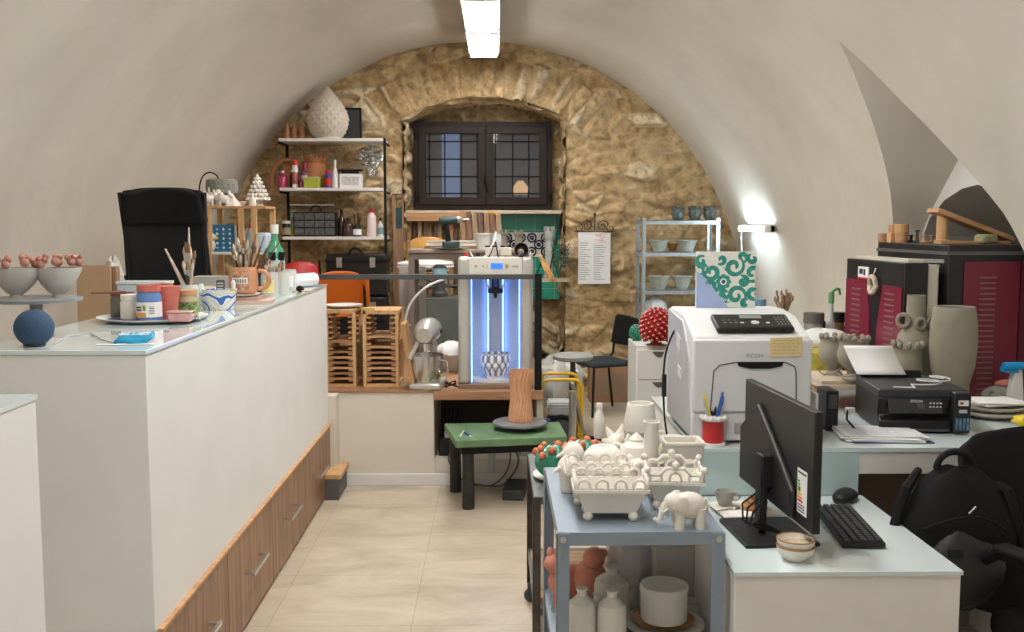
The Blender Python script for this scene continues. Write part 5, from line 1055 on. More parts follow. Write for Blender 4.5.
# mug on saucer on boards
Ym=4.72; bx=at(246,303,Ym).x
t=thing('wood_block','lower pinkish board under the terracotta jug','board',(bx+.0,Ym+.02,CT),.12); m=MB(); m.box((.015,0,.008),(.215,.20,.016)); m.build('board_body',mat('pink_board',(.55,.40,.33),.6,var=.1),t,bevel=.002)
t=thing('wood_block','upper smaller board directly under the saucer of the terracotta jug','board',(bx-.01,Ym+.02,CT+.016),-.05); m=MB(); m.box((0,0,.008),(.17,.16,.016)); m.build('board_body',mat('pink_board2',(.45,.30,.23),.6,var=.1),t,bevel=.002)
t=thing('saucer','white saucer under the terracotta jug','saucer',(bx-.01,Ym+.0,CT+.032)); m=MB(); m.lathe([(.04,0),(.075,.010),(.08,.014),(.07,.012),(.03,.005)],(0,0,0),36); m.build('saucer_body',bisque,t)
t=thing('jug','terracotta jug with a rustic printed label and round handle, full of brushes','jug',(bx-.01,Ym,CT+.045)); hj=.125
m=MB(); m.lathe([(.05,0),(.063,.008),(.069,.04),(.067,.09),(.062,hj),(.056,hj),(.058,.09),(.05,.015),(.004,.012)],(0,0,0),36,close=False); m.build('jug_body',mat('jug_peach',(.58,.28,.15),.5,var=.1,vscale=20),t)
m=MB(); m.torus((.078,.0,.065),.042,.0105,'y',18,10,-PI*.55,PI*.55); m.build('jug_handle',mat('jug_peach',(.58,.28,.15),.5),t)
m=MB(); arcpatch(m,.0705,-2.2,-.95,.02,.11); m.build('jug_label',mat('rustic_label',(.42,.22,.14),.5,var=.7,vscale=40),t); m=MB(); arcpatch(m,.0715,-2.1,-1.05,.05,.078); m.build('label_plate',bisque,t); m=MB()
for k in range(6): arcpatch(m,.0722,-2.0+.15*k,-1.92+.15*k,.054,.072,2)
m.build('label_lettering',ink,t)
brushes('slim paint brush in the bundle standing in the terracotta jug',(bx-.01,Ym,CT+.06),17,.24,.38,.03,5,.006,'brushes in the terracotta jug')
for k in range(4):
    a=.22+.13*k; t=thing('palette_knife','dark flat palette knife leaning right out of the terracotta jug','palette knife',(bx,Ym-.01+.012*k,CT+.06),0,'dark palette knives in the jug'); m=MB(); m.beam((0,0,0),(.22*math.sin(a),0,.22*math.cos(a)),.008,.008,(0,1,0)); m.build('knife_handle',mat('dark_wood',(.09,.05,.035),.5),t)
    m=MB(); m.beam((.21*math.sin(a),0,.21*math.cos(a)),(.27*math.sin(a),0,.27*math.cos(a)),.003,.016,(0,1,0)); m.build('blade',mat('tarnished',(.22,.19,.16),.4,.6),t)
# brush jars beyond
for k,(px,Y,h,lab,nb,lm) in enumerate(((270,5.05,.13,'clear jar with yellow label right of the terracotta jug',9,mat('yellow_label',(.75,.62,.25),.6)),(281,5.25,.125,'clear jar between the yellow labelled and the white labelled jars',7,None),(289,5.55,.12,'clear jar with white label nearest the paper roll',0,paper))):
    x=at(px,288,Y).x; glassjar(lab,(x,Y,CT),h,.045,lm)
    if nb: brushes('paint brush standing in the '+lab[6:],(x,Y,CT+.010),nb,.20,.40,.03,31+k,.006,'brushes in the '+lab[6:])
jar('dark_jar','small dark bottle with blue base beside the terracotta jug','jar',(at(261,285,5.2).x,5.25,CT),.12,.032,mat('dark_glaze',(.03,.05,.08),.2),black)
for (a,l,xx,lb_) in ((.12,.20,0,'right'),(-.05,.20,-.01,'left')):
    t=thing('foam_brush','%s of the two dark foam brushes standing near the green bottle'%lb_,'foam brush',(at(278,290,5.15).x+xx,5.14+xx,CT+.012)); m=MB(); m.beam((0,0,0),(l*math.sin(a),0,l*math.cos(a)),.007,.007,(0,1,0)); m.build('stick',brushwood,t); m=MB(); m.box((l*math.sin(a),0,l*.97),(.030,.018,.042),ry(a)); m.build('foam_tip',blackm,t)
# green bottle
t=bottle('water_bottle','green plastic water bottle with pale blue label behind the brush jars','bottle',(at(275,255,5.75).x,5.75,CT),.365,.054,mat('green_pet',(.10,.42,.24),.12,trans=.3,coat=.5),whitep,mat('pale_blue_label',(.42,.62,.68),.4),.36)
# paper roll
a=ct(301,289); t=thing('paper_roll','white paper towel roll lying at the far end of the long counter','roll',(at(306,280,5.80).x-.02,5.82,CT)); m=MB(); m.tube([(-.085,-.12,.04),(.03,.16,.04)],.04,28); m.build('roll_body',paper,t); m=MB(); m.tube([(-.086,-.122,.04),(-.0855,-.1205,.04)],.014,14); m.build('roll_core',card,t)
t=thing('clay_lump','small dark stone with brown crumbs in front of the paper roll','stone',(at(300,289,5.45).x,5.45,CT)); m=MB(); m.ball((0,0,.018),.020,(1.1,1,.95),10,7); m.build('stone_body',blackm,t); m=MB()
for k in range(6): m.ball((-.03+.016*k,-.015+.01*(k%3),.006),.008,(1.2,1,.7),8,5)
m.build('crumbs',pine,t)
# pale box behind plate, laptop
boxy('plastic_bin','pale blue translucent plastic bin standing behind the oval plate','bin',(at(140,290,4.55).x,4.62,CT),(.22,.12,.10),mat('bin_blue',(.52,.62,.68),.3,coat=.3),0,None,.01,mat('bin_rim',(.62,.70,.75),.3))
boxy('grey_box','low grey box behind the terracotta jug and jars','box',(at(213,278,5.3).x,5.32,CT),(.20,.12,.095),mat('warm_grey_box',(.36,.35,.33),.5))
# cardboard panel + grey bag behind counter
Yc=5.0; t=thing('cardboard_panel','brown cardboard panel standing behind the counter left of the office chair','cardboard',(at(95,290,Yc).x,Yc,PZ+.015),.1); h_=at(95,265,Yc).z-PZ-.015
m=MB(); m.box((0,0,h_/2),(.165,.03,h_),ry(.0)); m.build('panel_body',card,t,bevel=.002); m=MB(); m.box((.095,.02,h_/2-.0),(.03,.05,h_*.98)); m.build('panel_edge',oldwood,t,bevel=.003)
t=thing('clear_bag','crumpled clear bag hanging behind the cardboard panel','bag',(at(114,288,5.2).x,5.2,PZ+.015)); m=MB(); m.ball((0,0,at(114,285,5.2).z-PZ),.10,(.5,.6,1.3),14,10,fn=lambda a,p:1+.12*math.sin(5*a+4*p)); m.box((0,0,.25),(.05,.05,.5)); m.build('bag_body',mat('bag_film',(.55,.53,.50),.3),t)
# --- pine shelving behind the counter
YW0,YW1=6.85,7.15
x0=at(205,207,YW0).x; x1=at(269,207,YW0+.1).x; zt=at(235,206,YW0).z
t=thing('pine_shelf','pine wood shelving behind the counter filled with books and ceramics','shelf',(0,0,0))
zm=at(235,252,YW0).z
for z in (zt,zm,PZ+.25): m=MB(); m.bb((x0,YW0,z-.018),(x1,YW1,z)); m.build('shelf_board',pine_x if z!=zm else whitep,t,bevel=.002)
for x in (x0+.02,at(241,220,YW0).x,at(254,220,YW0).x):
    m=MB(); m.bb((x-.018,YW0-.012,PZ+.015),(x+.018,YW0+.02,zt-.018)); m.build('upright',pine,t,bevel=.002)
for x in (x0+.02,x1-.02): m=MB(); m.bb((x-.018,YW1-.02,PZ+.015),(x+.018,YW1+.012,zt-.018)); m.build('upright',pine,t,bevel=.002)
def sheep(label,px,Y,s,rot=0,z=None,name='animal_figurine',m_=bisque):
    t=thing(name,label,'figurine',(at(px,200,Y).x,Y,zt if z is None else z),rot); m=MB(); m.ball((0,0,.05*s),.035*s,(1.3,.85,.9),14,9); m.ball((.045*s,0,.075*s),.02*s,(1.1,.8,1),10,7); m.ball((-.02*s,0,.075*s),.02*s,(1,1,1.3),10,7)
    for a in (-1,1):
        for b_ in (-1,1): m.cyl((a*.026*s,b_*.016*s,0),(a*.024*s,b_*.015*s,.04*s),.009*s,.011*s,8)
    m.ball((.04*s,.016*s,.098*s),.009*s,(.7,.6,1.8),8,5); m.ball((.04*s,-.016*s,.098*s),.009*s,(.7,.6,1.8),8,5); m.build('figurine_body',m_,t); return t
sheep('leftmost white animal figurine on the pine shelf',208,6.90,1.0,.4); sheep('second white animal figurine from the left on the pine shelf',216,6.95,1.15,2.6); sheep('white animal figurine in front of the woven lamp shade base',224,6.90,.95,0)
t=thing('conch_figurine','white cone shaped ceramic piece right of the animal figurines on the pine shelf','figurine',(at(232,200,6.93).x,6.93,zt)); m=MB(); m.lathe([(.055,0),(.05,.02),(.02,.06),(.008,.085)],(0,0,0),18,fn=lambda a,z,i:1+.1*math.cos(6*a)); m.build('cone_body',bisque,t)
# drum shade
t=thing('drum_lamp','dark grey woven drum lamp shade with black cord on the pine shelf','lamp',(at(222,186,7.05).x,7.05,zt)); zc=at(222,187,7.05).z-zt
m=MB(); prd=[(.085,-.055),(.103,-.045),(.108,0),(.103,.045),(.085,.055)]; m.lathe([(r,zc+z) for r,z in prd],(0,0,0),64,fn=lambda a,z,i:1+.03*math.cos(32*a)*(1 if i%2 else -1)); m.build('lamp_shade',mat('woven_grey',(.24,.235,.20),.7,var=.3,vscale=50,bump=.6,bscale=90),t)
m=MB(); m.lathe([(.04,0),(.04,.008),(.008,.012),(.008,zc-.05)],(0,0,0),16); m.build('lamp_base',blackm,t)
m=MB(); m.tube(smooth_path([(-.02,0,zc+.05),(-.04,0,zc+.085),(-.09,0,zc+.10),(-.14,.02,zc+.07),(-.165,.03,zc+.0),(-.17,.03,zc-.10)]),.005,8); m.build('cord',blackm,t)
pot('dish','pale dish with terracotta pieces between the lamp shade and the white tree','dish_placeholder' and (at(240,200,6.98).x,6.98,zt),.05,.03,bisque,'dish')
pot('dish','terracotta shallow bowl behind the pale dish on the pine shelf',(at(240,197,7.08).x,7.09,zt),.05,.055,terra,'dish')
# white tree
t=thing('tree_sculpture','white ceramic fir tree sculpture at the right end of the pine shelf','sculpture',(at(257,190,7.0).x,7.02,zt)); m=MB(); ht_=at(257,174,7.0).z-zt
m.lathe([(.035,0),(.04,.01),(.012,.02),(.010,ht_*.95),(.002,ht_)],(0,0,0),12)
for L in range(6):
    z=.05+L*(ht_-.06)/6; R=.075*(1-L/6.5)
    m.lathe([(R*.5,z+.008),(R,z-.006),(R*1.02,z),(R*.3,z+.03)],(0,0,0),24,fn=lambda a,zz,i:1+.18*math.cos(8*a+L))
    for k in range(8): a=2*PI*k/8+L*.4; m.ball((R*math.cos(a),R*math.sin(a),z+.006),.010,n=8,m=5)
m.build('tree_body',bisque,t,smooth=40)
t=thing('small_bottle','small white ceramic bottle left of the white fir tree','bottle',(at(252.5,198,6.9).x,6.9,zt)); m=MB(); m.lathe([(.02,0),(.026,.02),(.02,.05),(.008,.065),(.009,.08)],(0,0,0),18); m.build('bottle_body',bisque,t)
# books inside
def book(label,px0,px1,Y,h,m_,depth=.18,tiltx=0,marks=None):
    a=at(px0,235,Y).x; b_=at(px1,235,Y).x; t=thing('book',label,'book',((a+b_)/2,Y,zm)); m=MB(); m.box((0,.09,h/2),(b_-a,depth,h)); m.build('book_body',m_,t,bevel=.002)
    if marks:
        m=MB()
        for i in range(5):
            for j in range(3): m.ball((-(b_-a)*.3+(b_-a)*.3*j,-.0015,h*.15+h*.17*i),.008,(1,.1,1.3 if (i+j)%2 else .7),8,5)
        m.build('cover_pattern',marks,t)
    return t
book('large blue book with rows of white figures on the pine shelf',213,234,6.92,.185,mat('blue_book',(.02,.16,.32),.5),marks=paper)
book('narrow white book right of the large blue book',234.5,237,6.92,.185,paper); book('dark green book right of the narrow white book',237.5,240,6.92,.19,mat('darkgreen_book',(.02,.12,.07),.5))
book('pale grey catalogue at the right of the green book',243,251,6.93,.16,bisque2)
t=thing('clay_figure','white and yellow ceramic bird left of the blue book','figurine',(at(206,242,6.85).x+.01,6.9,zm)); m=MB(); m.ball((0,0,.045),.042,(1,.8,1.05),14,9); m.ball((.02,0,.10),.026,n=12,m=8); m.build('bird_body',bisque,t); m=MB(); m.ball((.045,-.01,.095),.012,(1.5,.8,.8),8,6); m.ball((-.01,-.03,.06),.02,(1,.5,.8),8,6); m.build('yellow_beak',yellow,t)
boxy('plastic_pack','pale blue shrink wrapped pack at the right of the pine shelf','pack',(at(263,235,7.0).x-.01,7.0,zm),(.12,.16,.13),mat('pack_blue',(.45,.55,.65),.3,var=.15),0,None,.02)
bottle('bottle','clear blue capped bottle lying upright at the right end of the pine shelf','bottle',(at(257,225,7.05).x-.02,6.93,zm),.19,.028,mat('clear_blue',(.4,.5,.6),.15,coat=.5),mat('red_knob',(.55,.08,.03),.4),None,.35)
# ================================================================ RIGHT SIDE
DT=.914
# laser printer
LX0,LX1=.690,1.045; LY0,LY1=3.40,3.90
LX1=at(812,400,LY0).x; LX0=at(692,400,LY0).x
t=thing('laser_printer','large white and grey laser printer with a yellow sticky note on its front','printer',((LX0+LX1)/2,(LY0+LY1)/2,DT))
w=(LX1-LX0)/2; d=(LY1-LY0)/2; zf=at(750,337,LY0).z-DT; zb=at(750,305,LY1).z-DT
wp=mat('printer_white',(.64,.65,.67),.4); gp=mat('printer_grey',(.42,.43,.45),.4)
m=MB()
for sx in (-1,1):
    for sy in (-1,1): m.box((sx*(w-.05),sy*(d-.05),.004),(.04,.04,.012))
m.build('foot',black,t)
m=MB(); m.prism([(-d+.012,.010),(d,.010),(d,zb-.004),(d-.17,zb),(-d+.19,zb-.012),(-d+.012,zf)],-w+.004,w-.004,'x'); m.build('printer_body',wp,t,bevel=.014,seg=4)
m=MB(); m.prism([(-d+.05,.02),(d-.01,.02),(d-.01,zb-.012),(-d+.20,zb-.03),(-d+.10,zf-.04),(-d+.06,zf-.10)],-w-.002,-w+.01,'x'); sp=m.build('side_panel',gp,t,bevel=.004)
gl_=mat('grip_light',(.62,.62,.62),.5); m=MB(); m.prism([(-.04,zf-.03),(.04,zf-.015),(.045,zf-.06),(-.03,zf-.08)],-w-.004,-w+.002,'x'); m.build('side_grip',gl_,sp); m=MB(); m.prism([(-.05,zf-.14),(.01,zf-.13),(.01,zf-.17),(-.05,zf-.18)],-w-.004,-w+.002,'x'); m.build('side_grip',mat('grip_light',(.62,.62,.62),.5),sp)
# front
m=MB(); m.bb((-w+.002,-d,.11),(w-.002,-d+.02,zf-.008)); m.build('front_cover',wp,t,bevel=.008,seg=3)
m=MB(); m.bb((-w+.004,-d+.004,.010),(w-.004,-d+.02,.105)); m.build('paper_tray',mat('tray_grey',(.60,.61,.63),.4),t,bevel=.004)
m=MB(); m.bb((-.06,-d-.0,.035),(.09,-d+.01,.075)); m.build('tray_handle',mat('tray_dark',(.32,.33,.35),.4),t,bevel=.006)
m=MB()
ol=[(-.145,.10),(-.135,.255),(-.115,.275),(-.06,.285),(.11,.285),(.145,.27),(.15,.25),(.155,.10)]
m.tube([(x,-d-.0005,z+.0) for x,z in ol],.0022,6); m.build('cover_seam',darkgrey,t)
m=MB(); m.prism([(-.055,.286),(.105,.286),(.10,.272),(.06,.263),(-.01,.263),(-.05,.272)],-d-.004,-d+.004,'y'); m.build('cover_latch',blackm,t)
# control panel on slanted top: plane from (y=-d+.012,z=zf) to (y=-d+.19,z=zb-.012)
sl=math.atan2(zb-.012-zf,.178)
cpn=thing('control_panel',None,None,(0,0,0)); cpn.parent=t
m=MB(); R_=rx(sl); c0=Vector((.015,-d+.085,(zf+zb-.012)/2+.010)); m.box(c0,(.27,.125,.022),R_); bpy.data.objects.remove(cpn); cpn=m.build('control_panel',black,t,bevel=.008,seg=3)
m=MB(); m.box(c0+R_@Vector((.0,.03,.012)),(.075,.026,.003),R_); m.build('display',mat('lcd',(.22,.25,.20),.3),cpn)
m=MB(); m.cyl(c0+R_@Vector((.005,-.022,.011)),c0+R_@Vector((.005,-.022,.015)),.014,n=16); m.build('round_button',greyp,cpn)
for sx in (-.04,.05): m=MB(); m.box(c0+R_@Vector((sx,-.022,.012)),(.012,.008,.003),R_); m.build('arrow_button',greyp,cpn)
m=MB()
for i in range(4):
    for j in range(4): m.box(c0+R_@Vector((.085+.012*i,-.035+.02*j,.012)),(.006,.006,.003),R_)
m.build('number_keys',mat('key_grey',(.20,.20,.21),.5),cpn); m=MB()
for i in range(3): m.box(c0+R_@Vector((-.10+.02*i,-.02,.012)),(.010,.005,.003),R_); m.box(c0+R_@Vector((-.10+.02*i,.0,.012)),(.010,.003,.003),R_)
m.build('small_keys',mat('key_grey',(.20,.20,.21),.5),cpn)
text('RICOH',.019,mat('grey_print',(.28,.29,.31),.5),t,(.005,-d-.0012,zf-.065))
# sticky note with handwriting
t=thing('sticky_note','yellow handwritten sticky note on the front of the laser printer','note',(LX0+w*2*.80-.0,LY0-.001,at(786,357,LY0).z)); 
t.location.x=at(786,347,LY0).x
m=MB(); m.box((0,-.0015,.035),(.112,.001,.066),ry(-.03)); m.build('note_paper',mat('note_yellow',(.70,.58,.30),.7),t)
m=MB(); random.seed(2)
for r_ in range(5):
    x=-.047
    while x<.04:
        l=random.uniform(.006,.018); m.tube([(x,-.0025,.013+.011*r_),(x+l*.5,-.0025,.0145+.011*r_),(x+l,-.0025,.0125+.011*r_)],.0006,4); x+=l+.004
m.build('handwriting',mat('note_ink',(.35,.22,.08),.7),t)
# painted tile on top of printer
YT=3.80; tx0=at(696,280,YT).x; tx1=at(755,280,YT).x; tzb=DT+zb; tzt=at(725,257,YT).z
t=thing('painted_tile','square tile with green scroll pattern and blue corner standing on the laser printer','tile',((tx0+tx1)/2,YT,tzb),-.0)
W_=tx1-tx0; H_=tzt-tzb+.02
m=MB(); m.bb((-W_/2,-.008,0),(W_/2,.012,H_)); m.build('tile_body',mat('cream_tile',(.72,.74,.68),.25,coat=.3),t,bevel=.0015)
m=MB(); m.prism([(-W_/2,0),(W_/2*.1,0),(-W_*.12,H_*.22),(-W_*.34,H_*.52),(-W_/2,H_*.66)],-.0095,-.0082,'y'); m.build('blue_corner',mat('periwinkle',(.33,.42,.66),.3),t)
gk=mat('tile_green',(.03,.26,.21),.25,var=.2,vscale=60)
m=MB()
SPN=[0]
def spiral(mb,cx,cz,R,turn,a0,wd=.006,sg=1):
    SPN[0]+=1
    n=26; L=[];Rr=[]
    for k in range(n): a=a0+sg*turn*k/n; r=R*(1-.86*k/n); L.append(Vector((cx+r*math.cos(a),0,cz+r*math.sin(a))))
    for k in range(n-1):
        d_=(L[min(k+1,n-1)]-L[max(k-1,0)]).normalized(); nn=Vector((-d_.z,0,d_.x)); wdt=wd*(.5+.8*math.sin(PI*k/n)); d2=(L[min(k+2,n-1)]-L[k]).normalized(); n2=Vector((-d2.z,0,d2.x)); wd2=wd*(.5+.8*math.sin(PI*(k+1)/n))
        ok=all(-W_/2<q.x<W_/2 and .002<q.z<H_ and not((q.x+W_/2)/W_*1.1+(q.z/H_)<.62) for q in (L[k],L[k+1]))
        if ok: mb.quad(*[(q.x,-.0084-.00004*SPN[0]-.000004*k,q.z) for q in (L[k]+nn*wdt,L[k+1]+n2*wd2,L[k+1]-n2*wd2,L[k]-nn*wdt)])
sc_=W_/.225
for (cx,cz,R,tn,a0,sg) in ((-.095,.175,.022,7,1,1),(-.06,.085,.022,7,4,1),(.065,.10,.022,7,2,-1),(.06,.19,.02,6,5,1),(.0,.055,.020,6,0,-1),(.075,.015,.018,5,1,1),(-.09,.115,.018,6,3,1),(-.055,.135,.036,8.5,2.2,1),(.03,.155,.04,8.5,1.0,-1),(.10,.13,.036,8.5,3.4,1),(.04,.045,.040,8.5,-1.0,1),(.105,.055,.03,8,.5,-1),(-.03,.06,.024,8,2.5,1),(-.10,.145,.03,7,.5,-1),(.10,.185,.02,6,2,1),(-.02,.18,.018,6,4,1)):
    spiral(m,cx*sc_,cz*sc_,R*sc_,tn,a0,.0072,sg)
fc=(-.01*sc_,.098*sc_)
for k in range(8):
    a=2*PI*k/8; c_=(fc[0]+.020*math.cos(a),fc[1]+.020*math.sin(a)); m.add([(c_[0]+.010*math.cos(2*PI*j/8),-.0100-.00005*k,c_[1]+.010*math.sin(2*PI*j/8)) for j in range(8)],[tuple(range(8))])
for (x,z) in ((.07,.10),(.0,.02),(.075,.02),(-.07,.10),(.0,.14)):
    for k in range(3): a=k*1.1+x*30; yy_=-.0096-.0001*k; m.add([((x*sc_)+.004*math.cos(a+2),yy_,z*sc_+.004*math.sin(a+2)),((x*sc_)+.022*math.cos(a),yy_,z*sc_+.022*math.sin(a)),((x*sc_)+.004*math.cos(a-2),yy_,z*sc_+.004*math.sin(a-2))],[(0,1,2)])
m.build('scroll_pattern',gk,t,recalc=False,smooth=0)
m=MB(); m.add([(fc[0]+.013*math.cos(2*PI*j/12),-.0108,fc[1]+.013*math.sin(2*PI*j/12)) for j in range(12)],[tuple(range(12))]); m.build('flower_ring',paper,t); m=MB(); m.add([(fc[0]+.008*math.cos(2*PI*j/12),-.0112,fc[1]+.008*math.sin(2*PI*j/12)) for j in range(12)],[tuple(range(12))]); m.build('flower_centre',mat('navy_dot',(.02,.05,.12),.3),t)
# pen cup
p=on(714,446,DT); t=thing('pen_cup','red spool shaped pen cup with white rims on the raised desk','pen cup',(p.x,p.y+.02,DT))
m=MB(); m.lathe([(.036,.008),(.036,.088)],(0,0,0),32); m.build('cup_body',redp,t); m=MB(); m.lathe([(.044,0),(.045,.004),(.044,.010),(.037,.011)],(0,0,0),32); m.build('bottom_rim',whitep,t); m=MB(); m.lathe([(.037,.086),(.045,.089),(.046,.096),(.044,.10),(.034,.10)],(0,0,0),32,fn=lambda a,z,i:1+.03*math.cos(10*a)); m.build('top_rim',whitep,t)
m=MB()
for k in range(10): a=2*PI*k/10; m.ball((.041*math.cos(a),.041*math.sin(a),.097),.0095,n=8,m=6)
m.build('rim_beads',whitep,t)
for k,(a,l,mm,lab) in enumerate(((2.6,.165,yellow,'yellow highlighter standing in the red pen cup'),(1.7,.17,black,'black pen standing in the middle of the red pen cup'),(1.0,.175,black,'second black pen leaning right in the red pen cup'),(.3,.17,blue,'blue pen leaning right in the red pen cup'),(-.6,.16,blue,'short blue pen at the right side of the red pen cup'),(3.3,.15,bisque2,'pale grey pen at the left side of the red pen cup'))):
    q=thing('pen',lab,'pen',(p.x,p.y+.02,DT+.012)); m=MB(); d_=Vector((.030*math.cos(a),.030*math.sin(a),0)); m.tube([-d_*.4,d_*1.05+Vector((0,0,l-.02)),d_*1.15+Vector((0,0,l))],[.004,.005 if k else .008,.003],8); m.build('pen_body',mm,q)
# black small stand / box between printers
x=at(829,410,3.5).x
t=thing('desk_fan','narrow black boxy device standing between the two printers','device',(at(831,400,3.62).x,3.66,DT)); m=MB(); m.box((0,0,.075),(.045,.12,.15)); m.build('device_body',black,t,bevel=.004); m=MB(); m.box((0,-.061,.11),(.03,.002,.05)); m.build('device_face',darkgrey,t)
boxy('white_splitter','white upright panel beside the laser printer','panel',(at(816,400,3.5).x+.0,3.62,DT),(.012,.26,.16),whitep)
# wooden board with urns
zb_=DT+.0; 
t=thing('wood_pallet','pale wooden board platform between the printers carrying the clay urns','board',(1.49,4.18,DT))
m=MB(); m.box((0,0,.10),(.34,.40,.018)); m.box((0,-.12,.118),(.34,.13,.015)); m.build('board_top',mat('pale_wood',(.52,.42,.32),.65,var=.15,vscale=6,stretch=(.4,2,1)),t,bevel=.002); m=MB(); 
for sx in (-1,1): m=MB(); m.box((sx*.15,0,.046),(.02,.38,.09)); m.build('runner',oldwood,t)
uz=DT+.109
def urn(label,x,y,s,z,grp=None):
    t=thing('clay_urn',label,'urn',(x,y,z),0,grp); m=MB(); m.lathe([(.045,0),(.046,.008),(.025,.03),(.03,.045),(.062,.075),(.07,.11),(.062,.145),(.060,.16),(.066,.172),(.058,.172),(.052,.15)],(0,0,0),32); 
    m.v=[(a*s,b_*s,c*s) for a,b_,c in m.v]; m.build('urn_body',clay,t)
    m=MB()
    for k in range(10): a=2*PI*k/10; m.ball((.060*math.cos(a)*s,.060*math.sin(a)*s,.182*s),.0125*s,n=10,m=7)
    m.build('rim_balls',clay,t); m=MB(); m.tube([(.066*s*math.cos(a),.066*s*math.sin(a),(.07+.05*math.sin(a*1.0+1))*s) for a in [2*PI*i/20 for i in range(-10,1)]],.004*s,6); m.build('carved_line',mat('clay_dark',(.24,.21,.17),.8),t); return t
urn('grey clay urn with balls around its rim nearest the laser printer',at(834,370,4.15).x,4.15,.95,uz+.006)
urn('grey clay urn with ball rim partly behind the sheet of paper',at(853,375,4.02).x,4.02,.95,uz+.015)
t=urn('grey clay urn with ball rim behind the black inkjet printer',at(907,372,4.12).x,4.12,1.0,DT+.0); t.location=(at(907,372,4.22).x,4.22,DT); t.scale=(1,1,1.35)
# big vases
def bigvase(label,x,y,prof,m_=clay,base=True):
    t=thing('clay_vase',label,'vase',(x,y,DT)); m=MB(); m.lathe(prof,(0,0,0),44,close=True); m.build('vase_body',m_,t); return t
bv=bigvase('large cylindrical grey clay vase beside the dark red kiln',at(953,350,4.12).x,4.12,[(.066,0),(.068,.01),(.068,.09),(.072,.10),(.088,.16),(.094,.24),(.092,.32),(.082,.385),(.078,.392),(.072,.388),(.08,.3),(.02,.1)])
m=MB(); m.torus((0,0,.092),.069,.003,'z',40,6); m.build('groove_ring',mat('clay_dark',(.24,.21,.17),.8),bv)
x=at(927,350,4.22).x
sc2=(at(953,307,4.12).z-DT)/.39
bv.scale=(1,1,sc2)
v2=bigvase('grey clay bottle vase with a long neck and ring handles, left of the large vase',x-.02,4.30,[(.05,0),(.055,.01),(.085,.10),(.088,.17),(.07,.25),(.045,.29),(.040,.33),(.038,.41),(.034,.41),(.034,.33)])
v2.scale=(1,1,(at(925,295,4.3).z-DT)/.41)
for sx,zz in ((-1,.31),(1,.30)):
    m=MB(); m.torus((sx*.062,-.02,zz),.024,.0095,'y',18,8,rot=rz(.5*sx)); m.build('ring_handle',clay,v2)
m=MB(); m.torus((0,-.055,.30),.020,.009,'y',14,8); m.build('ring_handle',clay,v2)
# inkjet
EX0=at(893,415,3.55).x; EX1=at(973,415,3.55).x; EY0=3.55; EY1=3.90
p=on(893,430,DT)
ew=(EX1-EX0)/2
t=thing('inkjet_printer','black inkjet printer with four blue ink tanks on the raised desk','printer',((EX0+EX1)/2-.012,EY0+.18,DT),-.10)
hz=.155; ew=.157; ed=.175
m=MB(); m.prism([(-ed,.008),(ed,.008),(ed,hz),(-ed+.06,hz),(-ed+.015,hz-.03),(-ed+.03,hz-.075),(-ed+.03,.06),(-ed,.045)],-ew,ew-.058,'x'); m.build('printer_body',black,t,bevel=.006)
m=MB(); m.bb((-ew-.001,-ed+.02,hz-.028),(ew+.001,ed,hz+.004)); m.build('scanner_lid',mat('lid_black',(.03,.03,.032),.5),t,bevel=.006)
m=MB(); m.box((-.03,-ed+.012,hz-.058),(.19,.012,.052),rx(-.35)); pn=m.build('control_panel',mat('panel_black',(.03,.031,.033),.25),t,bevel=.002)
m=MB(); m.box((-.012,-ed+.004,hz-.055),(.026,.004,.02),rx(-.35)); m.build('display',mat('dim_lcd',(.07,.075,.08),.2),pn)
m=MB()
for i in range(4):
    for j in range(3): m.box((.022+.012*i,-ed+.0045+.004*(j-1)*0,hz-.070+.013*j),(.006,.004,.005),rx(-.35))
m.build('key_pad',greyp,pn)
m=MB(); m.bb((-ew+.02,-ed+.022,.018),(ew-.075,-ed+.034,.062)); m.build('output_slot',blackm,t); m=MB(); m.bb((-ew+.02,-ed-.008,.010),(ew-.07,-ed+.03,.018)); m.build('output_tray',darkgrey,t)
m=MB(); m.bb((ew-.058,-ed-.018,.006),(ew,ed,hz-.0)); tk=m.build('tank_housing',mat('tank_black',(.022,.022,.025),.35),t,bevel=.004)
for k in range(4): m=MB(); m.bb((ew-.052+.0125*k,-ed-.021,.018),(ew-.044+.0125*k,-ed-.017,.062)); m.build('ink_tank',mat('ink_window',(.10,.20,.30),.2,var=.4,vscale=60),tk)
m=MB(); m.bb((ew-.045,-ed-.0205,hz-.048),(ew-.010,-ed-.0175,hz-.028)); m.build('label_sticker',paper,tk); m=MB(); m.bb((ew-.04,-ed-.0215,hz-.042),(ew-.028,-ed-.0203,hz-.034)); m.build('red_mark',redp,tk); m=MB(); m.bb((ew-.042,-ed-.0205,hz-.074),(ew-.014,-ed-.0175,hz-.062)); m.build('grey_mark',greyp,tk)
text('EPSON',.014,mat('light_print',(.6,.6,.62),.5),t,(-.03,-ed-.004,hz-.036),(PI/2-.35,0,0))
m=MB(); m.bb((-ew+.01,ed-.04,hz+.0),(ew-.075,ed-.01,hz+.03)); m.build('rear_feed',black,t)
# paper sheet in rear feed
t=thing('paper_sheet','white sheet of paper standing in the rear feed of the inkjet printer','paper',(at(886,365,3.80).x,3.84,DT+.158),-.05)
m=MB(); n=8; vs=[]
for i in range(n+1):
    f_=i/n; zz=.015+.105*f_; yy=.0+.07*f_+.01*math.sin(f_*3)
    for j in range(2): vs.append((-.095+.19*j-(.035*f_ if j==0 else .035*f_),yy,zz))
m.add(vs,[(2*i,2*i+1,2*i+3,2*i+2) for i in range(n)]); m.build('sheet',paper,t,solid=.0008)
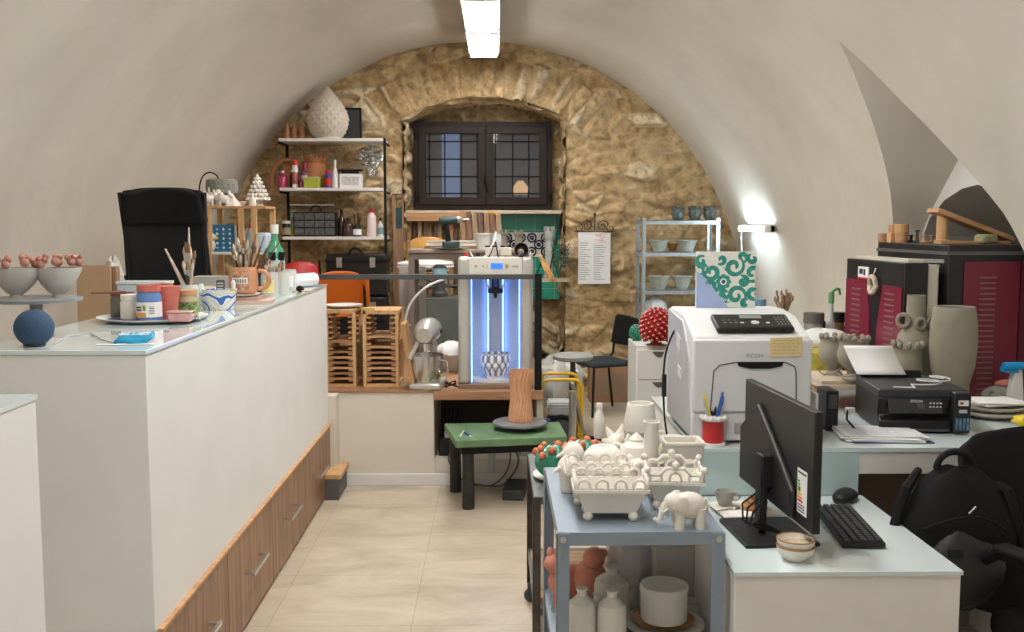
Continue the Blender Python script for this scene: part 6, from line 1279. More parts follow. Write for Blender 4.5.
# white cable on printer
t=thing('white_cable','coiled white cable lying on the lid of the inkjet printer','cable'); m=MB(); zt2=DT+.165; c0=Vector((at(935,382,3.66).x,3.68,zt2)); P_=[Vector((at(893,385,3.60).x,3.60,zt2)),Vector((at(915,389,3.58).x,3.58,zt2))]
for k in range(22): a=-2.6+k*.62; P_.append(c0+Vector(((.06-.001*k)*math.cos(a)+.004*k-.04,(.05)*math.sin(a),.0012*k)))
m.tube(P_,.0028,6); m.build('cable_body',whitep,t)
t=thing('power_plug','grey plug and black cable at the left side of the inkjet printer','cable'); m=MB(); p=at(853,402,3.7); m.box((p.x-.01,3.70,DT+.06),(.035,.02,.02)); m.build('plug',greyp,t,bevel=.004); m=MB(); m.tube([(p.x-.02,3.7,DT+.06),(p.x-.05,3.62,DT+.04),(p.x-.04,3.52,DT+.008),(p.x+.01,3.50,DT+.006)],.004,6); m.build('cable_body',blackm,t)
# papers stack
c0=on(882,438,DT)
for k in range(6):
    a=[.18,.10,.22,.05,.15,.12][k]; lab=['blue folder at the bottom of the paper stack in front of the inkjet printer','lowest sheet above the blue folder in the paper stack','third layer of the paper stack in front of the inkjet printer','fourth layer of the paper stack in front of the inkjet printer','fifth layer of the paper stack in front of the inkjet printer','topmost grey printed sheet of the paper stack'][k]
    t=thing('paper_sheet',lab,'paper',(c0.x+[.01,-.01,.0,-.02,.005,-.012][k],c0.y+.005*k+.0,DT+.0035*k),a-.2); m=MB(); m.box((0,0,.0018),(.27 if k else .28,.185,.0032)); m.build('sheet',[mat('navy_folder',(.03,.05,.14),.5),paper,mat('paper2',(.62,.62,.65),.7),paper,mat('paper3',(.70,.70,.73),.7),mat('print_sheet',(.60,.61,.64),.7,var=.12,vscale=60)][k],t)
    if k==5:
        m=MB()
        for r_ in range(12): m.bb((-.11,-.07+.012*r_,.0035),(.10-.03*(r_%3),-.067+.012*r_,.0038))
        m.build('printed_lines',mat('print_grey2',(.35,.36,.40),.7),t)
# far right clutter on desk
t=thing('tray','white papers and flat tray on stacked bowls at the right end of the raised desk','tray',(at(1000,398,3.85).x-.0,3.88,DT)); 
m=MB(); m.lathe([(.08,0),(.13,.02),(.135,.03),(.12,.028),(.06,.008)],(-.02,0,0),32); m.lathe([(.08,.015),(.13,.038),(.135,.046),(.12,.044),(.06,.02)],(-.02,0,0.005),32); m.build('bowl_stack',bisque2,t)
m=MB(); m.box((0,0,.058),(.20,.16,.008),rz(.2)); m.box((-.02,-.02,.066),(.17,.15,.004),rz(-.1)); m.build('papers',paper,t)
t=thing('yellow_cloth','crumpled yellow wrapper right of the white tray on the desk','wrapper',(at(1018,405,3.75).x,3.68,DT)); m=MB(); m.ball((0,0,.022),.04,(1.3,.8,.5),14,9,fn=lambda a,p:1+.2*math.sin(5*a+3*p)); m.build('wrapper_body',yellow,t)
t=thing('trestle_post','white post with a bright blue clamp on top at the right edge','post',(at(1019,370,4.0).x,4.02,DT)); m=MB(); m.prism([(-.035,0),(.03,0),(.015,.17),(-.015,.17)],-.02,.02,'y'); m.build('post_body',whitep,t,bevel=.003); m=MB(); m.tube([(-.07,-.03,.185),(.0,-.03,.185),(.10,-.03,.178)],[.014,.016,.016],10); m.box((-.03,0,.165),(.05,.05,.02)); m.build('blue_clamp',mat('bright_blue',(.0,.28,.65),.4),t)
t=thing('ceramic_fish','grey green ceramic animal head with coral top behind the tray','figurine',(at(1000,385,4.15).x,4.15,DT)); m=MB(); m.ball((0,0,.04),.06,(1.2,.8,.65),16,10); m.ball((-.07,-.02,.045),.018); m.ball((-.05,-.03,.06),.01); m.build('head_body',gs,t); m=MB(); m.ball((.03,0,.085),.045,(1.2,.7,.4),14,8); m.build('coral_top',mat('coral2',(.60,.22,.18),.5),t)
# clutter behind laser printer (table extension)
def dx(px,py,Y): return at(px,py,Y).x
t=thing('sponge_bowl','orange bowl filled with a yellow green sponge behind the laser printer','bowl',(dx(818,370,4.6),4.62,DT)); m=MB(); m.lathe([(.07,0),(.10,.03),(.112,.075),(.105,.075)],(0,0,0),28); m.build('bowl_body',mat('orange_bowl',(.65,.24,.03),.4),t); m=MB(); m.lathe([(.10,.07),(.108,.12),(.104,.165),(.08,.17)],(0,0,0),28,fn=lambda a,z,i:1+.03*math.sin(9*a)); m.build('sponge_fill',mat('mustard_sponge',(.42,.36,.05),.9,var=.4,vscale=30),t)
t=thing('white_bag','white plastic bag lying over the sponge bowl behind the laser printer','bag',(dx(826,345,4.75),4.80,DT)); m=MB(); m.ball((0,0,.19),.11,(1.25,1,.55),24,14,fn=lambda a,p:1+.05*math.sin(5*a+3*p)+.04*math.sin(9*a)); m.lathe([(.09,0),(.10,.16)],(0,0,0),18); m.build('bag_body',mat('bag_white',(.72,.74,.74),.5),t)
bottle('spray_bottle','clear spray bottle with green trigger head behind the laser printer','bottle',(dx(831,310,5.05),5.05,DT),at(831,292,5.05).z-DT,.034,mat('clear_bottle',(.55,.58,.56),.15,coat=.5),mat('green_trigger',(.08,.26,.09),.4),None,.45)
t=thing('green_trigger','green plant sprig leaning at the top of the clear spray bottle','sprig',(dx(836,296,5.0),5.0,at(836,300,5.0).z)); t.location=(dx(831,310,5.05),5.05,at(831,292,5.05).z-.002); m=MB(); m.tube([(0,0,0),(.02,-.01,.02),(.035,-.01,.018),(.042,-.01,-.012)],[.008,.009,.008,.005],8); m.build('sprig_body',mat('green_trigger',(.08,.26,.09),.4),t)
bottle('bottle','blue glass bottle behind the urns near the kiln door','bottle',(dx(838,340,4.75),4.98,DT),.27,.035,mat('cobalt',(.03,.08,.30),.2),black,None,.4)
boxy('yellow_cup_box','yellow box among the clutter behind the laser printer','box',(dx(823,330,5.1),5.12,DT),(.07,.06,.23),yellow)
jar('jar','brown jar among the clutter beside the clear spray bottle','jar',(dx(841,325,5.1),5.14,DT),.30,.035,mat('brownjar',(.20,.11,.06),.4),black)
jar('jar','dark grey pot with crumpled top behind the laser printer corner','jar',(dx(814,310,5.0),5.0,DT),.31,.055,mat('grey_pot',(.22,.21,.19),.6,var=.3,vscale=20),mat('dark_pot_lid',(.10,.09,.08),.6))
t=thing('dried_flowers','bunch of dried brown plants standing behind the laser printer','plant',(dx(785,300,4.6),4.62,DT)); m=MB(); random.seed(8); hh=at(785,292,4.6).z-DT
m.tube([(0,0,0),(0,0,hh-.12)],.02,8)
for k in range(22):
    a=random.uniform(0,2*PI); s=random.uniform(.01,.045); l=random.uniform(.08,.14); m.tube([(0,0,hh-.14),(s*math.cos(a),s*math.sin(a),hh-.14+l)],.003,4); m.ball((s*math.cos(a),s*math.sin(a),hh-.14+l),.008,(.8,.8,1.8),6,4)
m.build('stems',mat('dried_brown',(.28,.17,.10),.8,var=.3,vscale=30),t)
jar('jar','blue capped small jar behind the laser printer left of the dried plants','jar',(dx(763,300,4.4),4.45,DT),at(763,299,4.45).z-DT,.03,mat('greyjar',(.4,.42,.45),.4),mat('blue_cap',(.12,.22,.35),.4))
# ------------------------------------------------------------ KILN
kx,ky=2.06,4.62
t=thing('kiln','large black kiln with dark red louvred side panel and opened door','kiln',(0,0,0))
kb=mat('kiln_black',(.012,.012,.014),.35,var=.2,vscale=5); kr=mat('kiln_red',(.16,.007,.028),.35,coat=.2); lv_=mat('louvre',(.22,.10,.11),.5)
KZ=1.578
KT0=on(878,242,KZ); KT1=on(949,245,KZ)
def kq(u,v,z): # u along left face far->near ; v depth to +x
    a=KT0+(KT1-KT0)*u; dd=Vector((KT1.y-KT0.y,-(KT1.x-KT0.x),0)).normalized()*-1; return (a.x+dd.x*v,a.y+dd.y*v,z)
def kbox(mb,u0,u1,v0,v1,z0,z1):
    p=[kq(u0,v0,z0),kq(u1,v0,z0),kq(u1,v1,z0),kq(u0,v1,z0),kq(u0,v0,z1),kq(u1,v0,z1),kq(u1,v1,z1),kq(u0,v1,z1)]
    mb.add(p,[(0,3,2,1),(4,5,6,7),(0,1,5,4),(1,2,6,5),(2,3,7,6),(3,0,4,7)])
LEN=(KT1-KT0).length
m=MB(); kbox(m,0,1,0,.80,.30,KZ); m.build('kiln_body',kb,t,bevel=.004)
m=MB(); kbox(m,-.006,1.006,-.006,.806,KZ-.045,KZ-.03); m.build('top_trim',mat('trim_grey',(.10,.10,.105),.4),t)
m=MB(); kbox(m,1.0,1.012,.075,.34,.42,KZ-.075); rp=m.build('side_panel',kr,t,bevel=.002)
m=MB(); kbox(m,1.0,1.012,.345,.80,.42,KZ-.075); m.build('side_panel',mat('kiln_red_dark',(.10,.006,.02),.4),t)
m=MB()
for k in range(26): kbox(m,1.010,1.016,.15,.225,KZ-.15-.024*k,KZ-.142-.024*k)
m.build('louvres',lv_,rp)
m=MB(); kbox(m,.15,.95,-.004,.02,.5,KZ-.10); m.build('chamber_opening',blackm,t)
m=MB(); kbox(m,.84,.90,-.05,.0,.75,KZ-.09); m.build('insulation',mat('fibre',(.62,.58,.50),.9,bump=.3),t)
for u in (.06,.94):
    for v in (.05,.75): m=MB(); kbox(m,u-.04,u+.04,v-.03,v+.03,0,.30); m.build('leg',kb,t)
# door
DZ=1.50
A_=on(847,258,DZ); B_=on(905,263,DZ)
dn=Vector((-(B_.y-A_.y),(B_.x-A_.x),0)).normalized()*1
if dn.x<0: dn=-dn
def dbox(mb,u0,u1,v0,v1,z0,z1):
    def q(u,v,z): a=A_+(B_-A_)*u; return (a.x+dn.x*v,a.y+dn.y*v,z)
    p=[q(u0,v0,z0),q(u1,v0,z0),q(u1,v1,z0),q(u0,v1,z0),q(u0,v0,z1),q(u1,v0,z1),q(u1,v1,z1),q(u0,v1,z1)]
    mb.add(p,[(0,3,2,1),(4,5,6,7),(0,1,5,4),(1,2,6,5),(2,3,7,6),(3,0,4,7)])
m=MB(); dbox(m,0,1,0,.11,.45,DZ); dr=m.build('kiln_door',kb,t,bevel=.004)
m=MB(); dbox(m,.02,.98,.112,.16,.5,DZ-.01); m.build('door_insulation',mat('fibre',(.62,.58,.50),.9,bump=.3),dr)
for (u0,u1,w0,w1) in ((.0,.42,.0,.46),(.62,1.0,.70,1.0)):
    m=MB()
    def q(u,z,v=-.004): a=A_+(B_-A_)*u; return (a.x+dn.x*v,a.y+dn.y*v,z)
    if u0==0: P_=[(.02,DZ-.10),(.40,DZ-.10),(.46,DZ-.25),(.50,.5),(.02,.5)]
    else: P_=[(.68,DZ-.11),(.98,DZ-.11),(.98,.5),(.54,.5),(.60,DZ-.30)]
    n=len(P_); m.add([q(u,z,-.006) for u,z in P_]+[q(u,z,.002) for u,z in P_],[tuple(range(n)),tuple(range(2*n-1,n-1,-1))]+[(i,(i+1)%n,n+(i+1)%n,n+i) for i in range(n)]); rp=m.build('door_panel',mat('kiln_red_door',(.19,.010,.035),.35,coat=.2),dr)
    m=MB(); c_=.22 if u0==0 else .80
    for k in range(26): dbox(m,c_-.08,c_+.08,-.009,-.006,DZ-.15-.026*k,DZ-.142-.026*k)
    m.build('louvres',lv_,rp)
m=MB(); dbox(m,.40,.62,-.004,.0,DZ-.07,DZ-.02) ; 
m=MB(); dbox(m,.24,.42,-.006,.0,DZ-.085,DZ-.035); bd=m.build('maker_badge',paper,dr); m=MB(); dbox(m,.24,.42,-.007,.0,DZ-.095,DZ-.085); m.build('red_strip',redp,bd); m=MB(); dbox(m,.27,.33,-.008,-.005,DZ-.07,DZ-.045); dbox(m,.345,.375,-.008,-.005,DZ-.075,DZ-.045); m.build('badge_mark',ink,bd)
t2=thing('twine_ring','pale twisted rope ring hanging on the front of the kiln door','rope')
c_=A_+(B_-A_)*.55; c_.z=at(871,284,c_.y).z; P_=[]
dv=(B_-A_).normalized()
for k in range(30): a=k*.55; P_.append(c_-dn*(.02+.004*math.sin(k))+dv*(.032+.005*math.sin(k*1.3))*math.cos(a)+Vector((0,0,.036*math.sin(a)*(1 if math.sin(a)>0 else 1.2))))
m=MB(); m.tube(P_,.010,8); m.build('rope_body',mat('rope',(.55,.47,.38),.8),t2); m=MB(); m.tube([c_-dn*.02+Vector((0,0,.03)),c_-dn*.004+Vector((0,0,.075))],.003,6); m.build('hook',steel,t2)
m=MB(); h0=A_+(B_-A_)*.55+dn*.06; h0.z=DZ+.004; h1=Vector(kq(.95,.02,DZ+.004)); m.beam(h0,h1,.03,.016); m.beam(Vector((h1.x,h1.y,DZ-.02)),Vector((h1.x,h1.y,DZ+.02)),.03); m.build('hinge_arm',mat('arm_grey',(.42,.42,.42),.4,.5),t)
m=MB(); dbox(m,.05,.95,.03,.10,DZ,DZ+.014); m.build('door_top_pad',mat('fibre',(.62,.58,.50),.9,bump=.3),dr)
# wooden kiln furniture on top
random.seed(4); ck=mat('cork',(.42,.24,.12),.75,var=.2,vscale=20)
for k,(px,py,Y,r,h,lab) in enumerate(((883,235,5.1,.032,.055,'leftmost round wooden block on top of the kiln'),(892,236,5.0,.026,.06,'pale wooden block right of the leftmost block on the kiln'),(901,238,4.95,.035,.065,'wooden block in the front of the group on the kiln'),(894,230,5.15,.03,.11,'taller square wooden block at the back of the group on the kiln'),(901,228,5.12,.045,.115,'widest wooden block at the back of the group on the kiln'))):
    p=on(px,242,KZ); x=at(px,240,Y).x; t=thing('wooden_block',lab,'block',(x,Y,KZ)); r*=.8; h*=.8; m=MB(); (m.lathe([(r,0),(r,h),(r*.6,h),(r*.55,h*.8)],(0,0,0),16) if k in (0,2,4) else m.box((0,0,h/2),(r*1.8,r*1.8,h),rz(.2))); m.build('block_body',[ck,pine,pine_x][k%3],t,bevel=.002)
for k,(px,Y,h) in enumerate(((911,5.0,.03),(917,4.95,.055),(924,4.9,.035),(932,4.92,.03))):
    t=thing('cone_stand',('lowest small dark prop','tall small dark prop','pale prop','brown flat prop')[k]+' right of the wooden blocks on the kiln','kiln prop',(at(px,240,Y).x,Y,KZ)); m=MB(); m.lathe([(.02,0),(.022,.006),(.008,.012),(.007,h),(.014,h+.002),(.012,h+.008)],(0,0,0),12); m.build('prop_body',[blackm,darkgrey,pine,ck][k],t)
Yd=4.80
t=thing('wooden_trestle','wooden ramp of a long plank resting on an upright round post on the kiln','ramp',(at(942,235,Yd).x,Yd,KZ))
h=at(942,214,Yd).z-KZ; x2=at(1008,240,Yd).x-t.location.x
m=MB(); m.lathe([(.035,0),(.036,.012),(.026,.02),(.026,h),],(0,0,0),20); m.build('post',pine,t)
m=MB(); m.beam((-.05,0,h+.018),(x2,0,.02),.13,.022,(0,0,1)); m.build('ramp_plank',pine_x,t,bevel=.002)
m=MB(); m.box((.15,-.09,.007),(.26,.04,.012)); m.box((.0,-.08,.007),(.10,.05,.014)); m.build('base_slat',pine_x,t)
boxy('sponge','mossy green grey sponge block on the kiln under the ramp','sponge',(at(988,238,4.68).x,4.70,KZ),(.085,.07,.045),mat('moss_sponge',(.36,.34,.20),.9,var=.2,vscale=40),.2,None,.012)
# ------------------------------------------------------------ LOW DESK ITEMS
LT=.75
# monitor
Pn=Vector((at(818,470,2.62).x,2.62,0)); Pf=Vector((at(748,430,3.20).x,3.20,0))
ang=math.atan2(Pn.y-Pf.y,Pn.x-Pf.x) # along
L=(Pn-Pf).length; mc=(Pn+Pf)/2; ztp=at(818,413,2.62).z; zbt=at(819,535,2.62).z
ztf=at(748,378,3.20).z
t=thing('computer_monitor','black computer monitor seen from behind with an energy label','monitor',(mc.x,mc.y,LT),ang)
z0,z1_=zbt-LT,(ztp+ztf)/2-LT
print('MON',L,z0,z1_)
m=MB(); m.bb((-L/2,-.012,z0),(L/2,.012,z1_)); m.build('screen_case',mat('monitor_black',(.010,.010,.011),.4),t,bevel=.004)
# which side faces the camera : local y sign
back=Vector((-math.sin(ang),math.cos(ang),0)); sgn=1 if back.dot(Vector((0,0,0))-mc)>0 else -1
m=MB(); m.bb((-L/2+.008,-sgn*.0125,z0+.02),(L/2-.008,-sgn*.0135,z1_-.008)); m.build('display',mat('screen_off',(.01,.01,.012),.1),t)
m=MB(); zc=(z0+z1_)/2
P_=[(-L*.5+.006,z0+.01),(L*.30,z0+.01),(L*.30,z0+.09),(L*.05,zc+.02),(-L*.22,z1_-.05),(-L*.5+.006,z1_-.15)]
m.prism(P_,sgn*.010,sgn*.030,'y'); m.build('rear_bulge',mat('monitor_rear',(.014,.014,.015),.45),t,bevel=.008,seg=3)
m=MB(); m.box((-.0,sgn*.045,zc-.06),(.06,.04,.10)); nk=m.build('neck_mount',black,t,bevel=.006); m=MB(); m.beam((0,sgn*.055,.012),(0,sgn*.05,zc-.03),.055,.022,(0,1,0)); m.build('stand_neck',black,t,bevel=.005)
m=MB(); m.box((0.0,sgn*.03,.006),(.26,.22,.012)); m.build('stand_base',black,t,bevel=.003)
# energy label
lab=MB(); lx=L*.5-.075; lab.bb((lx-.035,sgn*.0122,z0+.035),(lx+.035,sgn*.0132,z0+.16)); lo=lab.build('energy_label',paper,t)
cols=[(.02,.35,.08),(.15,.5,.08),(.45,.6,.05),(.8,.75,.02),(.8,.5,.02),(.8,.25,.02),(.7,.03,.02)]
for k,cc in enumerate(cols):
    zz=z0+.122-.009*k; s=sgn; m=MB(); x_=lx-.030*s if s<0 else lx+.030
    # arrows start at the label's left edge as seen from the back
    xl=lx+.030*(-1)*(-s); 
    e0=lx+.030*s; e1=lx+.030*s-s*(.012+.004*k); m.bb((min(e0,e1),sgn*.0132,zz),(max(e0,e1),sgn*.0138,zz+.006)); m.build('rating_bar',mat('bar%d'%k,cc,.6),lo)
m=MB(); m.bb((lx-.012,sgn*.0132,z0+.095),(lx-.012+ -.014,sgn*.0138,z0+.11)); m.bb((lx-.03,sgn*.0132,z0+.148),(lx+.03,sgn*.0138,z0+.153)); 
for k in range(3): m.bb((lx-.028,sgn*.0132,z0+.042+.008*k),(lx+.02,sgn*.0138,z0+.045+.008*k))
m.build('label_print',ink,lo)
# cables
m=MB(); 
for k in range(3): m.tube([(-.03+.03*k,sgn*.03,z0+.05),(-.06+.05*k,sgn*.09,z0-.01),(-.02+.03*k,sgn*.10,z0-.05),(.03,sgn*.07,.03+.01*k),(.07,-sgn*.0,.02)],.0035,6)
m.build('cable',blackm,t)
m=MB(); m.box((-.06,sgn*.032,z0+.03),(.02,.02,.035)); m.build('cable_plug',blue,t)
# keyboard, mouse
kc=Vector((1.068,2.955,LT)); ka=math.atan2(.38,.035)
t=thing('keyboard','black computer keyboard lying beside the monitor on the low desk','keyboard',(kc.x,kc.y,LT),ka+PI)
kl=.385
m=MB(); m.box((0,0,.010),(kl,.12,.016),rx(.04)); m.build('keyboard_body',black,t,bevel=.004)
m=MB(); KL=kl
for i in range(20):
    for j in range(5): m.box((-KL/2+.018+(KL-.036)*i/19,-.045+.0225*j,.0205+.001*j),(KL/23,.017,.006),top=(.85,.85))
m.build('keys',mat('key_black',(.035,.035,.038),.5),t)
p=on(845,501,LT); t=thing('computer_mouse','black computer mouse behind the keyboard on the low desk','mouse',(p.x,p.y,LT),.9); m=MB(); m.ball((0,0,.014),.058,(1.1,.66,.52),22,14); m.v=[(a,b_,max(0,c)) for a,b_,c in m.v]; m.build('mouse_body',black,t); m=MB(); m.cyl((.03,-.004,.032),(.03,.004,.032),.008,n=12); m.build('scroll_wheel',greyp,t)
# stacked bowls near monitor
p=on(796,560,LT)
for k in range(2):
    t=thing('small_bowl',('lower' if k==0 else 'upper')+' of the two small white bowls with brown rims stacked in front of the monitor','bowl',(p.x,p.y+.005,LT+.020*k)); m=MB(); m.lathe([(.028,0),(.03,.004),(.048,.022),(.053,.040),(.050,.040),(.044,.022),(.022,.006)],(0,0,0),36); m.build('bowl_body',bisque,t); m=MB(); m.torus((0,0,.040),.0515,.0022,'z',36,6); m.build('brown_rim',mat('ochre_rim',(.40,.20,.06),.4),t)
    if k: m=MB(); m.lathe([(.047,.030),(.0,.028)],(0,0,0),30,close=False); m.build('glaze_inside',mat('ochre_glaze',(.50,.42,.32),.3,var=.5,vscale=35),t)
# plate, cup, cookie
p=on(745,500,LT); p=Vector((.715,3.10,LT)); p=Vector((at(742,500,3.14).x,3.13,LT)); t=thing('square_plate','cream square plate with cookie and cup left of the monitor','plate',p,.12); m=MB(); m.box((0,0,.005),(.13,.13,.008)); m.box((0,0,.012),(.18,.17,.006)); m.build('plate_body',bisque,t,bevel=.004)
t=thing('cookie','lower brown cookie lying on the cream square plate','cookie',(p.x+.03,p.y-.01,LT+.015)); m=MB(); m.lathe([(.03,0),(.036,.006),(.034,.014),(.02,.016)],(0,0,0),20,fn=lambda a,z,i:1+.05*math.sin(7*a)); m.build('cookie_body',mat('cookie_brown',(.40,.17,.06),.8,var=.3,vscale=60),t)
t=thing('cookie','upper brown cookie resting on the other cookie on the square plate','cookie',(p.x+.048,p.y,LT+.031)); m=MB(); m.lathe([(.03,0),(.034,.006),(.03,.013),(.015,.014)],(0,0,0),20,fn=lambda a,z,i:1+.06*math.sin(5*a)); m.build('cookie_body',mat('cookie_brown',(.40,.17,.06),.8),t)
t=thing('espresso_cup','small grey espresso cup on the cream square plate','cup',(p.x-.05,p.y+.035,LT+.015)); m=MB(); m.lathe([(.018,0),(.022,.004),(.030,.03),(.032,.048),(.029,.048),(.025,.02),(.005,.006)],(0,0,0),28); m.build('cup_body',mat('cup_grey',(.42,.41,.39),.4),t); m=MB(); m.torus((.036,0,.027),.012,.003,'y',14,6); m.build('cup_handle',mat('cup_grey',(.42,.41,.39),.4),t)
t=thing('teaspoon','small spoon lying beside the espresso cup on the square plate','spoon',(p.x-.06,p.y-.03,LT+.016),.5); m=MB(); m.tube([(-.04,0,.003),(.03,0,.004)],.002,6); m.ball((.042,0,.005),.012,(1.4,1,.35),10,6); m.build('spoon_body',steel,t)
# ------------------------------------------------------------ CERAMICS ON CART
CZ=.845
def cc(px,py): return on(px,py,CZ)
def basket(label,x,y,w,d,h,rot,scroll=False,z=CZ,feet=True):
    t=thing('ceramic_basket',label,'basket',(x,y,z),rot); m=MB(); f=.022 if feet else 0
    k0,k1=.70,1.0
    o=[(-w/2,-d/2),(w/2,-d/2),(w/2,d/2),(-w/2,d/2)]; vs=[]
    for (s,zz) in ((k0,f),(1,f+h),(.93,f+h),(k0*.9,f+.012)): vs+=[(a*s,b_*s,zz) for a,b_ in o]
    fs=[(3,2,1,0)]
    for L_ in range(3):
        for i in range(4): fs.append((L_*4+i,L_*4+(i+1)%4,(L_+1)*4+(i+1)%4,(L_+1)*4+i))
    fs.append((12,13,14,15)); m.add(vs,fs); m.build('basket_body',bisque,t,bevel=.003,smooth=30)
    if feet: 
        for a,b_ in o: m=MB(); m.ball((a*.62,b_*.62,.013),.0145,n=12,m=8); m.build('ball_foot',bisque,t)
    m=MB(); nx=int(w/.042); ny=int(d/.042); zz=f+h
    for i in range(nx):
        x_=-w/2+w*(i+.5)/nx
        for s in (-1,1): m.torus((x_,s*(d/2-.002),zz+.006),.0165,.0045,'y',14,6)
    for j in range(ny):
        y_=-d/2+d*(j+.5)/ny
        for s in (-1,1): m.torus((s*(w/2-.002),y_,zz+.006),.0165,.0045,'x',14,6)
    m.build('ring_rim',bisque,t)
    m=MB()
    for s in (-1,1): m.beam((-w/2-.004,s*(d/2),zz-.010),(w/2+.004,s*(d/2),zz-.010),.008); m.beam((s*(w/2),-d/2,zz-.010),(s*(w/2),d/2,zz-.010),.008)
    if scroll:
        for s in (-1,1):
            for q in (-1,1):
                m.tube([(q*.0,s*d/2,zz+.034),(q*w*.15,s*d/2,zz+.036),(q*w*.28,s*d/2,zz+.016),(q*w*.42,s*d/2,zz+.016),(q*w*.5,s*d/2,zz+.028)],.006,8)
            m.ball((0,s*d/2,zz+.044),.012,n=10,m=6); m.ball((w/2,s*d/2,zz+.03),.011,n=10,m=6); m.ball((-w/2,s*d/2,zz+.03),.011,n=10,m=6)
    m.build('rim_moulding',bisque,t); return t
p=cc(608,523)
basket('white rectangular basket with a rim of rings at the front left of the cart',.322,2.78,.205,.135,.078,-.03)
basket('white ring rimmed basket directly behind the front left basket on the cart',.305,2.925,.195,.12,.088,-.03)
basket('white basket with scrolled rim behind the elephant on the cart',.525,2.90,.165,.16,.070,-.10,True)
def elephant(label,loc,s,rot,hd=1):
    t=thing('elephant_figurine',label,'figurine',loc,rot)
    m=MB(); m.ball((0,0,.066),.042,(1.28,.85,.95),26,16); m.ball((-.045,0,.075),.029,(1,.9,1.05),18,12)
    for a in (-.03,.032):
        for b_ in (-.017,.017): m.lathe([(.0155,0),(.016,.004),(.0135,.03),(.018,.06)],(a,b_,0),14)
    m.tube([(-.066,0,.072),(-.078,0,.052),(-.082,0,.03),(-.094,0,.020),(-.102,0,.030)],[.0135,.011,.0085,.007,.006],12); m.tube([(.05,0,.085),(.060,0,.06),(.060,0,.045)],[.005,.003,.003],8)
    m.v=[(a*s,b_*s,c*s) for a,b_,c in m.v]; m.build('elephant_body',bisque,t,smooth=60)
    for sy in (-1,1):
        m=MB(); m.ball((-.028*s,sy*.036*s,.078*s),.024*s,(.85,.26,1.05),16,10); m.build('ear',bisque,t)
        m=MB(); m.tube([(-.062*s,sy*.012*s,.062*s),(-.078*s,sy*.017*s,.052*s),(-.088*s,sy*.016*s,.057*s)],[.004*s,.003*s,.0015*s],6); m.build('tusk',bisque,t)
    return t
p=cc(688,527); elephant('white elephant figurine facing left at the front right of the cart',(.527,2.675,CZ),.93,.08)
elephant('white elephant figurine half hidden behind the ring rimmed baskets',(.445,3.06,CZ),.95,.5)
# bird like ovoids front left
def ovoid(label,x,y,s,rot=0):
    t=thing('bird_figurine',label,'figurine',(x,y,CZ),rot); m=MB(); m.lathe([(.026,0),(.031,.008),(.032,.04),(.036,.06),(.042,.08),(.043,.098),(.038,.115),(.028,.129),(.015,.138),(.001,.141)],(0,0,0),32); m.v=[(a*s,b_*s,c*s) for a,b_,c in m.v]; m.build('bird_body',bisque,t)
    m=MB(); m.tube([(-.03*s,-.01*s,.10*s),(-.055*s,-.02*s,.09*s),(-.066*s,-.022*s,.082*s)],[.011*s,.007*s,.003*s],8); m.build('beak',bisque,t); return t
ovoid('white smooth bird shaped figurine nearest the left front of the cart',.224,3.04,.82,.2); ovoid('taller white bird shaped figurine behind the nearest one on the cart',.252,3.22,.84,-.1)
# pumpkin
p=cc(608,462); t=thing('ceramic_pumpkin','white ribbed ceramic pumpkin between the birds and the figurine cluster','pumpkin',(.352,3.22,CZ)); m=MB(); m.lathe([(.03,0),(.055,.012),(.066,.045),(.062,.08),(.042,.102),(.022,.104),(.02,.098),(.0,.095)],(0,0,0),72,close=False,fn=lambda a,z,i:1+.06*abs(math.cos(5.5*a))-.03); m.build('pumpkin_body',bisque,t,smooth=50)
# square planter
t=thing('square_planter','white square tapered planter at the right rear of the cart','planter',(.59,3.11,CZ),.0)
m=MB(); o=[(-1,-1),(1,-1),(1,1),(-1,1)]; vs=[]
for (s,zz) in ((.042,0),(.060,.135),(.064,.140),(.064,.150),(.056,.150),(.038,.012)): vs+=[(a*s,b_*s*.85,zz) for a,b_ in o]
fs=[(3,2,1,0)]
for L_ in range(5):
    for i in range(4): fs.append((L_*4+i,L_*4+(i+1)%4,(L_+1)*4+(i+1)%4,(L_+1)*4+i))
fs.append((20,21,22,23)); m.add(vs,fs); m.build('planter_body',bisque,t,bevel=.003,smooth=25)
# cluster
def misc(name,label,cat,x,y,builder,rot=0,z=CZ):
    t=thing(name,label,cat,(x,y,z),rot); builder(t); return t
def teapot(t):
    m=MB(); m.lathe([(.03,0),(.05,.02),(.055,.045),(.045,.07),(.02,.08),(.022,.085),(.008,.095),(.001,.10)],(0,0,0),28); m.build('pot_body',bisque,t); m=MB(); m.tube([(.045,0,.04),(.07,0,.05),(.08,0,.075)],[.012,.009,.007],10); m.build('spout',bisque,t); m=MB(); m.torus((-.06,0,.048),.022,.005,'y',16,8); m.build('pot_handle',bisque,t)
def pigturtle(t):
    m=MB(); m.ball((0,0,.04),.035,(1.3,1,.9),16,10); m.ball((.05,0,.055),.022,n=12,m=8); m.tube([(-.04,0,.05),(-.06,0,.07),(-.05,0,.085)],.006,8)
    for a in (-1,1):
        m.ball((.05,a*.016,.078),.009,(.7,.7,1.5),8,6)
        for b_ in (-1,1): m.cyl((b_*.025,a*.02,0),(b_*.025,a*.02,.03),.010,n=10)
    m.build('figurine_body',bisque,t)
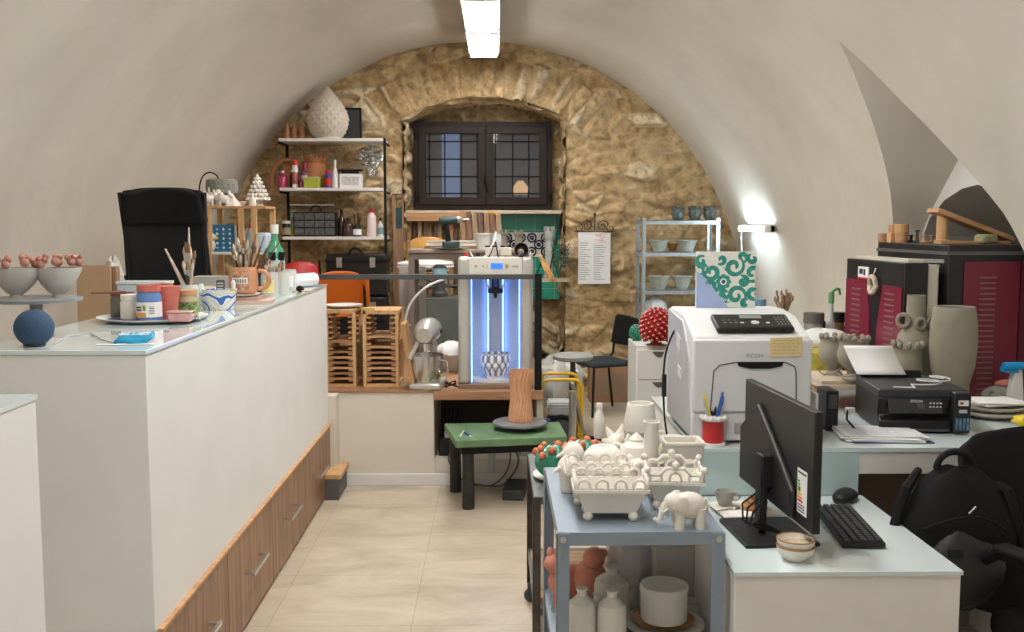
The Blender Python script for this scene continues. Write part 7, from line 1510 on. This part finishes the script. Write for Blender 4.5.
def star(t):
    m=MB(); m.ball((0,0,.05),.03,n=14,m=9)
    for k in range(14):
        a=k*2.4; ph=math.acos(1-2*(k+.5)/14); d_=Vector((math.sin(ph)*math.cos(a),math.sin(ph)*math.sin(a),math.cos(ph))); m.tube([Vector((0,0,.05))+d_*.02,Vector((0,0,.05))+d_*.052],[.016,.003],7)
    m.lathe([(.028,0),(.02,.02)],(0,0,0),14); m.build('spiky_body',bisque,t)
def cylv(r,h,rim=True):
    def f(t):
        m=MB(); m.lathe([(r*.9,0),(r,.006),(r*.95,h*.5),(r,h),(r*1.08 if rim else r,h+.006),(r*.85,h+.006),(r*.8,h*.5),(.004,.01)],(0,0,0),28,close=False); m.build('vase_body',bisque,t)
    return f
def mug(t):
    cylv(.028,.06)(t); m=MB(); m.torus((.036,0,.033),.016,.0045,'y',14,6); m.build('mug_handle',bisque,t)
def rings(t):
    m=MB(); m.torus((0,0,.03),.022,.009,'x',18,8); m.cyl((-.035,0,.03),(.035,0,.03),.018,n=18); m.box((0,0,.006),(.06,.03,.012)); m.build('ring_body',bisque,t)
def owl(t):
    m=MB(); m.lathe([(.02,0),(.028,.01),(.030,.05),(.022,.07),(.026,.09),(.018,.11),(.002,.116)],(0,0,0),22); m.ball((-.012,0,.118),.008,(.8,.8,1.6),8,6); m.ball((.012,0,.118),.008,(.8,.8,1.6),8,6); m.build('owl_body',bisque,t)
misc('ceramic_bottle','slim white ceramic bottle standing behind the pumpkin on the dark cart','bottle',.400,3.82,lambda t:(MB().lathe([(.019,0),(.022,.01),(.022,.07),(.014,.10),(.010,.115)],(0,0,0),22).build('bottle_body',bisque,t),MB().lathe([(.012,.113),(.014,.122),(.010,.135),(.001,.138)],(0,0,0),16).build('stopper',bisque,t)))
misc('spiky_figurine','white spiky ceramic burr near the back of the cart','figurine',.405,3.31,star,.3).scale=(1.15,1.15,1.6)
misc('teapot','white lidded teapot in the middle of the ceramic cluster','teapot',.462,3.24,teapot,-.4).scale=(1.1,1.1,1.45)
misc('ring_holder','white double ring holder right of the pumpkin','figurine',.432,3.16,rings,.1).scale=(1.1,1.1,1.5)
misc('owl_figurine','white owl figurine between the teapot and the square planter','figurine',.525,3.25,owl).scale=(1.25,1.25,1.35)
misc('mug','white mug at the back right of the ceramic cluster','mug',.585,3.26,mug,.3).scale=(1.2,1.2,1.9)
misc('mug','small white mug in front of the owl figurine','mug',.512,3.16,mug,2.5)
misc('animal_figurine','white curled animal figurine beside the square planter','figurine',.50,3.31,pigturtle,.4).scale=(1.2,1.2,1.5)
misc('cylinder_vase','tall slim white cylinder vase left of the square planter','vase',.488,3.09,cylv(.024,.205),0)
misc('animal_figurine','white small animal figurine behind the square planter','figurine',.575,3.325,pigturtle,2.8)
# textured tall cup (skirt) behind the cart - on drum
t=thing('ceramic_skirt_vase','large white ceramic cup with fringed skirt behind the cart ceramics','vase',(.492,3.50,CZ),0)
t.location=(.548,3.74,.667); zz=at(644,403,3.74).z-.667
m=MB(); m.lathe([(.055,0),(.06,.01),(.064,zz-.10)],(0,0,0),36,fn=lambda a,z,i:1+.09*math.cos(22*a+i)); m.build('fringed_skirt',mat('fringe',(.50,.46,.39),.8,bump=.5,bscale=60),t); m=MB(); m.lathe([(.060,zz-.105),(.063,zz-.09),(.052,zz-.008),(.050,zz),(.043,zz),(.045,zz-.03),(.02,zz-.08)],(0,0,0),36); m.build('cup_top',bisque,t)
# cacti bowl on dark cart
KZt=.667
p=on(565,462,KZt)
t=thing('serving_plate','white plate under the green cacti on the dark cart','plate',(.29,3.90,KZt)); m=MB(); m.lathe([(.08,0),(.13,.010),(.145,.016),(.135,.015),(.08,.006)],(0,0,0),40); m.build('plate_body',bisque,t)
for k,(x,y,r,lab) in enumerate(((.222,3.84,.068,'left glossy green ribbed cactus with orange buds on the plate'),(.345,3.93,.068,'right glossy green ribbed cactus with orange buds on the plate'))):
    t=thing('ceramic_cactus',lab,'cactus',(x,y,KZt+.016)); m=MB(); m.ball((0,0,r*.95),r,(1,1,.95),72,20,fn=lambda a,p:1+.07*math.cos(12*a)*math.sin(p)); m.build('cactus_body',green_gl,t,smooth=60)
    random.seed(20+k)
    for j in range(11):
        a=2*PI*j/11; ph=.75+.35*(j%2); c=Vector((math.sin(ph)*math.cos(a),math.sin(ph)*math.sin(a),math.cos(ph)))*r*1.12; m=MB(); m.ball((c.x,c.y,c.z+r*.95),.0125+.002*(j%3),n=10,m=7); m.build('bud',bud,t)
misc('ceramic_cup','small white and orange striped cup right of the green cacti','cup',.425,4.10,lambda t:(MB().lathe([(.028,0),(.032,.06),(.028,.06),(.02,.01)],(0,0,0),24).build('cup_body',mat('striped',(.62,.38,.28),.5,var=.5,vscale=30),t),),0,KZt)
# ------------------------------------------------------------ LOWER SHELF OF CART
SZ=.42
def lb(px,py,Y): return at(px,py,Y).x
def lowbottle(label,x,y,h,r,m_=bisque,shelf=SZ):
    t=thing('ceramic_bottle',label,'bottle',(x,y,shelf)); m=MB(); m.lathe([(r*.93,0),(r,.008),(r,h*.70),(r*.9,h*.80),(r*.45,h*.88),(r*.33,h*.91),(r*.33,h*.965),(r*.42,h*.98),(r*.42,h),(r*.28,h)],(0,0,0),30); m.build('bottle_body',m_,t); return t
Y=2.78
hB=at(611,590,Y).z-SZ
lowbottle('white ceramic bottle in front on the lower shelf of the cart',lb(612,610,Y),Y,hB,.042); lowbottle('white ceramic bottle beside the left leg on the lower shelf of the cart',lb(582,610,Y+.02),Y+.02,hB+.0,.042)
lowbottle('broad shouldered grey white bottle behind the front bottles on the lower shelf',lb(612,590,2.98),2.98,at(612,566,2.98).z-SZ,.055,bisque2); lowbottle('small white bottle between the taller bottles on the lower shelf',lb(597,610,2.90),2.885,at(597,592,2.9).z-SZ,.034,bisque)
t=thing('round_box','white round lidded box standing on the wide plate on the lower shelf','box',(lb(665,600,2.88),2.90,SZ+.075)); r=.070; m=MB(); hh=at(665,590,2.85).z-SZ-.075; m.lathe([(r*.97,0),(r,.004),(r,hh-.016)],(0,0,0),44); m.build('box_body',bisque,t); m=MB(); m.lathe([(r*1.03,hh-.018),(r*1.04,hh-.004),(r*1.0,hh),(r*.3,hh+.005)],(0,0,0),44); m.build('lid',bisque,t)
t=thing('wide_bowl','wide white rimmed bowl under the round lidded box on the lower shelf','bowl',(lb(665,610,2.88),2.90,SZ)); m=MB(); m.lathe([(.05,0),(.055,.008),(.09,.045),(.118,.058),(.122,.064),(.115,.064),(.085,.055),(.05,.05)],(0,0,0),48); m.build('bowl_body',bisque,t); m=MB(); m.lathe([(.085,.062),(.095,.066),(.02,.070)],(0,.028,0.0),30); m.build('wood_disc',mat('amber_wood',(.50,.24,.10),.5),t)
t=thing('animal_figurine','salmon clay animal figurine at the left on the lower shelf','figurine',(lb(568,590,3.2),3.20,SZ)); m=MB(); m.ball((0,0,.08),.055,(1.2,1,1.1),18,12); m.ball((-.045,-.01,.145),.035,n=14,m=9); m.ball((-.06,-.01,.18),.012,(1,1,1.6),8,6); m.ball((-.035,-.01,.18),.012,(1,1,1.6),8,6); m.cyl((-.03,0,0),(-.03,0,.05),.02); m.cyl((.03,0,0),(.03,0,.05),.02); m.build('figurine_body',salmon,t)
t=thing('animal_figurine','larger salmon clay animal figurine behind the left bottles on the lower shelf','figurine',(lb(589,580,3.1)+.01,3.16,SZ)); m=MB(); m.ball((0,0,.10),.05,(1.1,1,1.4),18,12); m.ball((.01,-.02,.18),.036,n=14,m=9); m.ball((.04,-.02,.195),.014,n=8,m=6); m.lathe([(.035,0),(.03,.06)],(0,0,0),16); m.build('figurine_body',salmon,t)
t=thing('round_vase','grey white draped round vase behind the bottles on the lower shelf','vase',(lb(632,570,3.2),3.22,SZ)); m=MB(); m.lathe([(.045,0),(.06,.03),(.085,.11),(.088,.17),(.06,.235),(.045,.25),(.04,.25)],(0,0,0),40,fn=lambda a,z,i:1+.03*math.cos(9*a)); m.build('vase_body',mat('lilac_grey',(.52,.48,.48),.6),t)
t=thing('square_vase','grey white square vase with rolled rim behind the round box','vase',(lb(673,570,3.15),3.17,SZ)); m=MB(); m.box((0,0,.11),(.13,.10,.22),top=(1.1,1.1)); m.build('vase_body',bisque2,t,bevel=.01); m=MB(); 
for s in (-1,1): m.torus((s*.035,0,.235),.03,.009,'y',14,8)
m.build('rolled_rim',bisque2,t)
misc('mug','white mug right of the round lidded box on the lower shelf','mug',lb(693,600,3.05),3.06,mug,.2,SZ)
misc('starfish','small white starfish and shells beside the square vase on the lower shelf','shell',lb(640,600,3.08)-.01,3.06,lambda t:(MB().ball((0,0,.05),.05,(1,.8,1),14,9,fn=lambda a,p:1+.25*math.cos(5*a)).build('shell_body',bisque2,t),),0,SZ)
# dark cart lower things
t=thing('plywood_board','pale plywood board lying on the lower shelf of the dark cart','board',(.34,3.95,.24)); m=MB(); m.box((0,0,.01),(.38,.55,.018)); m.build('board_body',pine_x,t)
t=thing('ceramic_bottle','small white bottle on the lower shelf of the dark cart near its left side','bottle',(.20,3.78,.258)); m=MB(); m.lathe([(.025,0),(.028,.01),(.026,.12),(.015,.15),(.014,.18)],(0,0,0),18); m.build('bottle_body',bisque,t)
# small things left behind kiln top etc. end
